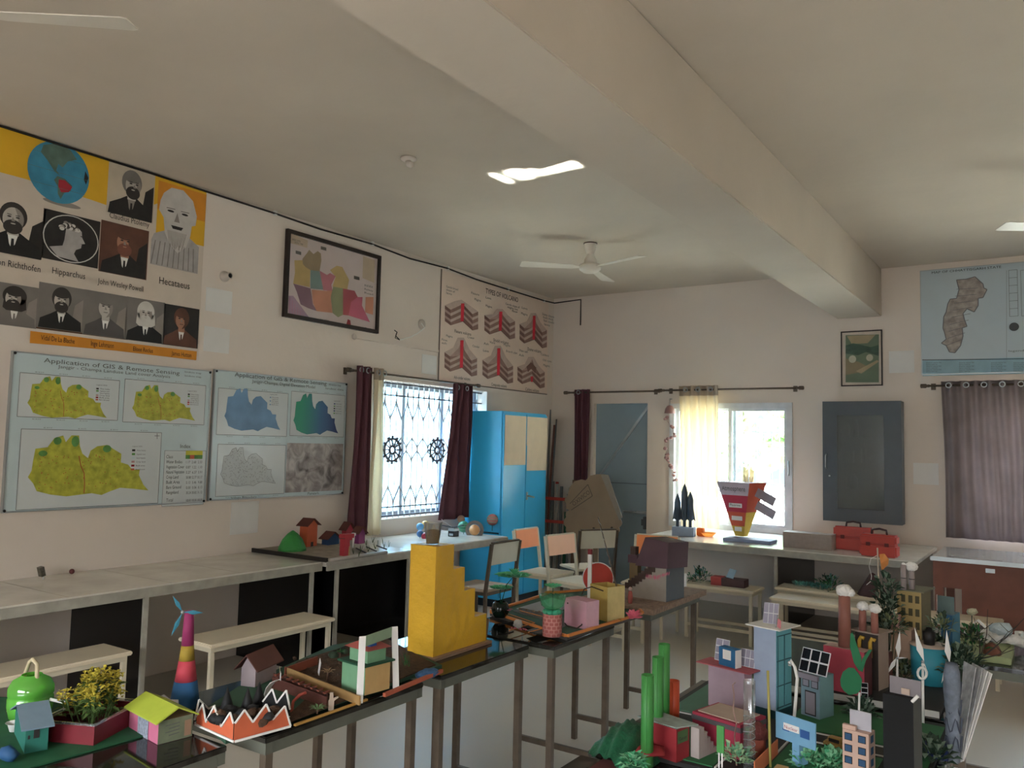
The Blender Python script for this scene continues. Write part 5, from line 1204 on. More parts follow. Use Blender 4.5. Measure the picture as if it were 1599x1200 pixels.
# ---------------------------------------------------------------- yellow stepped tower
YP = M('mustard_paper', (218, 172, 52), .42, var=.1, scale=6, bump=1.0, bscale=16)
yc = at(676, 1027, z=ZT+.012); ys = thing('stepped_tower', 'tall mustard paper-covered stepped tower with cups on its steps', 'model steps', (yc.x, yc.y, ZT))
MB().box(-.19, -.012, 0, .02, .375, .0115, CARD).build('card_base', ys)
def ty(px): # y offset along the right face for a pixel column
    lo, hi = 0, .8
    for _ in range(30):
        m = (lo+hi)/2
        if proj((yc.x, yc.y+m, .9))[0] < px: lo = m
        else: hi = m
    return lo
def tz(px, py): return at(px, py, x=yc.x).z-ZT
steps = [(706, 858), (724, 891), (741, 926), (758, 963)]
def wx(px): q = at(px, 1022, y=yc.y); return q.x-yc.x
w_ = -wx(636); y_prev = 0; prof = [(0, .012)]
zs_ = [tz(px, py) for px, py in ((690, 853), (715, 888), (733, 921), (750, 961))]; ys_ = [ty(p_) for p_ in (706, 724, 741, 760)]
poly = [(0, .012)]
for i in range(4):
    y0_ = 0 if i == 0 else ys_[i-1]; poly += [(y0_, zs_[i]), (ys_[i], zs_[i])]
poly += [(ys_[3], .012)]
Tm = Matrix(((0, 0, 1, 0), (1, 0, 0, 0), (0, 1, 0, 0), (0, 0, 0, 1)))
MB().prism(poly, -w_, 0, YP, Tm).build('stepped_body', ys)
def cup_at(parent, x, y, z, r0, r1, h_, mat, fill=None):
    o = MB().cup([(r0, z), (r1, z+h_), (r1+.002, z+h_+.002), (r1-.001, z+h_+.001), (r0-.001, z+.002)], mat, 20, (x, y, 0)).build('cup', parent)
    if fill:
        mb = MB(); mb.lathe([(r0-.002, z+.002), (r0+(r1-r0)*.6-.002, z+h_*.62), (r0*.5, z+h_*.68), (.001, z+h_*.66)], fill, 16, (x, y, 0)); mb.build('soil_filling', o)
    return o
SOIL = M('cup_soil', (66, 46, 42), .95, var=.5, scale=60, bump=1)
cups = [(0, 'clear cup of dark soil on the top of the yellow tower', .030, .042, .085, SOIL)]
def cupthing(label, i, yf, z, r0, r1, h_, mat, fill):
    o = thing('plastic_cup', label, 'cup', (yc.x-w_*.5, yc.y+yf, ZT+z+.0005), group='cups on the stepped tower')
    cup_at(o, 0, 0, 0, r0, r1, h_, mat, fill)
    return o
cupthing('clear cup of dark soil on the very top of the mustard tower', 0, ys_[0]*.5, zs_[0], .026, .037, .085, CLEARP, SOIL)
cupthing('clear cup half sunk behind the second step of the mustard tower', 1, (ys_[0]+ys_[1])/2, zs_[1], .018, .030, .02, CLEARP, None)
cupthing('clear cup half sunk behind the third step of the mustard tower', 2, (ys_[1]+ys_[2])/2, zs_[2], .018, .030, .02, CLEARP, None)
o = thing('paper_cup', 'brown paper cup standing behind the foot of the mustard tower', 'cup', (yc.x-w_*.4, yc.y+ys_[3]+.04, ZT+.0005)); cup_at(o, 0, 0, 0, .024, .032, .085, CARD)
st_ = MB(); st_.tube([(yc.x-.10, yc.y+.33, ZT+.004), (yc.x-.02, yc.y+.42, ZT+.004)], .003, PAPER, 6)
# ---------------------------------------------------------------- orange-edged park board
ob = thing('park_board', 'board with orange edges, green lawns and grey paper roads', 'model board', at(885, 1000, z=ZT))
oo = Vector(ob.location)
cor = [at(765, 962, z=ZT), at(885, 1001, z=ZT), at(1004, 964, z=ZT), at(965, 922, z=ZT), at(858, 932, z=ZT)]
cl_ = [(q.x-oo.x, q.y-oo.y) for q in cor]
MB().prism(cl_, 0, .014, H('board_dark', (74, 70, 66))).build('base_board', ob)
mb = MB(); ctr = Vector((sum(q[0] for q in cl_)/5, sum(q[1] for q in cl_)/5)); inn = [tuple(ctr.lerp(Vector(q), .95)) for q in cl_]; mb.prism(inn, .0141, .016, H('lawn', (34, 92, 62), var=.1)); mb.build('lawn', ob)
ORE = H('edge_orange', (236, 132, 44), rough=.5)
for i in range(5):
    a = Vector((*cl_[i], .020)); c_ = Vector((*cl_[(i+1) % 5], .020)); mb = MB(); mb.bar(a.lerp(c_, .01), a.lerp(c_, .985), .012, .011, ORE); mb.build('orange_edge', ob)
def bl(px, py, z): q = at(px, py, z=ZT+z)-oo; return q
ROAD = H('road_grey', (92, 90, 86)); mb = MB()
mb.prism([tuple(bl(x, y, .016))[:2] for x, y in ((822, 985), (868, 974), (800, 955), (815, 950), (900, 970), (870, 985), (835, 992))], .0161, .0172, ROAD); mb.build('road', ob)
for pts in (((790, 958), (835, 973), (795, 985)), ((812, 954), (858, 966)), ((825, 988), (862, 978))):
    mb = MB()
    for i in range(len(pts)-1): mb.bar(bl(*pts[i], .019), bl(*pts[i+1], .019), .004, .003, ORE)
    mb.build('road_kerb', ob)
mb = MB(); mb.prism([tuple(bl(x, y, .016))[:2] for x, y in ((806, 951), (858, 958), (905, 946), (862, 934))], .0161, .0168, H('pond', (150, 156, 160), rough=.3)); mb.build('pond_sheet', ob)
for (x, y) in ((812, 951), (822, 953), (833, 955), (842, 956), (852, 957)): mb = MB(); mb.ball(bl(x, y, .02), .009, H('pebble', (140, 112, 84), var=.3), 7, (1, 1, .6), .2); mb.build('pebble', ob)
mb = MB(); mb.tube([bl(778, 976, .02), bl(790, 974, .024), bl(802, 973, .02)], .004, BLACK, 6); mb.build('black_wire', ob)
mb = MB(); mb.bar(bl(828, 988, .02), bl(850, 992, .02), .008, .004, BLACK); mb.build('black_strip', ob)
Z4 = ZT+.0166
# pot with green plastic flower canopy
pt = thing('black_pot', 'shiny black round pot with spread green plastic petals on stalks', 'pot plant', at(781, 964, z=Z4))
k_ = 1/ppm(pt.location)
MB().cup([(9*k_, 0), (13.5*k_, 7*k_), (14*k_, 13*k_), (12*k_, 21*k_), (9*k_, 24*k_), (8*k_, 22*k_)], M('black_ceramic', (10, 24, 18), .15), 20).build('pot', pt)
mb = MB(); mb.tube([(0, 0, 20*k_), (-.004, 0, 40*k_), (.0, 0, 45*k_)], .002, DG, 6); mb.tube([(.004, 0, 20*k_), (.02, .02, 50*k_), (.05, .03, 62*k_)], .002, DG, 6); mb.build('stalk', pt)
def petals(parent, c, r, n, mat, nm='plastic_petals', lift=.35, W=.03):
    mb = MB()
    for i in range(n):
        a = 2*PI*i/n; mb.leaf(c, (math.cos(a), math.sin(a), lift), r, W, mat, .12)
    return mb.build(nm, parent)
GPL = H('green_plastic_leaf', (80, 206, 136), rough=.3)
petals(pt, (0, 0, 42*k_), .07, 9, GPL, W=.035); petals(pt, (.05, .03, 62*k_), .10, 10, GPL, lift=.25, W=.055); petals(pt, (.055, .03, 66*k_), .045, 14, GPL, 'inner_leaves', lift=1.2, W=.012)
mb = MB()
for (x, y) in ((-.045, -.01), (.05, .0), (.04, .03)):
    for j in range(8): a = 2*PI*j/8; mb.leaf((x, y, .035), (math.cos(a), math.sin(a), .6), .014, .009, H('pink_petal', (214, 88, 108)))
mb.build('pink_flowers', pt)
cat = thing('paper_lamb', 'small grey paper figure with pink blossoms near the board corner', 'figure', at(809, 985, z=Z4))
mb = MB(); mb.ball((0, 0, .028), .022, M('lamb_grey', (160, 156, 148), .9, bump=.6, var=.3, scale=50), 10, (1.1, .8, .9), .15); mb.build('body', cat)
mb = MB()
for j in range(30): mb.leaf((random.uniform(-.03, .05), random.uniform(-.02, .01), .006), (random.uniform(-1, 1), random.uniform(-1, 1), .8), .014, .008, MATS['pink_petal'])
mb.build('blossoms', cat)
br = thing('brick_pot', 'pink brick-patterned paper pot with green bottle flower above', 'pot plant', at(862, 993, z=Z4))
k_ = 1/ppm(br.location); r_ = 15*k_; hB = 34*k_
MB().cup([(r_, 0), (r_, hB), (r_-.002, hB), (r_-.002, .003)], H('brick_pink', (206, 128, 116)), 24).build('pot', br)
mb = MB()
for row in range(6):
    for j in range(12):
        a = 2*PI*(j+(row % 2)/2)/12; a2 = a+.40; rr = r_+.0006
        mb.add([(rr*math.cos(a), rr*math.sin(a), hB*(row+.12)/6), (rr*math.cos((a+a2)/2)*1.004, rr*math.sin((a+a2)/2)*1.004, hB*(row+.12)/6), (rr*math.cos(a2), rr*math.sin(a2), hB*(row+.12)/6), (rr*math.cos(a2), rr*math.sin(a2), hB*(row+.88)/6), (rr*math.cos((a+a2)/2)*1.004, rr*math.sin((a+a2)/2)*1.004, hB*(row+.88)/6), (rr*math.cos(a), rr*math.sin(a), hB*(row+.88)/6)], [(0, 1, 4, 5), (1, 2, 3, 4)], H('brick_line', (178, 84, 76)))
mb.build('brick_print', br)
mb = MB()
for j in range(9): a = 2*PI*j/9; mb.ball((r_*.75*math.cos(a), r_*.75*math.sin(a), hB+.008), .016, H('green_puff', (40, 160, 118), rough=.4), 9, (1, 1, .7), .1)
mb.build('green_puffs', br)
mb = MB(); mb.tube([(0, 0, hB-.01), (0, 0, hB+.11)], .002, DG, 6); mb.build('stalk', br)
petals(br, (0, 0, hB+.11), .05, 12, GPL, 'green_petals', .5, .022); petals(br, (-.005, 0, hB+.09), .04, 8, H('petal_orange', (206, 140, 40)), 'orange_petals', .1, .02)
mb = MB(); mb.cup([(.03, .02), (.05, .035), (.062, .08)], GREENP, 10, (0, 0, hB)); mb.build('cut_bottle', br)
# paper bags
BP = H('bag_pink', (216, 150, 170)); BPL = H('bag_pink_side', (224, 168, 186)); YG = H('bag_gold', (206, 170, 74))
def bagthing(label, L, Cx, R, yC, yT, yaw, m1, m2, grp=None, hollow=True):
    b = Bld('paper_bag', label, 'paper bag', L, Cx, R, yC, yT, Z4, yaw); b.shell(m1, m2, m1, 'bag_body', hollow); return b
b = bagthing('gold paper bag with a cord handle, behind the pink bag', 921, 948, 975, 972, 918, math.radians(-22), YG, H('bag_gold_pale', (220, 196, 120), var=.1))
CORD = H('cord', (66, 44, 36)); mb = MB(); mb.tube([b.L(-.45, .62, .004), b.L(-.3, .8, .006), b.L(.2, .93, .012), b.L(.8, .88, .006)], .0028, CORD, 6); mb.build('cord_handle', b.t)
mb = MB(); mb.leaf(b.R(.5, .05, .01), (1, .3, .1), .03, .012, H('gold_bow', (190, 140, 50))); mb.leaf(b.R(.5, .05, .01), (.5, 1, .1), .03, .012, MATS['gold_bow']); mb.leaf(b.R(.4, .05, .01), (.6, -1, .1), .03, .012, MATS['gold_bow']); mb.build('gold_bow', b.t)
b = bagthing('pink paper bag with cord handles on the park board', 881, 915, 935, 984, 941, math.radians(-14), BP, BPL, hollow=False)
mb = MB(); mb.tube([b.L(.05, .06, .004), b.L(.3, -.0, .02), b.L(.7, .0, .02), b.L(.85, .16, .004)], .0028, CORD, 6); mb.build('cord_handle', b.t)
mb = MB(); mb.ball(b.L(.15, .82, .001), .0035, CORD, 8); mb.ball(b.L(.82, .16, .001), .0035, CORD, 8); mb.build('eyelets', b.t)
rd = thing('red_disc', 'upright red disc with a white rim behind the gold bag', 'disc', at(933, 950, z=Z4), _y*-1)
q = at(933, 900, y=rd.location.y); R_ = 24.5/ppm(rd.location); zc = q.z-Z4+0
MB().lathe([(R_, -.004), (R_, .004)], PAPER, 36, (0, 0, 0), Matrix.Translation((0, 0, zc-.01)) @ Matrix.Rotation(PI/2, 4, 'X')).build('rim', rd)
mb = MB(); mb.lathe([(R_*.95, .0041), (R_*.95, .0065)], H('disc_red', (214, 60, 46)), 36, (0, 0, 0), Matrix.Translation((0, 0, zc-.01)) @ Matrix.Rotation(PI/2, 4, 'X')); mb.build('red_face', rd)
mb = MB(); mb.box(-.006, -.003, 0, .006, .003, zc-.01-R_*.9, CARD); mb.build('stand', rd)
mp_ = thing('marker_post', 'thin white post with a dark red cap beside the red disc', 'post', at(920, 955, z=Z4)); hh = at(920, 858, y=mp_.location.y).z-Z4
MB().box(-.010, -.004, 0, .010, .004, hh-.026, PAPER).build('post', mp_); MB().box(-.011, -.005, hh-.0259, .011, .005, hh, H('cap_red', (150, 44, 48))).build('red_cap', mp_)
tk = thing('tinsel_stick', 'long thin dark stick with silver thread leaning up from the gold bag', 'stick', at(975, 968, z=Z4)); q = at(934, 808, y=tk.location.y-.02)-Vector(tk.location)
mb = MB(); mb.tube([(0, 0, 0), q*.5+Vector((.004, 0, 0)), q], [.004, .003, .002], H('stick_brown', (96, 78, 62)), 6); mb.build('stick', tk)
mb = MB(); mb.tube([Vector((.004*math.sin(i*1.9), .004*math.cos(i*1.9), 0))+q*(i/40) for i in range(41)], .0012, ALU, 4); mb.build('silver_thread', tk)
tf = thing('tissue_flower', 'crinkled pink tissue flower on the right corner of the park board', 'paper flower', at(990, 968, z=ZT+.026))
mb = MB()
for i in range(46): a = random.uniform(0, 6.28); mb.leaf((0, 0, .006), (math.cos(a), math.sin(a), random.uniform(.1, 1.6)), random.uniform(.038, .056), .024, H('tissue_pink', (246, 96, 122)), .05)
mb.build('petals', tf)
# ---------------------------------------------------------------- grey house with purple roof
BB = M('rough_bark_board', (150, 126, 108), .85, var=.3, scale=50, bump=.6)
hb_ = thing('house_model', 'grey card house with a purple roof and brown stair profile', 'model house', at(1020, 962, z=ZT))
q0 = Vector(hb_.location); x0 = -.50
MB().box(-.46, -.0, 0, 0, .76, .03, BB).build('bark_board', hb_)
WG = H('wall_card_grey', (166, 156, 144)); BG = H('wall_blue_grey', (92, 100, 108)); PR_ = H('roof_purple', (96, 66, 78)); SB = H('step_brown', (84, 62, 54)); PK = H('hot_pink', (232, 86, 128))
z3 = ZT+.0302
c, w_, d_, h_ = fit(982, 1040, 1068, 941, 889, z3, math.radians(-6))
cc = c-q0; T = Matrix.Translation(cc) @ Matrix.Rotation(math.radians(-6), 4, 'Z')
mb = MB(); vs = [(-w_, 0, 0), (0, 0, 0), (0, d_, 0), (-w_, d_, 0), (-w_, 0, h_*.45), (-w_*.45, 0, h_*.98), (0, 0, h_), (0, d_, h_), (-w_*.45, d_, h_*.98), (-w_, d_, h_*.45)]
mb.add(vs, [(0, 1, 6, 5, 4), (2, 3, 9, 8, 7)], WG, False, T); mb.add(vs, [(1, 2, 7, 6), (0, 4, 9, 3)], BG, False, T); mb.add(vs, [(4, 5, 8, 9), (5, 6, 7, 8), (0, 3, 2, 1)], PR_, False, T); mb.build('house_body', hb_)
mb = MB(); vs = [(-w_*.80, -.014, h_*1.0), (.012, -.014, h_*1.02), (.0, .02, h_*1.78), (-w_*.62, .02, h_*1.88)]; vs += [(x+.01, y+d_*1.0+.01, z-.01) for x, y, z in vs]
mb.add(vs, [(0, 1, 2, 3), (7, 6, 5, 4), (0, 4, 5, 1), (1, 5, 6, 2), (2, 6, 7, 3), (3, 7, 4, 0)], PR_, False, T); mb.build('purple_roof', hb_)
for i in range(8):
    t = i/7; mb = MB(); x = -w_*(1.0-.62*t); z = h_*(.36+.60*t); mb.box(x-.022, -.008, z-.018, x+.022, -.002, z+.012, SB, T); mb.build('stair_step', hb_)
mb = MB()
for i in range(13): x = -w_*.08+.006*i; mb.leaf((x-.02, -.004, h_*1.02), (random.uniform(-.2, .2), 0, 1), .03, .006, PK, 0, ) 
for i in range(12): mb.leaf((.004, d_*i/12, h_*1.02), (.1, random.uniform(-.3, .3), 1), .025, .006, PK, 0)
mb.build('pink_fringe', hb_)
mb = MB(); mb.lathe([(.02, 0), (.022, .02), (.012, .05), (.002, .065)], PK, 6, cc+Vector((-.012, .03, h_*1.05))); mb.build('pink_pinnacle', hb_)
mb = MB(); mb.box(-w_*1.02, .01, h_*.42, -w_*.80, .05, h_*1.05, H('ochre_block', (138, 112, 70)), T); mb.box(-w_*1.04, 0, h_*1.051, -w_*.78, .055, h_*1.3, PR_, T); mb.box(-w_*1.0, .01, h_*1.301, -w_*.86, .045, h_*1.55, SB, T); mb.build('side_tower', hb_)
fg = MB(); q = at(984, 943, z=z3)-q0; fg.lathe([(.010, 0), (.014, .03), (.010, .06), (.006, .066)], H('doll_red', (206, 96, 84)), 10, q); fg.ball(q+Vector((0, 0, .076)), .011, H('doll_head', (226, 190, 180)), 10); fg.build('doll', hb_)
mb = MB(); mb.box(.002, d_*.98, h_*.35, .014, d_*1.02, h_*.75, PAPER, T); mb.build('paper_tag', hb_)

# ---------------------------------------------------------------- clay village tray on the long counter
tv = thing('village_tray', 'brown tray with small clay houses, a green hill and fenced plots on the counter', 'model tray', (-5.08, 4.13, .7505)); ot = Vector(tv.location)
BKB = H('tray_black', (34, 28, 24), rough=.5); TRB = H('tray_soil', (164, 148, 124), var=.25, scale=18); SIL = H('tray_silver', (168, 160, 148), rough=.45)
MB().box(0, 0, 0, .80, .58, .022, TRB).build('base_board', tv)
mb = MB(); mb.box(0, -.015, 0, .80, -.0005, .03, BKB); mb.build('black_edge', tv)
mb = MB(); mb.box(.8005, -.015, -.02, .83, .58, .004, SIL); mb.tube([(.825, -.01, .018), (.825, .575, .018)], .014, SIL, 8); mb.build('silver_edge', tv)
zt_ = ot.z+.0221
def tp_(px, py, z=zt_): return at(px, py, z=z)-ot
HO = H('clay_orange', (222, 88, 42)); HBL = H('clay_blue', (34, 74, 122)); HR = H('clay_red', (196, 40, 52)); HMG = H('clay_magenta', (140, 44, 112)); HRF = H('clay_roof', (108, 52, 42)); HG = H('clay_green', (46, 160, 60), rough=.45, bump=.8, bscale=60)
mb = MB(); q = tp_(456, 860); mb.lathe([(.105, 0), (.10, .03), (.075, .085), (.04, .125), (.012, .145), (.001, .15)], HG, 9, q)
mb.build('green_hill', tv)
hh, T = subhouse(tv, 479, 855, .075, .12, .165, math.radians(8), HO, HRF, .05, .022, z=zt_, axis='x', nm='orange_house')
mb = MB(); mb.box(.0005, .045, .0, .002, .075, .035, PDARK, T); mb.build('doorway', hh)
subhouse(tv, 512, 852, .07, .12, .05, 0, HBL, HRF, .05, .02, z=zt_, axis='x', nm='blue_house')
hh, T = subhouse(tv, 537, 869, .045, .055, .13, 0, HR, HRF, .0, .01, z=zt_, axis='x', nm='red_tower')
mb = MB(); mb.box(-.05, -.005, .125, .012, .085, .155, HR, T); mb.build('red_ledge', hh)
subhouse(tv, 540, 845, .05, .08, .09, 0, HR, HRF, .06, .02, z=zt_, axis='x', nm='red_house')
subhouse(tv, 560, 850, .05, .07, .085, 0, HMG, HRF, .05, .02, z=zt_, axis='x', nm='magenta_house')
mb = MB(); q = tp_(551, 856); mb.tube([q, q+Vector((.004, 0, .10))], [.006, .010], PAPER, 7); mb.box(q.x-.012, q.y-.01, q.z+.095, q.x+.018, q.y+.01, q.z+.115, PAPER); mb.build('white_flag', tv)
TWG = H('twig_green', (72, 92, 56), var=.2)
for k in range(3):
    q0_, q1_ = tp_(556+16*k, 858-2*k), tp_(572+16*k, 866-3*k)
    mb = MB(); mb.bar(q0_+Vector((0, 0, .008)), q1_+Vector((0, 0, .008)), .005, .01, BKB); mb.build('plot_divider', tv)
for (x, y) in ((552, 866), (563, 863), (575, 862), (560, 870), (586, 858), (572, 852), (590, 852), (600, 858), (607, 855), (598, 850), (582, 848)):
    q = tp_(x, y); mb = MB()
    for j in range(4): mb.tube([q, q+Vector((random.uniform(-.015, .015), random.uniform(-.015, .015), random.uniform(.03, .055)))], [.0022, .001], TWG, 5)
    mb.build('twig_plant', tv)
q = tp_(545, 869); mb = MB(); mb.tube([q, q+Vector((0, 0, .07))], [.007, .003], H('straw_tie', (190, 150, 90)), 6); mb.build('straw_sheaf', tv)
# little things on the counter at far left
kc = thing('metal_stand', 'tiny silver clip standing on the counter near the left edge', 'clip', at(67, 905, z=.7505))
mb = MB(); mb.box(-.02, -.012, .02, .02, .012, .075, M('dull_chrome', (120, 118, 110), .35, metal=.8, var=.4, scale=60), Matrix.Rotation(.25, 4, 'X')); mb.build('clip_head', kc)
MB().tube([(.005, 0, 0), (.004, 0, .03)], .006, PAPER, 8).build('foot', kc)
tag(MB().ball((0, 0, .016), .016, H('ball_maroon', (120, 52, 54)), 14).build('small_ball', loc=at(112, 897, z=.7505)), 'small maroon ball lying on the long counter', 'ball')

# ---------------------------------------------------------------- solar system model on the counter by the window
ZC = .7505
def orb(label, px, py, rpx, zc, rgb, ring=None, bands=None):
    q = at(px, py, z=zc); r_ = rpx/ppm(q); t = thing('planet_ball', label, 'ball', (q.x, q.y, ZC), group='painted planet balls')
    mt = H('planet_%d_%d_%d' % rgb, rgb, rough=.4); h_ = q.z-ZC
    MB().ball((0, 0, h_), r_, mt, 20).build('ball', t)
    if bands:
        mb = MB()
        for z in (-.35, .1, .45):
            rr = r_*math.sqrt(1-z*z)+.0012; mb.lathe([(rr-.001, h_+z*r_-.004), (rr, h_+z*r_), (rr-.001, h_+z*r_+.004)], H('planet_band', bands), 24)
        mb.build('band', t)
    if ring:
        d = Vector((_f.x, _f.y, -.15)).normalized(); T = Matrix.Translation((0, 0, h_)) @ d.to_track_quat('Z', 'Y').to_matrix().to_4x4()
        vs = []; n_ = 28; R0, R1_ = r_*1.06, ring/ppm(q)
        for k in range(n_):
            a = 2*PI*k/n_
            for rr, zz2 in ((R0, -.001), (R1_, -.001), (R1_, .001), (R0, .001)): vs.append((rr*math.cos(a), rr*math.sin(a), zz2))
        fs = [(4*k+j, 4*((k+1) % n_)+j, 4*((k+1) % n_)+(j+1) % 4, 4*k+(j+1) % 4) for k in range(n_) for j in range(4)]
        mb = MB(); mb.add(vs, fs, H('ring_grey', (128, 122, 118)), False, T); mb.build('ring', t)
    mb = MB(); mb.tube([(0, 0, 0), (0, 0, max(.004, h_-r_*.97))], .0025, BLACK, 6); mb.build('support', t)
    return t
orb('upper sky blue ball left of the cup on the mustard tower', 656, 823, 6, .83, (74, 150, 206))
orb('lower blue ball left of the cup on the mustard tower', 656, 834, 5.5, .79, (60, 120, 190))
orb('yellow ball directly behind the soil cup', 664, 820, 6.5, .83, (226, 184, 84))
orb('crimson ball low beside the soil cup', 663, 838, 5.5, .77, (190, 36, 70))
orb('small tan ball above the green ball on the window counter', 720, 811, 6, .86, (206, 150, 116))
orb('sea-green ball beside the blue cupboard counter', 724, 823, 9, .82, (60, 160, 120), bands=(120, 190, 150))
orb('orange ball circled by a wide grey ring', 741, 828, 8.5, .80, (232, 160, 90), ring=14.5)
orb('salmon striped ball held high before the blue cupboard', 769, 812, 9, .86, (214, 120, 112), bands=(236, 170, 150))
sb = thing('satellite_model', 'small black and silver satellite model with panel wings', 'model', at(708, 838, z=ZC))
mb = MB(); mb.box(-.035, -.035, 0, .035, .035, .05, BLACK); mb.build('black_body', sb)
mb = MB(); mb.box(-.036, -.037, .051, .036, .037, .075, ALU); mb.box(-.022, -.0375, .008, .022, -.0355, .028, ALU); mb.build('silver_cap', sb)
for s_ in (-1, 1): mb = MB(); mb.bar((0, 0, .082), (s_*.08-.02, s_*.07, .10), .045, .004, H('panel_dark', (44, 54, 66), rough=.3)); mb.build('wing_panel', sb)
mb = MB(); mb.tube([(0, 0, .075), (-.04, -.1, .14), (-.05, -.12, .16)], .003, PAPER, 6); mb.build('antenna', sb)

# ---------------------------------------------------------------- corner by the door
def lean(label, nm, px0, py0, z0_, px1, py1, off, r, mat, cap=None, cat=None):
    a = at(px0, py0, y=WY-off); a = Vector((a.x, WY-off-.12, 0)); b = at(px1, py1, y=WY-off+.0)
    t = thing(nm, label, cat or 'pole', a); mb = MB(); mb.bar((0, 0, .0), b-a, r*2, r*2*.8, mat); mb.build('shaft', t)
    if cap: mb = MB(); d = (b-a); mb.bar(d*.999, d*1.02 if cap != 'band' else d*.999+d.normalized()*.05, r*2.4, r*2.2, cap if cap != 'band' else RED); mb.build('end_cap', t)
    return t
WSTR = H('strip_white', (206, 200, 188)); GSTR = H('strip_green', (30, 104, 66)); BSTR = H('strip_brown', (124, 88, 60)); GRS = H('strip_grey', (120, 124, 124)); RSTR = H('strip_red', (170, 72, 58))
lean('tall thin brown and red stick leaning in the room corner', 'leaning_stick', 856, 900, 0, 866, 664, .03, .012, H('stick_redbrown', (140, 84, 70)))
lean('thin stick with a grey tip right of the tall corner stick', 'leaning_stick', 860, 900, 0, 869, 655, .04, .007, GRS)
lean('grey metal pole closest to the blue cupboard', 'leaning_pole', 858, 900, 0, 858, 640, .03, .016, GRS)
for i, (px, w_, mt, top, lb) in enumerate(((868, .012, GRS, 752, 'grey strip nearest the blue cupboard'), (874, .012, WSTR, 756, 'pale strip with a red top, second from the cupboard'), (881, .014, GRS, 760, 'grey strip between the pale strip and the green strip'), (888, .016, GSTR, 800, 'dark green strip behind the peach-backed chair'), (893, .010, WSTR, 762, 'slim cream strip right of the green strip'), (897, .010, WSTR, 762, 'outer slim cream strip in the corner rack'), (901, .018, BSTR, 750, 'brown plank next to the cream strips'), (907, .012, H('strip_tan', (176, 136, 100)), 751, 'tan batten between two brown planks'), (911, .014, BSTR, 752, 'brown plank partly behind the cardboard tree'))):
    lean('long '+lb, 'wooden_strip', px, 900, 0, px-4, top, .20, w_, mt, cap=(RED if i in (1,) else None), cat='strip')
rk = thing('strip_rack', 'low rack with red bands that gathers the upright strips', 'rack', (at(880, 880, y=WY-.25).x, WY-.36, 0))
for z in (.72, .98): mb = MB(); mb.box(-.20, -.012, z, .10, .0, z+.035, RED); mb.build('red_band', rk)
for x in (-.20, .09): mb = MB(); mb.box(x, .001, 0, x+.02, .02, 1.06, GRS); mb.build('rack_post', rk)
# cardboard tree leaning on the door
ct = thing('cardboard_tree', 'large scalloped cardboard treetop cut-out leaning before the door', 'cardboard cut-out', (at(930, 800, y=7.9).x, 7.9, 0)); oc = Vector(ct.location)
CB = M('cardboard', (158, 136, 112), .85, var=.08, scale=6); out_ = [(886, 775), (889, 762), (897, 752), (908, 749), (914, 751), (922, 743), (932, 741), (944, 741), (951, 750), (961, 778), (969, 812), (966, 824), (962, 834), (953, 838), (947, 846), (936, 846), (930, 843), (924, 851), (911, 852), (903, 846), (893, 846), (889, 834), (884, 824), (884, 808), (889, 797), (884, 788)]
def cb(px, py, e=0): q = at(px, py, y=7.9-e)-oc; return q
o2_ = []
for i_ in range(len(out_)):
    (ax, ay), (bx, by) = out_[i_], out_[(i_+1) % len(out_)]; o2_.append((ax, ay)); L2 = math.hypot(bx-ax, by-ay)
    if L2 < 22 and i_ > 9:
        for t_ in (.25, .5, .75): o2_.append((ax+(bx-ax)*t_-(-(by-ay))*.28*math.sin(PI*t_), ay+(by-ay)*t_-(bx-ax)*.28*math.sin(PI*t_)))
out_ = o2_
P_ = [cb(*q) for q in out_]; n_ = len(P_); mb = MB(); bk = [q+Vector((0, .012, 0)) for q in P_]
mb.add(P_+bk, [tuple(range(n_)), tuple(range(n_, 2*n_))[::-1]]+[(i, n_+i, n_+(i+1) % n_, (i+1) % n_) for i in range(n_)], CB); mb.build('tree_crown', ct)
mb = MB(); f0, f1, f2, f3 = cb(938, 741, .004), cb(967, 813, .004), cb(972, 808, .05), cb(950, 742, .05); mb.add([f0, f1, f2, f3]+[v+Vector((0, -.004, 0)) for v in (f0, f1, f2, f3)], [(0, 1, 2, 3), (7, 6, 5, 4), (0, 4, 5, 1), (1, 5, 6, 2), (2, 6, 7, 3), (3, 7, 4, 0)], H('cardboard_light', (178, 160, 138))); mb.build('folded_flap', ct)
mb = MB(); DK = H('box_ink', (104, 90, 74)); 
for a_, b_ in (((890, 787), (918, 757)), ((918, 757), (925, 775)), ((925, 775), (892, 797))): mb.bar(cb(*a_, .003), cb(*b_, .003), .004, .006, DK)
vs, fs, x0_, x1_ = text_geo('OXIVICO'); A_ = cb(896, 791, .004); B_ = cb(922, 771, .004); ux = (B_-A_).normalized(); uz = Vector((-ux.z, 0, ux.x)); k = (B_-A_).length/(x1_-x0_)
mb.add([A_+ux*((v.x-x0_)*k)+uz*(v.y*k*1.1) for v in vs], fs, DK); mb.build('box_printing', ct)
mb = MB(); mb.box(-.03, .013, 0, .03, .03, cb(930, 790).z, CB); mb.build('trunk_prop', ct)
for (x, y) in ((927, 826), (931, 840), (955, 825), (953, 833)): mb = MB(); mb.ball(cb(x, y, .01), .016, H('dark_tuft', (92, 78, 64)), 7, (1, .4, 1), .3); mb.build('paper_tuft', ct)
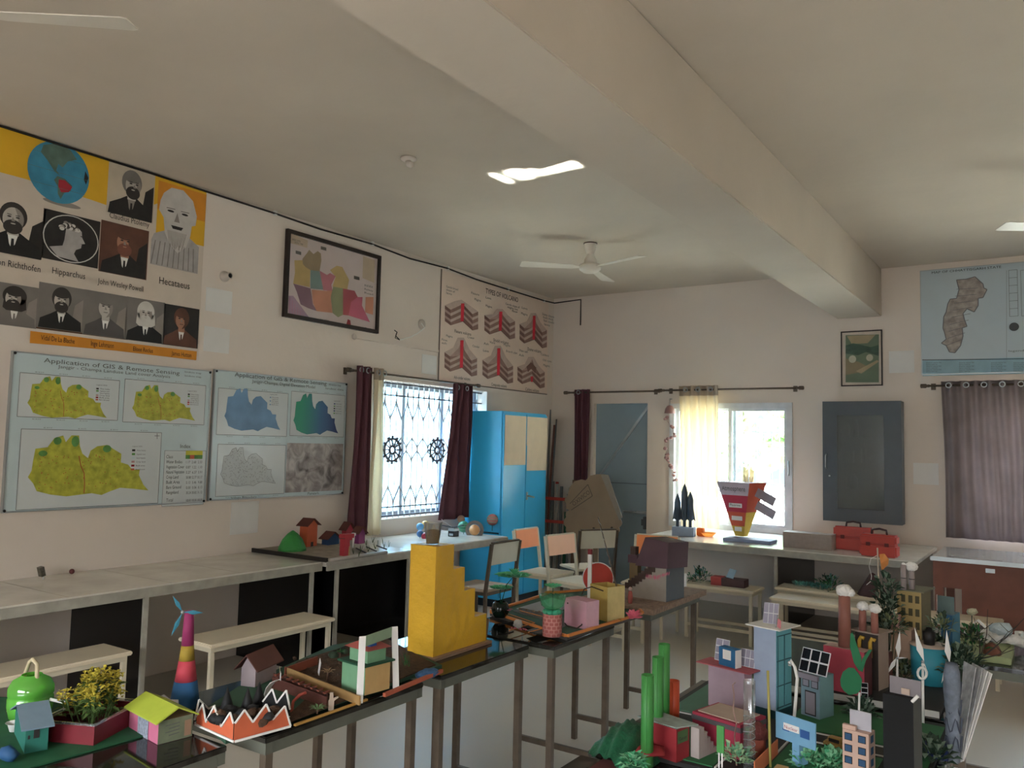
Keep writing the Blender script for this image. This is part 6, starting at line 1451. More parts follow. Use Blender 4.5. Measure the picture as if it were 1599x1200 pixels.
# ---------------------------------------------------------------- back counter things
ZK = .7605
rc = thing('rocket_model', 'three dark pointed rockets standing in a pale blue tray by the window', 'model rockets', at(1066, 838, z=ZK), _y*-.3)
k_ = 1/ppm(rc.location); RKT = H('rocket_slate', (62, 82, 100), rough=.4)
mb = MB(); mb.box(-17*k_, 0, 0, 17*k_, .10, 14*k_, H('tray_blue', (146, 164, 186))); mb.build('tray', rc)
for i, (dx, top) in enumerate(((-10, 66), (1, 82), (10, 70))):
    mb = MB(); c = (dx*k_, .05, 0); mb.lathe([(2.5*k_, 14*k_), (2.5*k_, 24*k_), (5*k_, 26*k_), (5*k_, (top-14)*k_), (3*k_, (top-6)*k_), (.2*k_, top*k_)], RKT, 14, c); r_ = mb.build('rocket', rc)
    mb = MB()
    for a in (0, PI/2, PI, 1.5*PI): T = Matrix.Translation(c) @ Matrix.Rotation(a, 4, 'Z'); mb.add([(5*k_, -.001, 26*k_), (8*k_, -.001, 24*k_), (5*k_, -.001, 44*k_), (5*k_, .001, 26*k_), (8*k_, .001, 24*k_), (5*k_, .001, 44*k_)], [(0, 1, 2), (5, 4, 3), (0, 3, 4, 1), (1, 4, 5, 2)], RKT, False, T)
    mb.build('fin', r_)
og_ = thing('orange_boat', 'small translucent orange dish with a block on the back counter', 'dish', at(1106, 838, z=ZK)); OT = M('orange_plastic', (240, 150, 70), .35, trans=.5)
mb = MB(); mb.cup([(.04, 0), (.06, .02), (.075, .035)], OT, 14); mb.build('dish', og_); mb = MB(); mb.box(-.11, -.03, 0, -.045, .03, .075, OT, bev=.006); mb.build('block', og_)
bk_ = tag(MB().box(-.22, 0, 0, .22, .22, .028, H('board_blue', (146, 158, 190)), bev=.004).build('blue_board', loc=(at(1165, 848, z=ZK)+Vector((-.0, .0, .0)))), 'thin pale blue board lying under the striped cone on the back counter', 'board')
cn_ = thing('layer_pyramid', 'inverted four-sided card cone in red, orange and yellow layers', 'model pyramid', at(1153, 838, z=ZK+.029), math.radians(-10))
k_ = 1/ppm(cn_.location); CT = 84
def layer(z0, z1, mat, mat2, nm):
    def r(z): return (7+21*z/CT)*k_
    a, b = r(z0), r(z1); Z0, Z1_ = z0*k_, z1*k_; y_ = .06
    def sq(r_, z): return [(-r_, y_-r_, z), (r_, y_-r_, z), (r_, y_+r_, z), (-r_, y_+r_, z)]
    mb = MB(); vs = sq(a, Z0)+sq(b, Z1_); mb.add(vs, [(0, 1, 5, 4), (2, 3, 7, 6), (3, 2, 1, 0), (4, 5, 6, 7)], mat); mb.add(vs, [(1, 2, 6, 5), (3, 0, 4, 7)], mat2); return mb.build(nm, cn_)
YL = H('layer_yellow', (236, 190, 50)); OL = H('layer_orange', (232, 84, 50)); RL = H('layer_red', (214, 44, 74)); PLb = H('layer_pale', (206, 184, 196))
layer(0, 16, YL, YL, 'yellow_layer'); layer(16.05, 38, OL, YL, 'orange_layer'); layer(38.05, 64, RL, OL, 'red_layer'); layer(64.05, CT, PLb, OL, 'pale_layer')
mb = MB()
for z, w2_ in ((12, 6), (29, 9), (49, 11)):
    rz_ = (7+21*z/CT)*k_; mb.box(-w2_*k_, .06-rz_-.004, (z-4)*k_, w2_*k_, .06-rz_-.001, (z+4)*k_, PAPER)
mb.build('name_slips', cn_)
for z, tx in ((46, 'Fluorine'), (27, 'Methane'), (10, 'Acid')):
    pass
mb = MB(); vs, fs, x0_, x1_ = text_geo('Fluorine'); kk = 18*k_/(x1_-x0_); rz_ = (7+21*49/CT)*k_
mb.add([(-9*k_+(v.x-x0_)*kk, .06-rz_-.0055, 47*k_+v.y*kk) for v in vs], fs, INK); mb.build('slip_writing', cn_); mb = MB(); vs, fs, x0_, x1_ = text_geo('Atmosphere'); kk = 40*k_/(x1_-x0_); rz_ = (7+21*75/CT)*k_
mb.add([(-20*k_+(v.x-x0_)*kk, .06-rz_-.003, 71*k_+v.y*kk*1.4) for v in vs], fs, GREYINK); mb.build('band_writing', cn_)
for (dz, nm, sx_) in ((70, 'upper_sign', 0), (50, 'lower_sign', -2)):
    mb = MB(); mb.bar((26*k_, .05, dz*k_), (56*k_, .05, (dz-14)*k_), .003, 14*k_, H('sign_mauve', (172, 164, 180))); mb.build(nm, cn_)
mb = MB(); [mb.tube([((8+2.2*i)*k_, .04, CT*k_), ((6+3*i)*k_, .04, (CT+9+random.uniform(-3, 3))*k_)], .004, H('twist_brown', (150, 100, 80)), 6) for i in range(6)]; mb.build('paper_twists', cn_)
MB().box(-.205, -.0, 0, .205, .16, .135, H('box_wood', (164, 144, 132), rough=.5, var=.1)).build('wooden_box', loc=at(1260, 858, z=ZK)); wb_ = bpy.data.objects['wooden_box']; tag(wb_, 'plain grey-brown wooden box right of the blue board on the back counter', 'box')
def brief(label, cx, cy, wpx, hpx, yaw, dd):
    b = thing('tool_case', label, 'case', at(cx, cy, z=ZK), yaw, 'red plastic tool cases'); k_ = 1/ppm(b.location); w2_, h2_ = wpx*k_/2, hpx*k_
    CR = H('case_red', (216, 62, 48), rough=.35)
    mb = MB(); mb.box(-w2_, 0, 0, w2_, dd, h2_*.56, CR, bev=.014); mb.build('lower_shell', b); mb = MB(); mb.box(-w2_*.99, .004, h2_*.565, w2_*.99, dd-.004, h2_, CR, bev=.014); mb.build('upper_shell', b)
    mb = MB(); mb.tube([(-.06, dd/2, h2_-.002), (-.055, dd/2, h2_+.035), (.0, dd/2, h2_+.045), (.055, dd/2, h2_+.035), (.06, dd/2, h2_-.002)], .009, H('case_handle', (70, 40, 40), rough=.4), 8); mb.build('handle', b)
    for s_ in (-.5, .5): mb = MB(); mb.box(w2_*s_-.015, -.008, h2_*.48, w2_*s_+.015, -.0005, h2_*.64, H('latch', (120, 40, 36))); mb.build('latch', b)
    return b
brief('rear red case with an upright dark handle, right of the wooden box', 1331, 860, 58, 36, 0, .10)
brief('front red case lying half across the rear one', 1370, 870, 55, 34, math.radians(-6), .12)
# things on the back benches
rb = thing('red_box_model', 'red card box with a leaning blue paper slip on the bench under the counter', 'box', (-2.45, 6.86, .4505)); k_ = 1/ppm(rb.location)
mb = MB(); mb.box(-9*k_, 0, 0, 8*k_, .1, 13*k_, H('box_red', (196, 64, 58))); mb.build('red_face_box', rb); mb = MB(); mb.box(8.1*k_, 0, 0, 44*k_, .12, 12*k_, H('box_maroon', (92, 62, 64))); mb.build('maroon_box', rb)
mb = MB(); mb.bar((20*k_, .02, 13*k_), (24*k_, .05, 26*k_), 18*k_, .003, H('slip_blue', (150, 172, 184))); mb.build('blue_slip', rb)
for nm, lb, x, y, z, mt in (('model_grass', 'pale turquoise paper grass strip on the rear bench under the counter', 1270, 918, .4705, H('grass_turq', (86, 170, 156))), ('model_shrub', 'dark green artificial shrubs clumped on the rear bench', 1298, 920, .4705, LEAFD), ('model_shrub', 'dark green foliage heap on the bench behind the purple-roofed house', 1085, 897, .4505, LEAFD), ('model_hill', 'small dark maroon model hill on the right part of the rear bench', 1353, 935, .4705, H('hill_maroon', (84, 52, 52)))):
    t = thing(nm, lb, 'model plant' if 'hill' not in nm else 'model hill', (dict([(1085, (-2.64, 6.95, z)), (1353, (-1.26, 7.13, z)), (1298, (-1.6, 7.17, z))]).get(x) or at(x, y, z=z)))
    if nm == 'model_hill': mb = MB(); mb.lathe([(.12, 0), (.09, .05), (.05, .12), (.02, .17), (.001, .18)], mt, 8); mb.build('cone', t)
    elif nm == 'model_grass':
        mb = MB()
        for i in range(150): mb.leaf((random.uniform(-.16, .14), random.uniform(-.04, .04), 0), (random.uniform(-.6, .6), random.uniform(-.4, .4), .8), .07, .012, mt)
        mb.build('blades', t)
    else: foliage(t, 'foliage', (0, 0, .0), .12, 120, [mt, LEAFG, H('grass_turq2', (96, 150, 140))], .05, .02, .5, .9)

# ================================================================== model city on the right-hand desks
ZB = ZT+.0125
def slab(name, label, cat, pts, mat, z0=ZT, z1=ZT+.012):
    ps = [at(x, y, z=z0) if not isinstance(x, float) else Vector((x, y, 0)) for x, y in pts]; o = thing(name, label, cat, (ps[0].x, ps[0].y, z0))
    P2 = [(q.x-ps[0].x, q.y-ps[0].y) for q in ps]
    ar = sum(P2[i][0]*P2[(i+1) % len(P2)][1]-P2[(i+1) % len(P2)][0]*P2[i][1] for i in range(len(P2)))
    if ar < 0: P2 = P2[::-1]
    MB().prism(P2, 0, z1-z0, mat).build('base_board', o); return o
BBK = H('board_charcoal', (38, 38, 36)); LAWN = H('city_lawn', (34, 116, 62)); WL = H('road_line', (206, 206, 200)); RDK = H('road_dark', (40, 38, 38))
cb_ = slab('city_board', 'charcoal base board with green lawns and white-lined roads under the light blue tower', 'model board', ((-1.08, 2.14), (-.30, 2.14), (-.30, 2.94), (-1.08, 2.94)), BBK)
oc2 = Vector(cb_.location)
def lw(x0, y0, x1, y1, mat, z=.0121, t=.003, nm='lawn'): mb = MB(); mb.box(x0-oc2.x, y0-oc2.y, z, x1-oc2.x, y1-oc2.y, z+t, mat); return mb.build(nm, cb_)
lw(-1.06, 2.16, -.78, 2.42, LAWN); lw(-.66, 2.16, -.42, 2.50, LAWN); lw(-.72, 2.62, -.42, 2.92, LAWN); lw(-.40, 2.3, -.31, 2.9, LAWN); lw(-1.06, 2.55, -.80, 2.92, H('city_plot', (70, 120, 96)))
for (x0, y0, x1, y1) in ((-.775, 2.16, -.770, 2.50), (-.672, 2.16, -.667, 2.50), (-1.06, 2.44, -.80, 2.445), (-1.06, 2.53, -.80, 2.535), (-.66, 2.52, -.42, 2.525), (-.66, 2.60, -.42, 2.605)): lw(x0, y0, x1, y1, WL, nm='road_line')
cb2 = slab('city_board', 'dark rear base board with white edges under the red crate and the drum', 'model board', ((-1.04, 3.04), (-.34, 3.04), (-.34, 3.84), (-1.04, 3.84)), BBK)
mb = MB(); mb.box(.0, -.005, 0, .70, -.0005, .02, WL); mb.build('white_edge', cb2)
cb3 = slab('city_board', 'red-brown front board at the bottom right corner', 'model board', ((-1.04, 1.5), (-.32, 1.5), (-.32, 2.04), (-1.04, 2.04)), H('board_redbrown', (104, 44, 38)))
# green paper tubes
TG = H('tube_green', (58, 150, 60), rough=.45); TO = H('tube_orange', (222, 72, 32), rough=.45)
def tubeobj(label, px, pyb, pyt, rpx, mat, z0=ZB, lean_=(0, 0), y=None):
    q = at(px, pyb, z=z0); k_ = 1/ppm(q); h_ = at(px, pyt, y=q.y).z-z0; t = thing('paper_tube', label, 'paper tube', q, group='rolled paper tubes')
    MB().cup([(rpx*k_, 0), (rpx*k_, h_), (rpx*k_-.0015, h_), (rpx*k_-.0015, .005)], mat, 22).build('tube', t)
    mb = MB(); mb.box(rpx*k_*.2, -rpx*k_*.99-.001, .002, rpx*k_*.35, -rpx*k_*.93, h_-.002, mat); mb.build('seam', t); return t
tubeobj('front and shortest green paper tube, beside the red building', 1010, 1196, 1054, 10, TG)
tubeobj('middle green paper tube of the stepped trio', 1026, 1172, 1026, 9, TG)
tubeobj('tallest green paper tube at the back of the trio', 1036, 1156, 1006, 9, TG)
tubeobj('orange paper tube behind the green trio', 1051, 1148, 1063, 9.5, TO)
# green mesh mound
gm = thing('green_mesh', 'dark green net bag slumped over the near corner of the right desk', 'net bag', at(972, 1200, z=ZT)); k_ = 1/ppm(gm.location)
vs = []; fs = []; NU, NV = 26, 12; NET = H('net_green', (18, 100, 62), rough=.5, var=.3, bump=.5)
for j in range(NV+1):
    for i in range(NU+1):
        u, v = i/NU, j/NV; x = (-58+96*u)*k_; y = -.02+v*.30; base = math.sin(PI*min(1, u*.9+.1))**.7
        vs.append((x, y-.06*u, max(.002, .085*base*math.sin(PI*(.15+.8*v))+.006*math.sin(26*u+9*v)+.004*math.sin(40*v))))
for j in range(NV):
    for i in range(NU): k = j*(NU+1)+i; fs.append((k, k+1, k+NU+2, k+NU+1))
n0 = len(vs); vs2 = [(x, y, max(.0005, z-.004)) for x, y, z in vs]
mb = MB(); mb.add(vs+vs2, fs+[tuple(n0+i for i in f_[::-1]) for f_ in fs], NET, True); mb.build('net_body', gm)
fo = thing('mint_foliage', 'mint green plastic leaf bunch in front of the net bag', 'artificial leaves', at(990, 1197, z=ZT+.06)); foliage(fo, 'leaves', (0, 0, .0), .026, 90, [H('mint_bright', (64, 170, 110)), MINT], .028, .014, .3, .7)
# red power building
REDC = H('card_red', (166, 26, 34)); MARB = H('marble_sheet', (150, 162, 152), var=.2, scale=40); REDD = H('card_crimson', (176, 34, 62))
b = Bld('red_building', 'dark red card building with a marbled flat roof and green name slip', 'model building', 1008, 1056, 1076, 1192, 1158, ZB, math.radians(-12))
b.h += .03; b.shell(REDC, REDC, MARB, 'walls')
mb = MB(); mb.add([b.T(-.25, -.1, .003), b.T(1.0, -.05, .003), b.T(1.25, 1.1, .003), b.T(-.1, 1.25, .003), b.T(-.25, -.1, .006), b.T(1.0, -.05, .006), b.T(1.25, 1.1, .006), b.T(-.1, 1.25, .006)], [(3, 2, 1, 0), (4, 5, 6, 7), (0, 1, 5, 4), (1, 2, 6, 5), (2, 3, 7, 6), (3, 0, 4, 7)], MARB); mb.build('flat_roof', b.t)
mb = MB(); b.patch('R', .05, .55, .85, .92, H('slip_green', (78, 120, 62)), mb, .002)
vs, fs, x0_, x1_ = text_geo('Genet'); kk = b.d*.6/(x1_-x0_); mb.add([(.0035, b.d*.12+(v.x-x0_)*kk, b.h*.64+v.y*kk*.9) for v in vs], fs, BLACK); mb.build('name_slip', b.t)
mb = MB()
for i in range(5): z = b.h*(.95-.19*i); mb.box(.004, b.d+.002, 0, .03-.0*i, b.d+.010+.016*(i+1), z, H('step_grey', (176, 162, 154))) if i == 0 else mb.box(.004, b.d+.0105+.016*i, 0, .03, b.d+.010+.016*(i+1), z, MATS['step_grey'])
mb.build('stepped_side', b.t)
mb = MB(); mb.lathe([(.05, .03), (.052, .034), (.03, .04)], REDC, 5, (-b.w*.5, -.055, 0)); mb.build('porch_roof', b.t)
# crimson box with beige top
BEI = H('card_beige', (186, 160, 140)); GBD = H('band_grey', (84, 78, 80))
b = Bld('crimson_box', 'crimson card tank with a beige top and grey band', 'model building', 1081, 1156, 1174, 1188, 1122, ZB, math.radians(-14))
b.d = .13; b.h -= .02; b.shell(REDD, REDD, REDD, 'walls')
mb = MB(); mb.box(-b.w*.93, .012, b.h+.0005, -.012, b.d*.92, b.h+.003, BEI); mb.build('beige_top', b.t)
mb = MB(); mb.box(-b.w-.002, -.0025, b.h*.78, .002, -.0008, b.h*.92, GBD); mb.box(.0008, -.0025, b.h*.78, .0025, b.d, b.h*.92, GBD); mb.build('grey_band', b.t)
mb = MB(); mb.box(.003, b.d*.15, b.h*.70, .0045, b.d*.8, b.h*.88, MATS['slip_green']); mb.build('green_slip', b.t)
mb = MB(); mb.tube([(-b.w*.55, -.03, b.h*.62), (-b.w*.8, -.03, b.h*.64), (-b.w*.82, -.03, b.h*.45)], .003, GRS, 6); mb.cup([(.009, b.h*.22), (.010, b.h*.42)], H('cup_grey', (96, 90, 98)), 12, (-b.w*.8, -.03, 0)); mb.build('pipe_and_bucket', b.t)
# mauve building with red roof sheet and blue box
MAU = H('card_mauve', (176, 146, 162)); MAU2 = H('card_mauve_side', (190, 138, 150)); RSH = H('roof_sheet_red', (186, 74, 84))
b = Bld('mauve_building', 'mauve card building with a wide red roof sheet', 'model building', 1106, 1162, 1174, 1118, 1050, ZB, math.radians(-12))
b.shell(MAU, MAU2, MAU, 'walls'); mb = MB(); mb.box(-b.w-.035, -.02, b.h+.0005, .03, b.d+.02, b.h+.004, RSH); mb.build('roof_sheet', b.t); zr_ = b.c.z+b.h+.0045; bm_ = b
t = thing('blue_carton', 'small blue carton with a white label on the red roof sheet', 'carton', b.c+Vector((-b.w*.45, .012, b.h+.0045)), math.radians(-20)); CBL = H('carton_blue', (20, 100, 156))
MB().box(-.035, 0, 0, .03, .03, .058, CBL).build('carton', t); mb = MB(); mb.box(-.018, -.0012, .022, .014, -.0003, .052, PAPER); mb.build('white_label', t); mb = MB(); mb.box(.0302, .001, 0, .0315, .03, .056, PAPER); mb.build('white_side', t)
sol = H('cell_dark', (42, 44, 52), rough=.25); SOLW = H('panel_white', (214, 214, 218))
def solar(parent, T, w_, h_, nx, ny, mat=sol, name='solar_panel'):
    mb = MB(); mb.box(-w_/2, -.001, 0, w_/2, .001, h_, SOLW, T)
    for i in range(nx):
        for j in range(ny):
            g_ = .08*w_/nx; x0_ = -w_/2+w_*i/nx+g_; x1_ = -w_/2+w_*(i+1)/nx-g_; z0_ = h_*j/ny+g_; z1_ = h_*(j+1)/ny-g_; mb.box(x0_, -.0022, z0_, x1_, -.0012, z1_, mat, T)
    return mb.build(name, parent)
SOLG = H('cell_grey', (146, 140, 160))
solar(b.t, Matrix.Translation((-b.w*.85, .045, b.h+.005)) @ Matrix.Rotation(-.2, 4, 'X'), .05, .07, 2, 3, SOLG, 'panel_sheet'); solar(b.t, Matrix.Translation((-b.w*.12, .045, b.h+.005)) @ Matrix.Rotation(-.2, 4, 'X'), .05, .055, 3, 2, SOLG, 'panel_sheet')
# light blue tower
LB = H('tower_blue', (150, 168, 196)); LB2 = H('tower_aqua', (96, 186, 200)); DTL = H('plinth_teal', (20, 74, 84))
b = Bld('blue_tower', 'tall light blue card tower with aqua window side and white roof plate', 'model tower', 1177, 1212, 1236, 1124, 984, ZB, math.radians(-14))
b.shell(LB, LB2, LB, 'walls'); mb = MB(); mb.box(-b.w-.02, -.018, b.h+.0005, .022, b.d+.02, b.h+.004, PAPER); mb.build('roof_plate', b.t)
mb = MB(); mb.box(-b.w-.002, -.002, 0, .002, -.0005, b.h*.09, DTL); mb.box(.0005, -.002, 0, .002, b.d, b.h*.09, DTL); mb.build('plinth_band', b.t)
mb = MB(); DLN = H('line_teal', (34, 92, 104))
for v_ in (.12, .36, .64, .92): mb.bar(b.R(.02, v_, .002), b.R(.98, v_, .002), .001, .003, DLN)
mb.bar(b.R(.5, .12, .002), b.R(.5, .92, .002), .003, .001, DLN); mb.bar(b.R(.08, .1, .002), b.R(.08, .92, .002), .003, .001, DLN); mb.build('window_lines', b.t)
solar(b.t, Matrix.Translation((-b.w*.55, .04, b.h+.006)) @ Matrix.Rotation(.25, 4, 'Z') @ Matrix.Rotation(-.25, 4, 'X'), .048, .066, 3, 2, SOLG)
mb = MB(); mb.tube([(-.006, .01, b.h+.004), (.0, .01, b.h+.045)], .002, GRS, 6); mb.add([(.0, .01, b.h+.035), (.014, .006, b.h+.028), (.012, .008, b.h+.0), (-.002, .01, b.h+.008)], [(0, 1, 2, 3)], H('flag_pink', (206, 110, 116))); mb.build('pink_flag', b.t)
# sticks, wires
yk = tag(MB().tube([at(1203, 1200, z=ZB), at(1201, 1120, y=at(1203, 1200, z=ZB).y), at(1199, 1048, y=at(1203, 1200, z=ZB).y)], .0035, H('stick_yellow', (176, 160, 70)), 7).build('yellow_stick'), 'thin yellow-green stick standing before the light blue tower', 'stick')
ya = at(1146, 1196, z=ZB); wire_pts = [(1150, 1196), (1147, 1150), (1150, 1130), (1145, 1110), (1146, 1085), (1144, 1070), (1148, 1066)]
tag(MB().tube([at(x, y, y=ya.y) for x, y in wire_pts], .0018, H('copper_wire', (150, 110, 96), rough=.35), 6).build('twisted_wire'), 'thin twisted copper wire standing before the crimson tank', 'wire')
bt_ = thing('clear_tube', 'clear plastic tube wrapped with glitter wire beside the crimson tank', 'plastic tube', at(1170, 1200, z=ZB)); k_ = 1/ppm(bt_.location); h_ = at(1166, 1062, y=bt_.location.y).z-ZB
MB().cup([(9*k_, 0), (9*k_, h_)], CLEARP, 18).build('tube', bt_)
mb = MB(); mb.tube([(9.3*k_*math.cos(i*.7), 9.3*k_*math.sin(i*.7), h_*i/60*.6) for i in range(61)], .0008, ALU, 4); mb.build('glitter_wire', bt_)
mpl = thing('mint_plant', 'pale mint paper shrub at the foot of the clear tube', 'artificial leaves', at(1150, 1200, z=ZB)); foliage(mpl, 'leaves', (0, 0, .02), .04, 90, [MINT, H('mint_pale', (168, 206, 150))], .026, .014, .6, .8)
for (x, y, lb) in ((1262, 1196, 'pale mint paper shrub at the foot of the blue signboard'), (1297, 1198, 'fresh green paper shrub left of the peach building')):
    t = thing('mint_plant', lb, 'artificial leaves', at(x, y, z=ZB)); foliage(t, 'leaves', (0, 0, .0), .045, 90, [MINT, H('mint_bright', (64, 170, 110))], .03, .016, .6, .8)
lol = thing('green_sign', 'narrow bright green card sign on two white straws', 'sign', at(1125, 1215, z=ZB)); k_ = 1/ppm(lol.location); h_ = at(1125, 1134, y=lol.location.y).z-ZB; hm = at(1125, 1176, y=lol.location.y).z-ZB
MB().box(-5.8*k_, -.003, hm, 5.8*k_, .003, h_, H('sign_green', (66, 156, 66))).build('sign_card', lol); 
for s_ in (-2.5, 2.5): MB().tube([(s_*k_, 0, 0), (s_*k_, 0, hm)], .002, PAPER, 6).build('straw', lol)
tr_ = thing('red_hut', 'little orange-red hut with a crinkled dark roof behind the clear tube', 'model house', at(1181, 1180, z=ZB)); mb = MB(); mb.lathe([(.024, 0), (.024, .05)], H('hut_orange', (170, 70, 44)), 12); mb.build('hut_wall', tr_); mb = MB(); mb.lathe([(.034, .051), (.03, .07), (.012, .09), (.001, .092)], H('hut_roof', (116, 40, 34), bump=.8), 12); mb.build('hut_roof', tr_)
# white straw arch
ya = at(1240, 1135, z=ZB); sa_ = thing('straw_arch', 'bent white straw lamp with a shiny tip right of the light blue tower', 'street lamp', ya)
mb = MB(); mb.tube([at(x, y, y=ya.y)-ya for x, y in ((1239, 1135), (1242, 1100), (1245, 1060), (1241, 1042), (1235, 1032), (1233, 1040))], .005, PAPER, 8); mb.build('straw', sa_); MB().ball(at(1234, 1036, y=ya.y)-ya, .008, ALU, 8).build('tip', sa_)
# grey-blue house with panels
GB1 = H('house_greyblue', (110, 140, 152)); GB2 = H('house_aqua', (108, 158, 166))
b = Bld('solar_house', 'grey-blue card house with six dark solar panels and an outlined door', 'model house', 1251, 1280, 1302, 1126, 1058, ZB, math.radians(-20))
b.shell(GB1, GB2, GB1, 'walls'); solar(b.t, Matrix.Translation((-b.w*.5, .012, b.h+.001)) @ Matrix.Rotation(-.35, 4, 'X'), b.w*1.5, .075, 3, 2, H('cell_black', (24, 24, 30), rough=.25))
mb = MB(); b.patch('L', .22, .06, .82, .62, INK, mb, .001); b.patch('L', .27, .09, .77, .59, H('door_mauve', (138, 126, 134)), mb, .002)
for u in (.08, .56): b.patch('L', u, .70, u+.38, .88, INK, mb, .001); b.patch('L', u+.04, .72, u+.34, .86, H('win_grey', (136, 132, 146)), mb, .002)
mb.build('door_and_windows', b.t)
mb = MB(); mb.box(-b.w-.01, -.014, b.h*.90, .0, -.004, b.h*1.02, H('name_strip', (140, 128, 140))); mb.build('name_board', b.t)
# blue sign building
BC = H('sign_blue', (104, 166, 206)); BC2 = H('sign_blue_dark', (30, 84, 160))
b = Bld('blue_sign_building', 'pale blue card building with a wide blank-edged signboard lettered in red', 'model building', 1237, 1248, 1262, 1200, 1158, ZB, math.radians(-20))
b.shell(BC, BC, BC, 'walls'); k_ = 1/ppm(b.c); T = Matrix.Translation((-.002, -.012, b.h-.004)) @ Matrix.Rotation(math.radians(0), 4, 'Z')
mb = MB(); mb.box(-35*k_, -.004, 0, 36*k_, 0, 40*k_, BC, T); sg_ = mb.build('signboard', b.t)
mb = MB(); mb.box(-20*k_, -.0058, 17*k_, 8*k_, -.0045, 27*k_, PAPER, T); mb.box(10*k_, -.0056, 13*k_, 26*k_, -.0045, 25*k_, BC2, T); mb.box(-22*k_, -.0048, 15*k_, -10*k_, -.0042, 18*k_, BC2, T)
vs, fs, x0_, x1_ = text_geo('Nuclear'); kk = 24*k_/(x1_-x0_); mb.add([(-18*k_+(v.x-x0_)*kk, -.0065, 19*k_+v.y*kk) for v in vs], fs, H('letter_red', (190, 40, 60)), False, T); mb.build('lettering', sg_)
# toy car
car = thing('toy_car', 'small dirty yellow toy car beside the peach building', 'toy car', at(1305, 1172, z=ZB+.003), math.radians(-14)); CYL = H('car_yellow', (176, 136, 62), rough=.4)
mb = MB(); mb.box(-.032, -.014, .006, .036, .014, .022, CYL, bev=.004); mb.box(-.02, -.012, .0221, .022, .012, .036, CYL, bev=.004); mb.build('car_body', car)
mb = MB(); mb.box(-.014, -.0128, .0235, .016, -.0121, .033, PDARK); mb.build('car_window', car)
for (x, y) in ((-.02, -.015), (.024, -.015), (-.02, .015), (.024, .015)): mb = MB(); mb.tube([(x, y-.002, .006), (x, y+.002, .006)], .0075, BLACK, 12); mb.build('wheel', car)
# peach building with blue windows
PB = H('peach_card', (206, 164, 142)); BW = H('window_blue', (30, 76, 120))
b = Bld('peach_building', 'peach card block with rows of dark-edged blue windows and a white board on top', 'model building', 1316, 1357, 1367, 1222, 1148, ZB, math.radians(-8))
b.shell(PB, PB, PB, 'walls')
for r_ in range(3):
    for u in (.08, .60):
        mb = MB(); v_ = .78-.25*r_; b.patch('L', u, v_, u+.30, v_+.16, INK, mb, .001); b.patch('L', u+.03, v_+.015, u+.27, v_+.145, BW, mb, .002); mb.build('window', b.t)
mb = MB()
for r_ in range(3): v_ = .78-.25*r_; b.patch('R', .25, v_, .7, v_+.16, BW, mb, .001)
mb.build('side_windows', b.t)
mb = MB(); mb.box(-b.w*.82, .02, b.h+.001, .0, .024, b.h+.048, H('board_greywhite', (178, 174, 182))); mb.build('top_board', b.t)
mb = MB(); mb.box(-b.w, .0, b.h+.001, -b.w*.5, .012, b.h+.012, PB); mb.build('parapet', b.t)
# black tower with grey card on top
BT = M('black_card', (12, 12, 13), .8, var=.3)
b = Bld('black_tower', 'tall matt black card tower with a mauve-grey card strip on top', 'model tower', 1380, 1428, 1441, 1245, 1093, ZB, math.radians(-10))
b.shell(BT, H('black_side', (70, 74, 72)), BT, 'walls')
mb = MB(); mb.box(-b.w*.86, .02, b.h+.0005, .012, .024, b.h+.042, H('strip_mauvegrey', (128, 120, 124))); mb.build('top_strip', b.t)
mb = MB(); mb.box(-b.w*.45, .014, b.h+.004, -b.w*.18, .018, b.h+.018, BEI); mb.build('tape_patch', b.t)
mb = MB(); mb.tube([(-b.w*.02, -.004, b.h-.005), (.012, -.004, b.h+.012)], .004, PAPER, 6); mb.build('white_tip', b.t)
# red crate with chimneys
CR2 = H('crate_red', (206, 62, 84)); CHB = H('chimney_brown', (158, 92, 76), rough=.6)
b = Bld('red_crate', 'pinkish red crate box with a pale top, holding a tall chimney', 'model building', 1286, 1350, 1362, 1090, 1020, ZB, math.radians(-12))
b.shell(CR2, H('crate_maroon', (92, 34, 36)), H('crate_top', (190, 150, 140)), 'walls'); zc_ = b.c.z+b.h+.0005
def chimney(label, px, pyb, pyt, rpx, z0, cot=1.4, mat=CHB, bands=False):
    q = at(px, pyb, z=z0); k_ = 1/ppm(q); h_ = at(px, pyt, y=q.y).z-z0; t = thing('chimney', label, 'model chimney', q, group='card chimneys with cotton smoke')
    MB().lathe([(rpx*1.08*k_, 0), (rpx*.95*k_, h_)], mat, 18).build('stack', t)
    if cot:
        mb = MB(); mb.ball((0, 0, h_+rpx*.2*k_), rpx*cot*k_, COTTON, 12, (1, 1, .8), .12); mb.ball((rpx*.9*k_, 0, h_), rpx*cot*.6*k_, COTTON, 9, (1, 1, .9), .15); mb.build('cotton_smoke', t)
    if bands: mb = MB(); mb.lathe([(rpx*1.1*k_, h_*.45), (rpx*1.1*k_, h_*.48)], BLACK, 16); mb.build('black_band', t)
    return t
chimney('tallest brown card chimney topped with cotton, on the red crate', 1319, 1010, 925, 9, zc_)
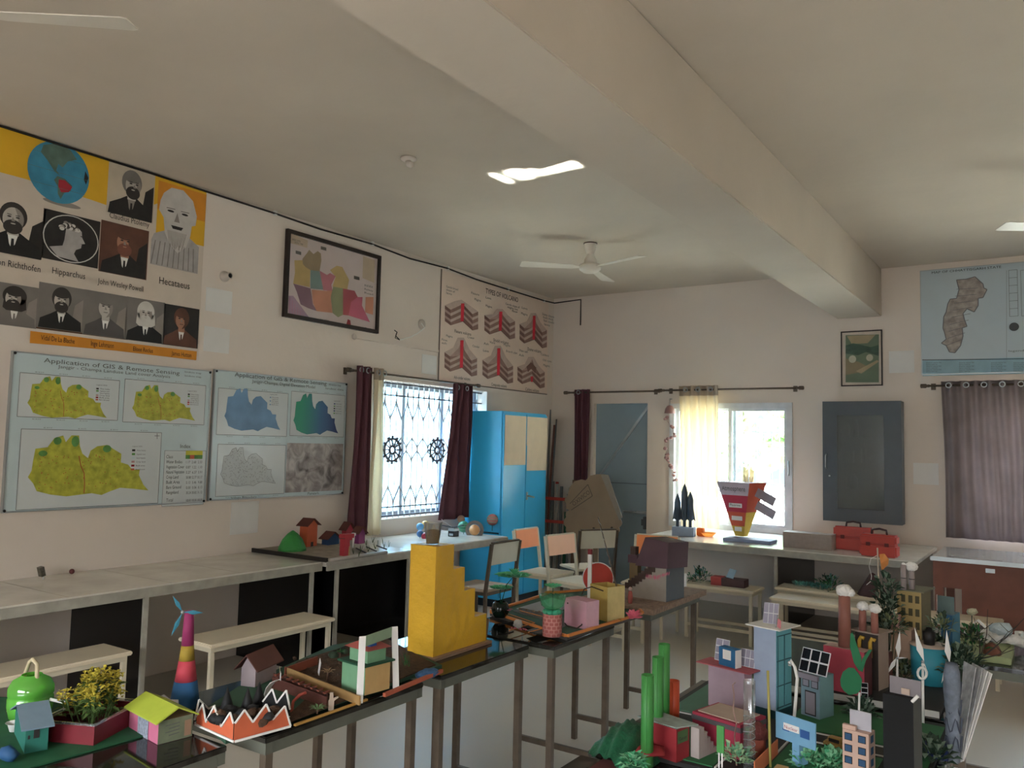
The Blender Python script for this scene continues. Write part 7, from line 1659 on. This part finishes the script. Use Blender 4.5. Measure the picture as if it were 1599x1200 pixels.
# factory box with yellow pipes
FB2 = H('factory_top', (160, 136, 120)); FBK = H('factory_dark', (56, 46, 40))
q = at(1388, 1050, z=ZB); fb = Bld('factory_box', 'dark open factory box with two bent yellow pipes and a card roof', 'model factory', 1336, 1372, 1388, 1080, 992, ZB, math.radians(-14))
fb.shell(FBK, FB2, FBK, 'walls'); mb = MB(); mb.box(-fb.w-.012, -.014, fb.h+.0005, .012, fb.d+.01, fb.h+.006, FB2); mb.build('card_roof', fb.t); zf = fb.c.z+fb.h+.0065
for u in (.25, .72):
    mb = MB(); x = -fb.w*(1-u); mb.tube([(x, -.012, fb.h*.58), (x, -.012, fb.h*.85), (x+.006, -.012, fb.h*.92), (x+.018, -.012, fb.h*.9)], .007, H('pipe_yellow', (206, 158, 40), rough=.4), 8); mb.build('yellow_pipe', fb.t)
chimney('left of the two short brown chimneys on the factory roof', 1347, 985, 948, 5.5, zf, 1.7)
chimney('right of the two short brown chimneys on the factory roof', 1366, 989, 952, 5.5, zf, 1.7)
b = Bld('maroon_box', 'dark maroon card box with a tan lid below the white windmill', 'model building', 1362, 1380, 1394, 1072, 1022, ZB, math.radians(-16)); b.shell(H('box_darkmaroon', (86, 30, 30)), H('box_darkmaroon2', (110, 60, 50)), H('lid_tan', (150, 128, 112)), 'walls')
# green paper tree
gq_ = at(1340, 1165, z=ZB+.003); gt2 = thing('paper_tree', 'flat green paper tree with two upright leaves on a white stick', 'paper tree', gq_)
GT = H('paper_green', (14, 116, 64)); ry = gq_.y
def fl(px, py): return at(px, py, y=ry)-gq_
mb = MB()
def flat(pts, m_, th=.003):
    P_ = [fl(*q) for q in pts]; n_ = len(P_); B_ = [q+Vector((0, th, 0)) for q in P_]; mb.add(P_+B_, [tuple(range(n_)), tuple(range(n_, 2*n_))[::-1]]+[(i, n_+i, n_+(i+1) % n_, (i+1) % n_) for i in range(n_)], m_)
flat([(1312, 1062), (1316, 1050), (1325, 1043), (1333, 1044), (1340, 1052), (1346, 1062), (1344, 1078), (1338, 1084), (1326, 1086), (1318, 1080), (1313, 1072)], GT); mb.build('round_crown', gt2)
for pts in ([(1341, 1048), (1333, 1035), (1327, 1010), (1328, 990), (1331, 988), (1338, 1008), (1345, 1028), (1344, 1048)], [(1342, 1048), (1346, 1030), (1356, 1016), (1362, 1015), (1352, 1032), (1347, 1050)]): mb = MB(); flat(pts, GT); mb.build('long_leaf', gt2)
mb = MB(); mb.tube([fl(1340, 1165), fl(1342, 1082)], .003, PAPER, 6); mb.build('stick', gt2)
# windmills
def windmill(label, px, pyb, pyh, blades, z0=ZB, r=.005):
    q = at(px, pyb, z=z0); t = thing('paper_windmill', label, 'model windmill', q, group='white paper windmills')
    def f_(x, y, e=0): return at(x, y, y=q.y-e)-q
    MB().tube([(0, 0, 0), f_(px, pyh)], [r, r*.7], PAPER, 8).build('mast', t)
    for (x, y) in blades:
        a, c_ = f_(px, pyh, .012), f_(x, y, .012); d = (c_-a); s_ = d.cross(Vector((0, 1, 0))).normalized()*d.length*.09; mb = MB()
        vs = [a-s_*.4, a+d*.35+s_, c_, a+d*.35-s_]; mb.add(vs+[v+Vector((0, .002, 0)) for v in vs], [(0, 3, 2, 1), (4, 5, 6, 7), (0, 1, 5, 4), (1, 2, 6, 5), (2, 3, 7, 6), (3, 0, 4, 7)], PAPER); mb.build('blade', t)
    MB().ball(f_(px, pyh, .014), .005, ALU, 8).build('hub', t); return t
windmill('left white paper windmill, between the maroon box and the teal drum', 1401, 1072, 1028, ((1383, 1056), (1405, 985), (1416, 1028)))
windmill('right white paper windmill, at the right side of the teal drum', 1481, 1080, 1036, ((1478, 985), (1499, 1041), (1470, 1068)))
wm = windmill('white paper windmill with a looped ribbon, in front of the teal drum', 1441, 1130, 1034, ((1428, 980), (1447, 1046), (1438, 1040)))
mb = MB(); q = Vector(wm.location); mb.tube([at(1440+7*math.cos(a), 1052+9*math.sin(a), y=q.y-.016)-q for a in [i*.55 for i in range(13)]], .004, PAPER, 7); mb.build('ribbon_loop', wm)
# teal drum
dr_ = thing('teal_drum', 'teal paper drum with a beige oval lid', 'model tank', at(1450, 1070, z=ZB)); k_ = 1/ppm(dr_.location); h_ = at(1450, 1012, y=dr_.location.y).z-ZB; RD = 28*k_
T = Matrix.Translation((0, RD*.6, 0)); MB().lathe([(RD*.93, 0), (RD, h_)], H('drum_teal', (30, 144, 166), rough=.5), 30, T=T).build('drum_wall', dr_); MB().lathe([(RD*1.03, h_+.0005), (RD*1.03, h_+.005)], BEI, 30, T=T).build('lid', dr_)
bc = thing('black_cup', 'small black cup standing on the lid of the teal drum', 'cup', Vector(dr_.location)+Vector((-.0, RD*.5, h_+.0055))); MB().lathe([(8*k_, 0), (9.5*k_, 20*k_), (6*k_, 21*k_), (4*k_, 26*k_), (.1*k_, 27*k_)], BLACK, 16).build('cup', bc)
# yellow tower block with chimneys
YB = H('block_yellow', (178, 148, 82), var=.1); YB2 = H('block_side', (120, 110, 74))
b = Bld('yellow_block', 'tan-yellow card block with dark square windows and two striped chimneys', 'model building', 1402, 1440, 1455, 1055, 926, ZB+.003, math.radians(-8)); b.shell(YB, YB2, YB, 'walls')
mb = MB(); mb.box(-b.w-.012, -.012, b.h+.0005, .014, b.d+.012, b.h+.005, H('roof_olive', (120, 116, 92))); mb.build('roof_plate', b.t)
for r_ in range(4):
    for u in (.18, .48, .76):
        mb = MB(); b.patch('L', u, .86-.16*r_, u+.17, .95-.16*r_, H('win_dark', (74, 66, 36)), mb); mb.build('window', b.t)
zy = b.c.z+b.h+.0055; SC = H('chimney_mauve', (156, 140, 138))
chimney('slim grey chimney with a black band, left on the yellow block', 1411, 921, 882, 4, zy, .7, SC, True)
chimney('slim grey chimney with a big cotton ball, right on the yellow block', 1424, 921, 886, 4, zy, 2.3, SC, True)
# kite and plants, boxes right
fk = at(1373, 1000, z=ZB+.0); fk = thing('orange_pennant', 'orange paper pennant on a tall pale stick with trailing thread', 'pennant', at(1376, 1035, z=ZB)); q = Vector(fk.location)
def fq(x, y, e=0): return at(x, y, y=q.y-e)-q
mb = MB(); mb.tube([(0, 0, 0), fq(1373, 930), fq(1370, 856)], .003, H('stick_pale', (206, 186, 160)), 6); mb.build('stick', fk)
mb = MB(); mb.add([fq(1373, 866, .002), fq(1381, 865, .01), fq(1388, 874, .01), fq(1387, 882, .006), fq(1377, 892, .002), fq(1375, 880, .014)], [(0, 5, 1), (1, 5, 2), (2, 5, 3), (3, 5, 4), (4, 5, 0)], H('pennant_orange', (232, 138, 54))); mb.build('pennant', fk)
mb = MB(); mb.tube([fq(x, y) for x, y in ((1369, 868), (1360, 873), (1357, 885), (1361, 900), (1360, 908), (1353, 914))], .0012, PAPER, 5); mb.build('thread', fk)
for (x, y, r, n_, lb, tall) in ((1386, 1050, .06, 150, 'dark leafy artificial plant rising behind the white windmill', .30), (1498, 1075, .08, 190, 'bushy dark green artificial plant right of the teal drum', .10), (1460, 1040, .05, 90, 'small olive plant between the yellow block and the teal drum', .10), (1345, 1120, .04, 70, 'low dark green plant beside the green paper tree', .0), (1455, 1190, .05, 90, 'tangled green paper plant right of the black tower', .0)):
    t = thing('artificial_plant', lb, 'artificial plant', at(x, y, z=ZB)); mb = MB()
    for i in range(6): a = i*1.05; mb.tube([(0, 0, 0), (r*.3*math.cos(a), r*.3*math.sin(a), tall*.6+.02), (r*.7*math.cos(a), r*.7*math.sin(a), tall+.05)], [.002, .0012, .001], LEAFD, 5)
    mb.build('stems', t)
    for j in range(3 if tall > .2 else 1): foliage(t, 'foliage', (0, 0, tall*(.5+.25*j)), r, n_//(1+j), [LEAFD, H('leaf_greygreen', (112, 136, 112)), H('leaf_deep', (30, 64, 42))], .04, .02, .5, 1.1)
    if tall > .25: foliage(t, 'upper_foliage', (0, 0, .02), .05, 60, [LEAFD, MATS['leaf_greygreen']], .04, .02, .6, 1)
b = Bld('blue_column', 'tall deep blue card box behind the teal drum', 'model building', 1470, 1488, 1500, 1035, 962, ZB, math.radians(-10)); b.shell(H('column_blue', (30, 92, 134)), H('column_blue2', (56, 124, 156)), H('column_top', (90, 130, 150)), 'walls')
mb = MB(); mb.box(-b.w-.02, .03, b.h*.98, -b.w*.0, .033, b.h+.07, H('slate_screen', (96, 122, 122))); mb.box(-b.w-.024, .028, b.h*.98, -b.w-.0205, .035, b.h+.072, H('pink_edge', (206, 176, 170))); mb.build('screen_card', b.t)
tag(MB().box(-.03, 0, 0, .03, .05, .035, H('box_navy', (20, 42, 110))).build('navy_box', loc=at(1461, 1186, z=ZB)), 'small navy blue box right of the black tower foot', 'box')
o = thing('orange_ramp', 'folded orange card ramp at the bottom edge below the blue signboard', 'card ramp', at(1200, 1200, z=ZB)); mb = MB(); a = at(1178, 1215, z=ZB)-Vector(o.location); c_ = at(1214, 1178, z=ZB+.0)-Vector(o.location); mb.bar(a+Vector((0, 0, .02)), c_+Vector((0, 0, .02)), .003, .04, H('ramp_orange', (222, 110, 58))); mb.build('ramp_wall', o)
mb = MB(); mb.box(.02, -.02, 0, .05, .01, .012, H('ochre_card', (190, 150, 80))); mb.build('ochre_foot', o)
sg3 = thing('grid_card', 'small white card frame with three dark openings behind the paper tree', 'card', at(1350, 1090, z=ZB)); solar(sg3.copy() if False else sg3, Matrix.Rotation(_y*-.5, 4, 'Z'), .022, .05, 1, 3, H('cell_black', (24, 24, 30)), 'frame_card')
# newspaper rolls and mesh at the right end
nw = thing('newspaper_sheaf', 'sheaf of grey-white printed paper sheets standing fanned at the desk end', 'paper sheaf', at(1500, 1190, z=ZT)); q = Vector(nw.location)
NP = H('newsprint', (176, 178, 180), var=.35, scale=50)
for i, (x, y, w_) in enumerate(((1543, 1050, .02), (1536, 1046, .02), (1526, 1040, .03), (1514, 1038, .035))):
    mb = MB(); a = at(1502-2*i, 1188, y=q.y)-q; c_ = at(x, y, y=q.y+.12)-q; d = (c_-a); s_ = Vector((.5, -.86, 0)).normalized()*w_
    vs = [a-s_*.4, a+s_*.4, c_+s_, c_-s_]; mb.add(vs+[v+Vector((.002, .002, 0)) for v in vs], [(0, 1, 2, 3), (7, 6, 5, 4), (0, 4, 5, 1), (1, 5, 6, 2), (2, 6, 7, 3), (3, 7, 4, 0)], NP if i > 1 else PAPER); mb.build('paper_sheet', nw)
bl_ = thing('blue_mesh', 'blue-grey patterned net sleeve standing at the right end of the desk', 'net sleeve', at(1489, 1190, z=ZT)); k_ = 1/ppm(bl_.location); h_ = at(1489, 1035, y=bl_.location.y).z-ZT
BM = H('mesh_bluegrey', (112, 124, 142), var=.35, scale=40); MB().lathe([(9*k_, 0), (11*k_, h_*.3), (10*k_, h_*.5), (12.5*k_, h_*.72), (12*k_, h_*.9), (9*k_, h_*1.0), (8*k_, h_*.97)], BM, 9, T=Matrix.Rotation(.05, 4, 'X')).build('sleeve', bl_)
mb = MB()
for j in range(4):
    pts = [(12.6*k_*math.cos(-2.6+i*.2), 12.6*k_*math.sin(-2.6+i*.2), h_*(.2+.18*j)+.02*math.sin(i*1.1)) for i in range(14)]; mb.tube(pts, .0022, H('mesh_line', (66, 74, 92)), 5)
mb.build('wavy_lines', bl_)
lid = tag(MB().box(0, 0, 0, .34, .30, .028, H('lid_lime', (176, 192, 130)), bev=.003).build('box_lid', loc=(-.52, 3.97, ZT)), 'pale lime green box lid at the near end of the farthest right desk', 'lid')
zl = ZT+.0285
cw_ = thing('crumpled_paper', 'heap of crumpled white paper and cotton on the lime lid', 'crumpled paper', at(1560, 1005, z=zl)); mb = MB()
for i in range(16): mb.ball((random.uniform(-.12, .16), random.uniform(-.05, .14), random.uniform(.01, .03)), random.uniform(.02, .045), COTTON, 7, (1.3, 1.2, .6), .4)
o_ = mb.build('paper_heap', cw_); mb = MB(); mb.ball((.01, .02, .06), .04, H('cotton_blue', (196, 216, 224), bump=.8), 10, (1.3, 1, .7), .2); mb.build('blue_cotton', cw_)
mh = thing('clay_mound', 'reddish clay mound among the crumpled paper', 'clay mound', at(1549, 1022, z=zl)); mb = MB(); mb.lathe([(.034, 0), (.033, .02), (.024, .038), (.001, .048)], H('clay_red_brown', (150, 84, 60), bump=.6), 9); mb.build('mound', mh)
tw = thing('bare_twigs', 'bare dark branching twigs standing over the crumpled paper', 'twigs', at(1530, 1030, z=zl)); mb = MB()
for (dx, dz) in ((-.02, .16), (.03, .20), (.10, .12), (.17, .20), (.13, .06)):
    e = Vector((dx, .02, dz)); mb.tube([(0, 0, 0), e*.5+Vector((.01, 0, 0)), e], [.003, .002, .001], H('twig_dark', (66, 58, 50)), 5)
    for s_ in (-1, 1): mb.tube([e*.6, e*.6+Vector((s_*.03, 0, .03))], [.0015, .0008], MATS['twig_dark'], 4)
mb.build('twigs', tw)
sh_ = thing('small_shrine', 'tiny house shape with a pale tilted roof behind the twigs', 'model house', at(1527, 992, z=zl+.0)); mb = MB(); mb.box(-.02, 0, 0, .02, .03, .04, H('shrine_grey', (110, 100, 98))); mb.build('walls', sh_); mb = MB(); mb.bar((-.03, .015, .035), (.0, .015, .065), .04, .004, PAPER); mb.bar((.0, .015, .065), (.03, .015, .035), .04, .004, PAPER); mb.build('roof', sh_)
op = thing('olive_plant', 'olive-leaved plant with a cream flower head beside the twigs', 'artificial plant', at(1518, 1020, z=zl)); foliage(op, 'foliage', (0, 0, .03), .06, 110, [LEAFG, LEAFD, H('leaf_olive', (120, 130, 80))], .04, .018, .7, 1.3)
mb = MB(); mb.tube([(0, 0, 0), (0, .02, .16)], .002, LEAFD, 5); mb.ball((0, .02, .165), .022, H('flower_cream', (196, 190, 150), bump=.8), 9, (1, 1, .7), .25); mb.build('flower_head', op)


for (x, y, r, n_, lb) in ((1412, 1062, .05, 110, 'grey-green artificial sprigs around the left white windmill mast'), (1470, 985, .045, 80, 'thin olive sprigs between the yellow block and the blue column'), (1392, 985, .04, 70, 'grey-green leaf sprigs below the orange pennant'), (1510, 1040, .06, 110, 'loose green sprigs at the desk corner before the lime lid')):
    t = thing('artificial_sprigs', lb, 'artificial plant', at(x, max(y, 1062), z=ZB)); top_ = max(0, at(x, y, y=t.location.y).z-ZB)
    mb = MB()
    for i in range(5): a = i*1.3; mb.tube([(0, 0, 0), (r*.5*math.cos(a), r*.5*math.sin(a), top_*.6+.03), (r*math.cos(a), r*math.sin(a), top_+.05)], [.002, .0014, .001], H('stem_olive', (92, 96, 62)), 5)
    mb.build('stems', t); foliage(t, 'foliage', (0, 0, top_), r, n_, [H('leaf_olive', (120, 130, 80)), MATS['leaf_greygreen'], LEAFD], .035, .014, .4, 1.2)
b = Bld('tan_building', 'tan and pink card block standing low before the yellow block', 'model building', 1392, 1424, 1436, 1060, 985, ZB, math.radians(-10)); b.shell(H('card_tan', (190, 150, 122)), H('card_tan2', (150, 116, 100)), H('card_tan3', (206, 170, 140)), 'walls')
mb = MB(); mb.box(-b.w*1.0, -.0, b.h+.0005, -b.w*.6, .02, b.h+.05, H('card_rose', (206, 150, 140))); mb.build('pink_strip', b.t)
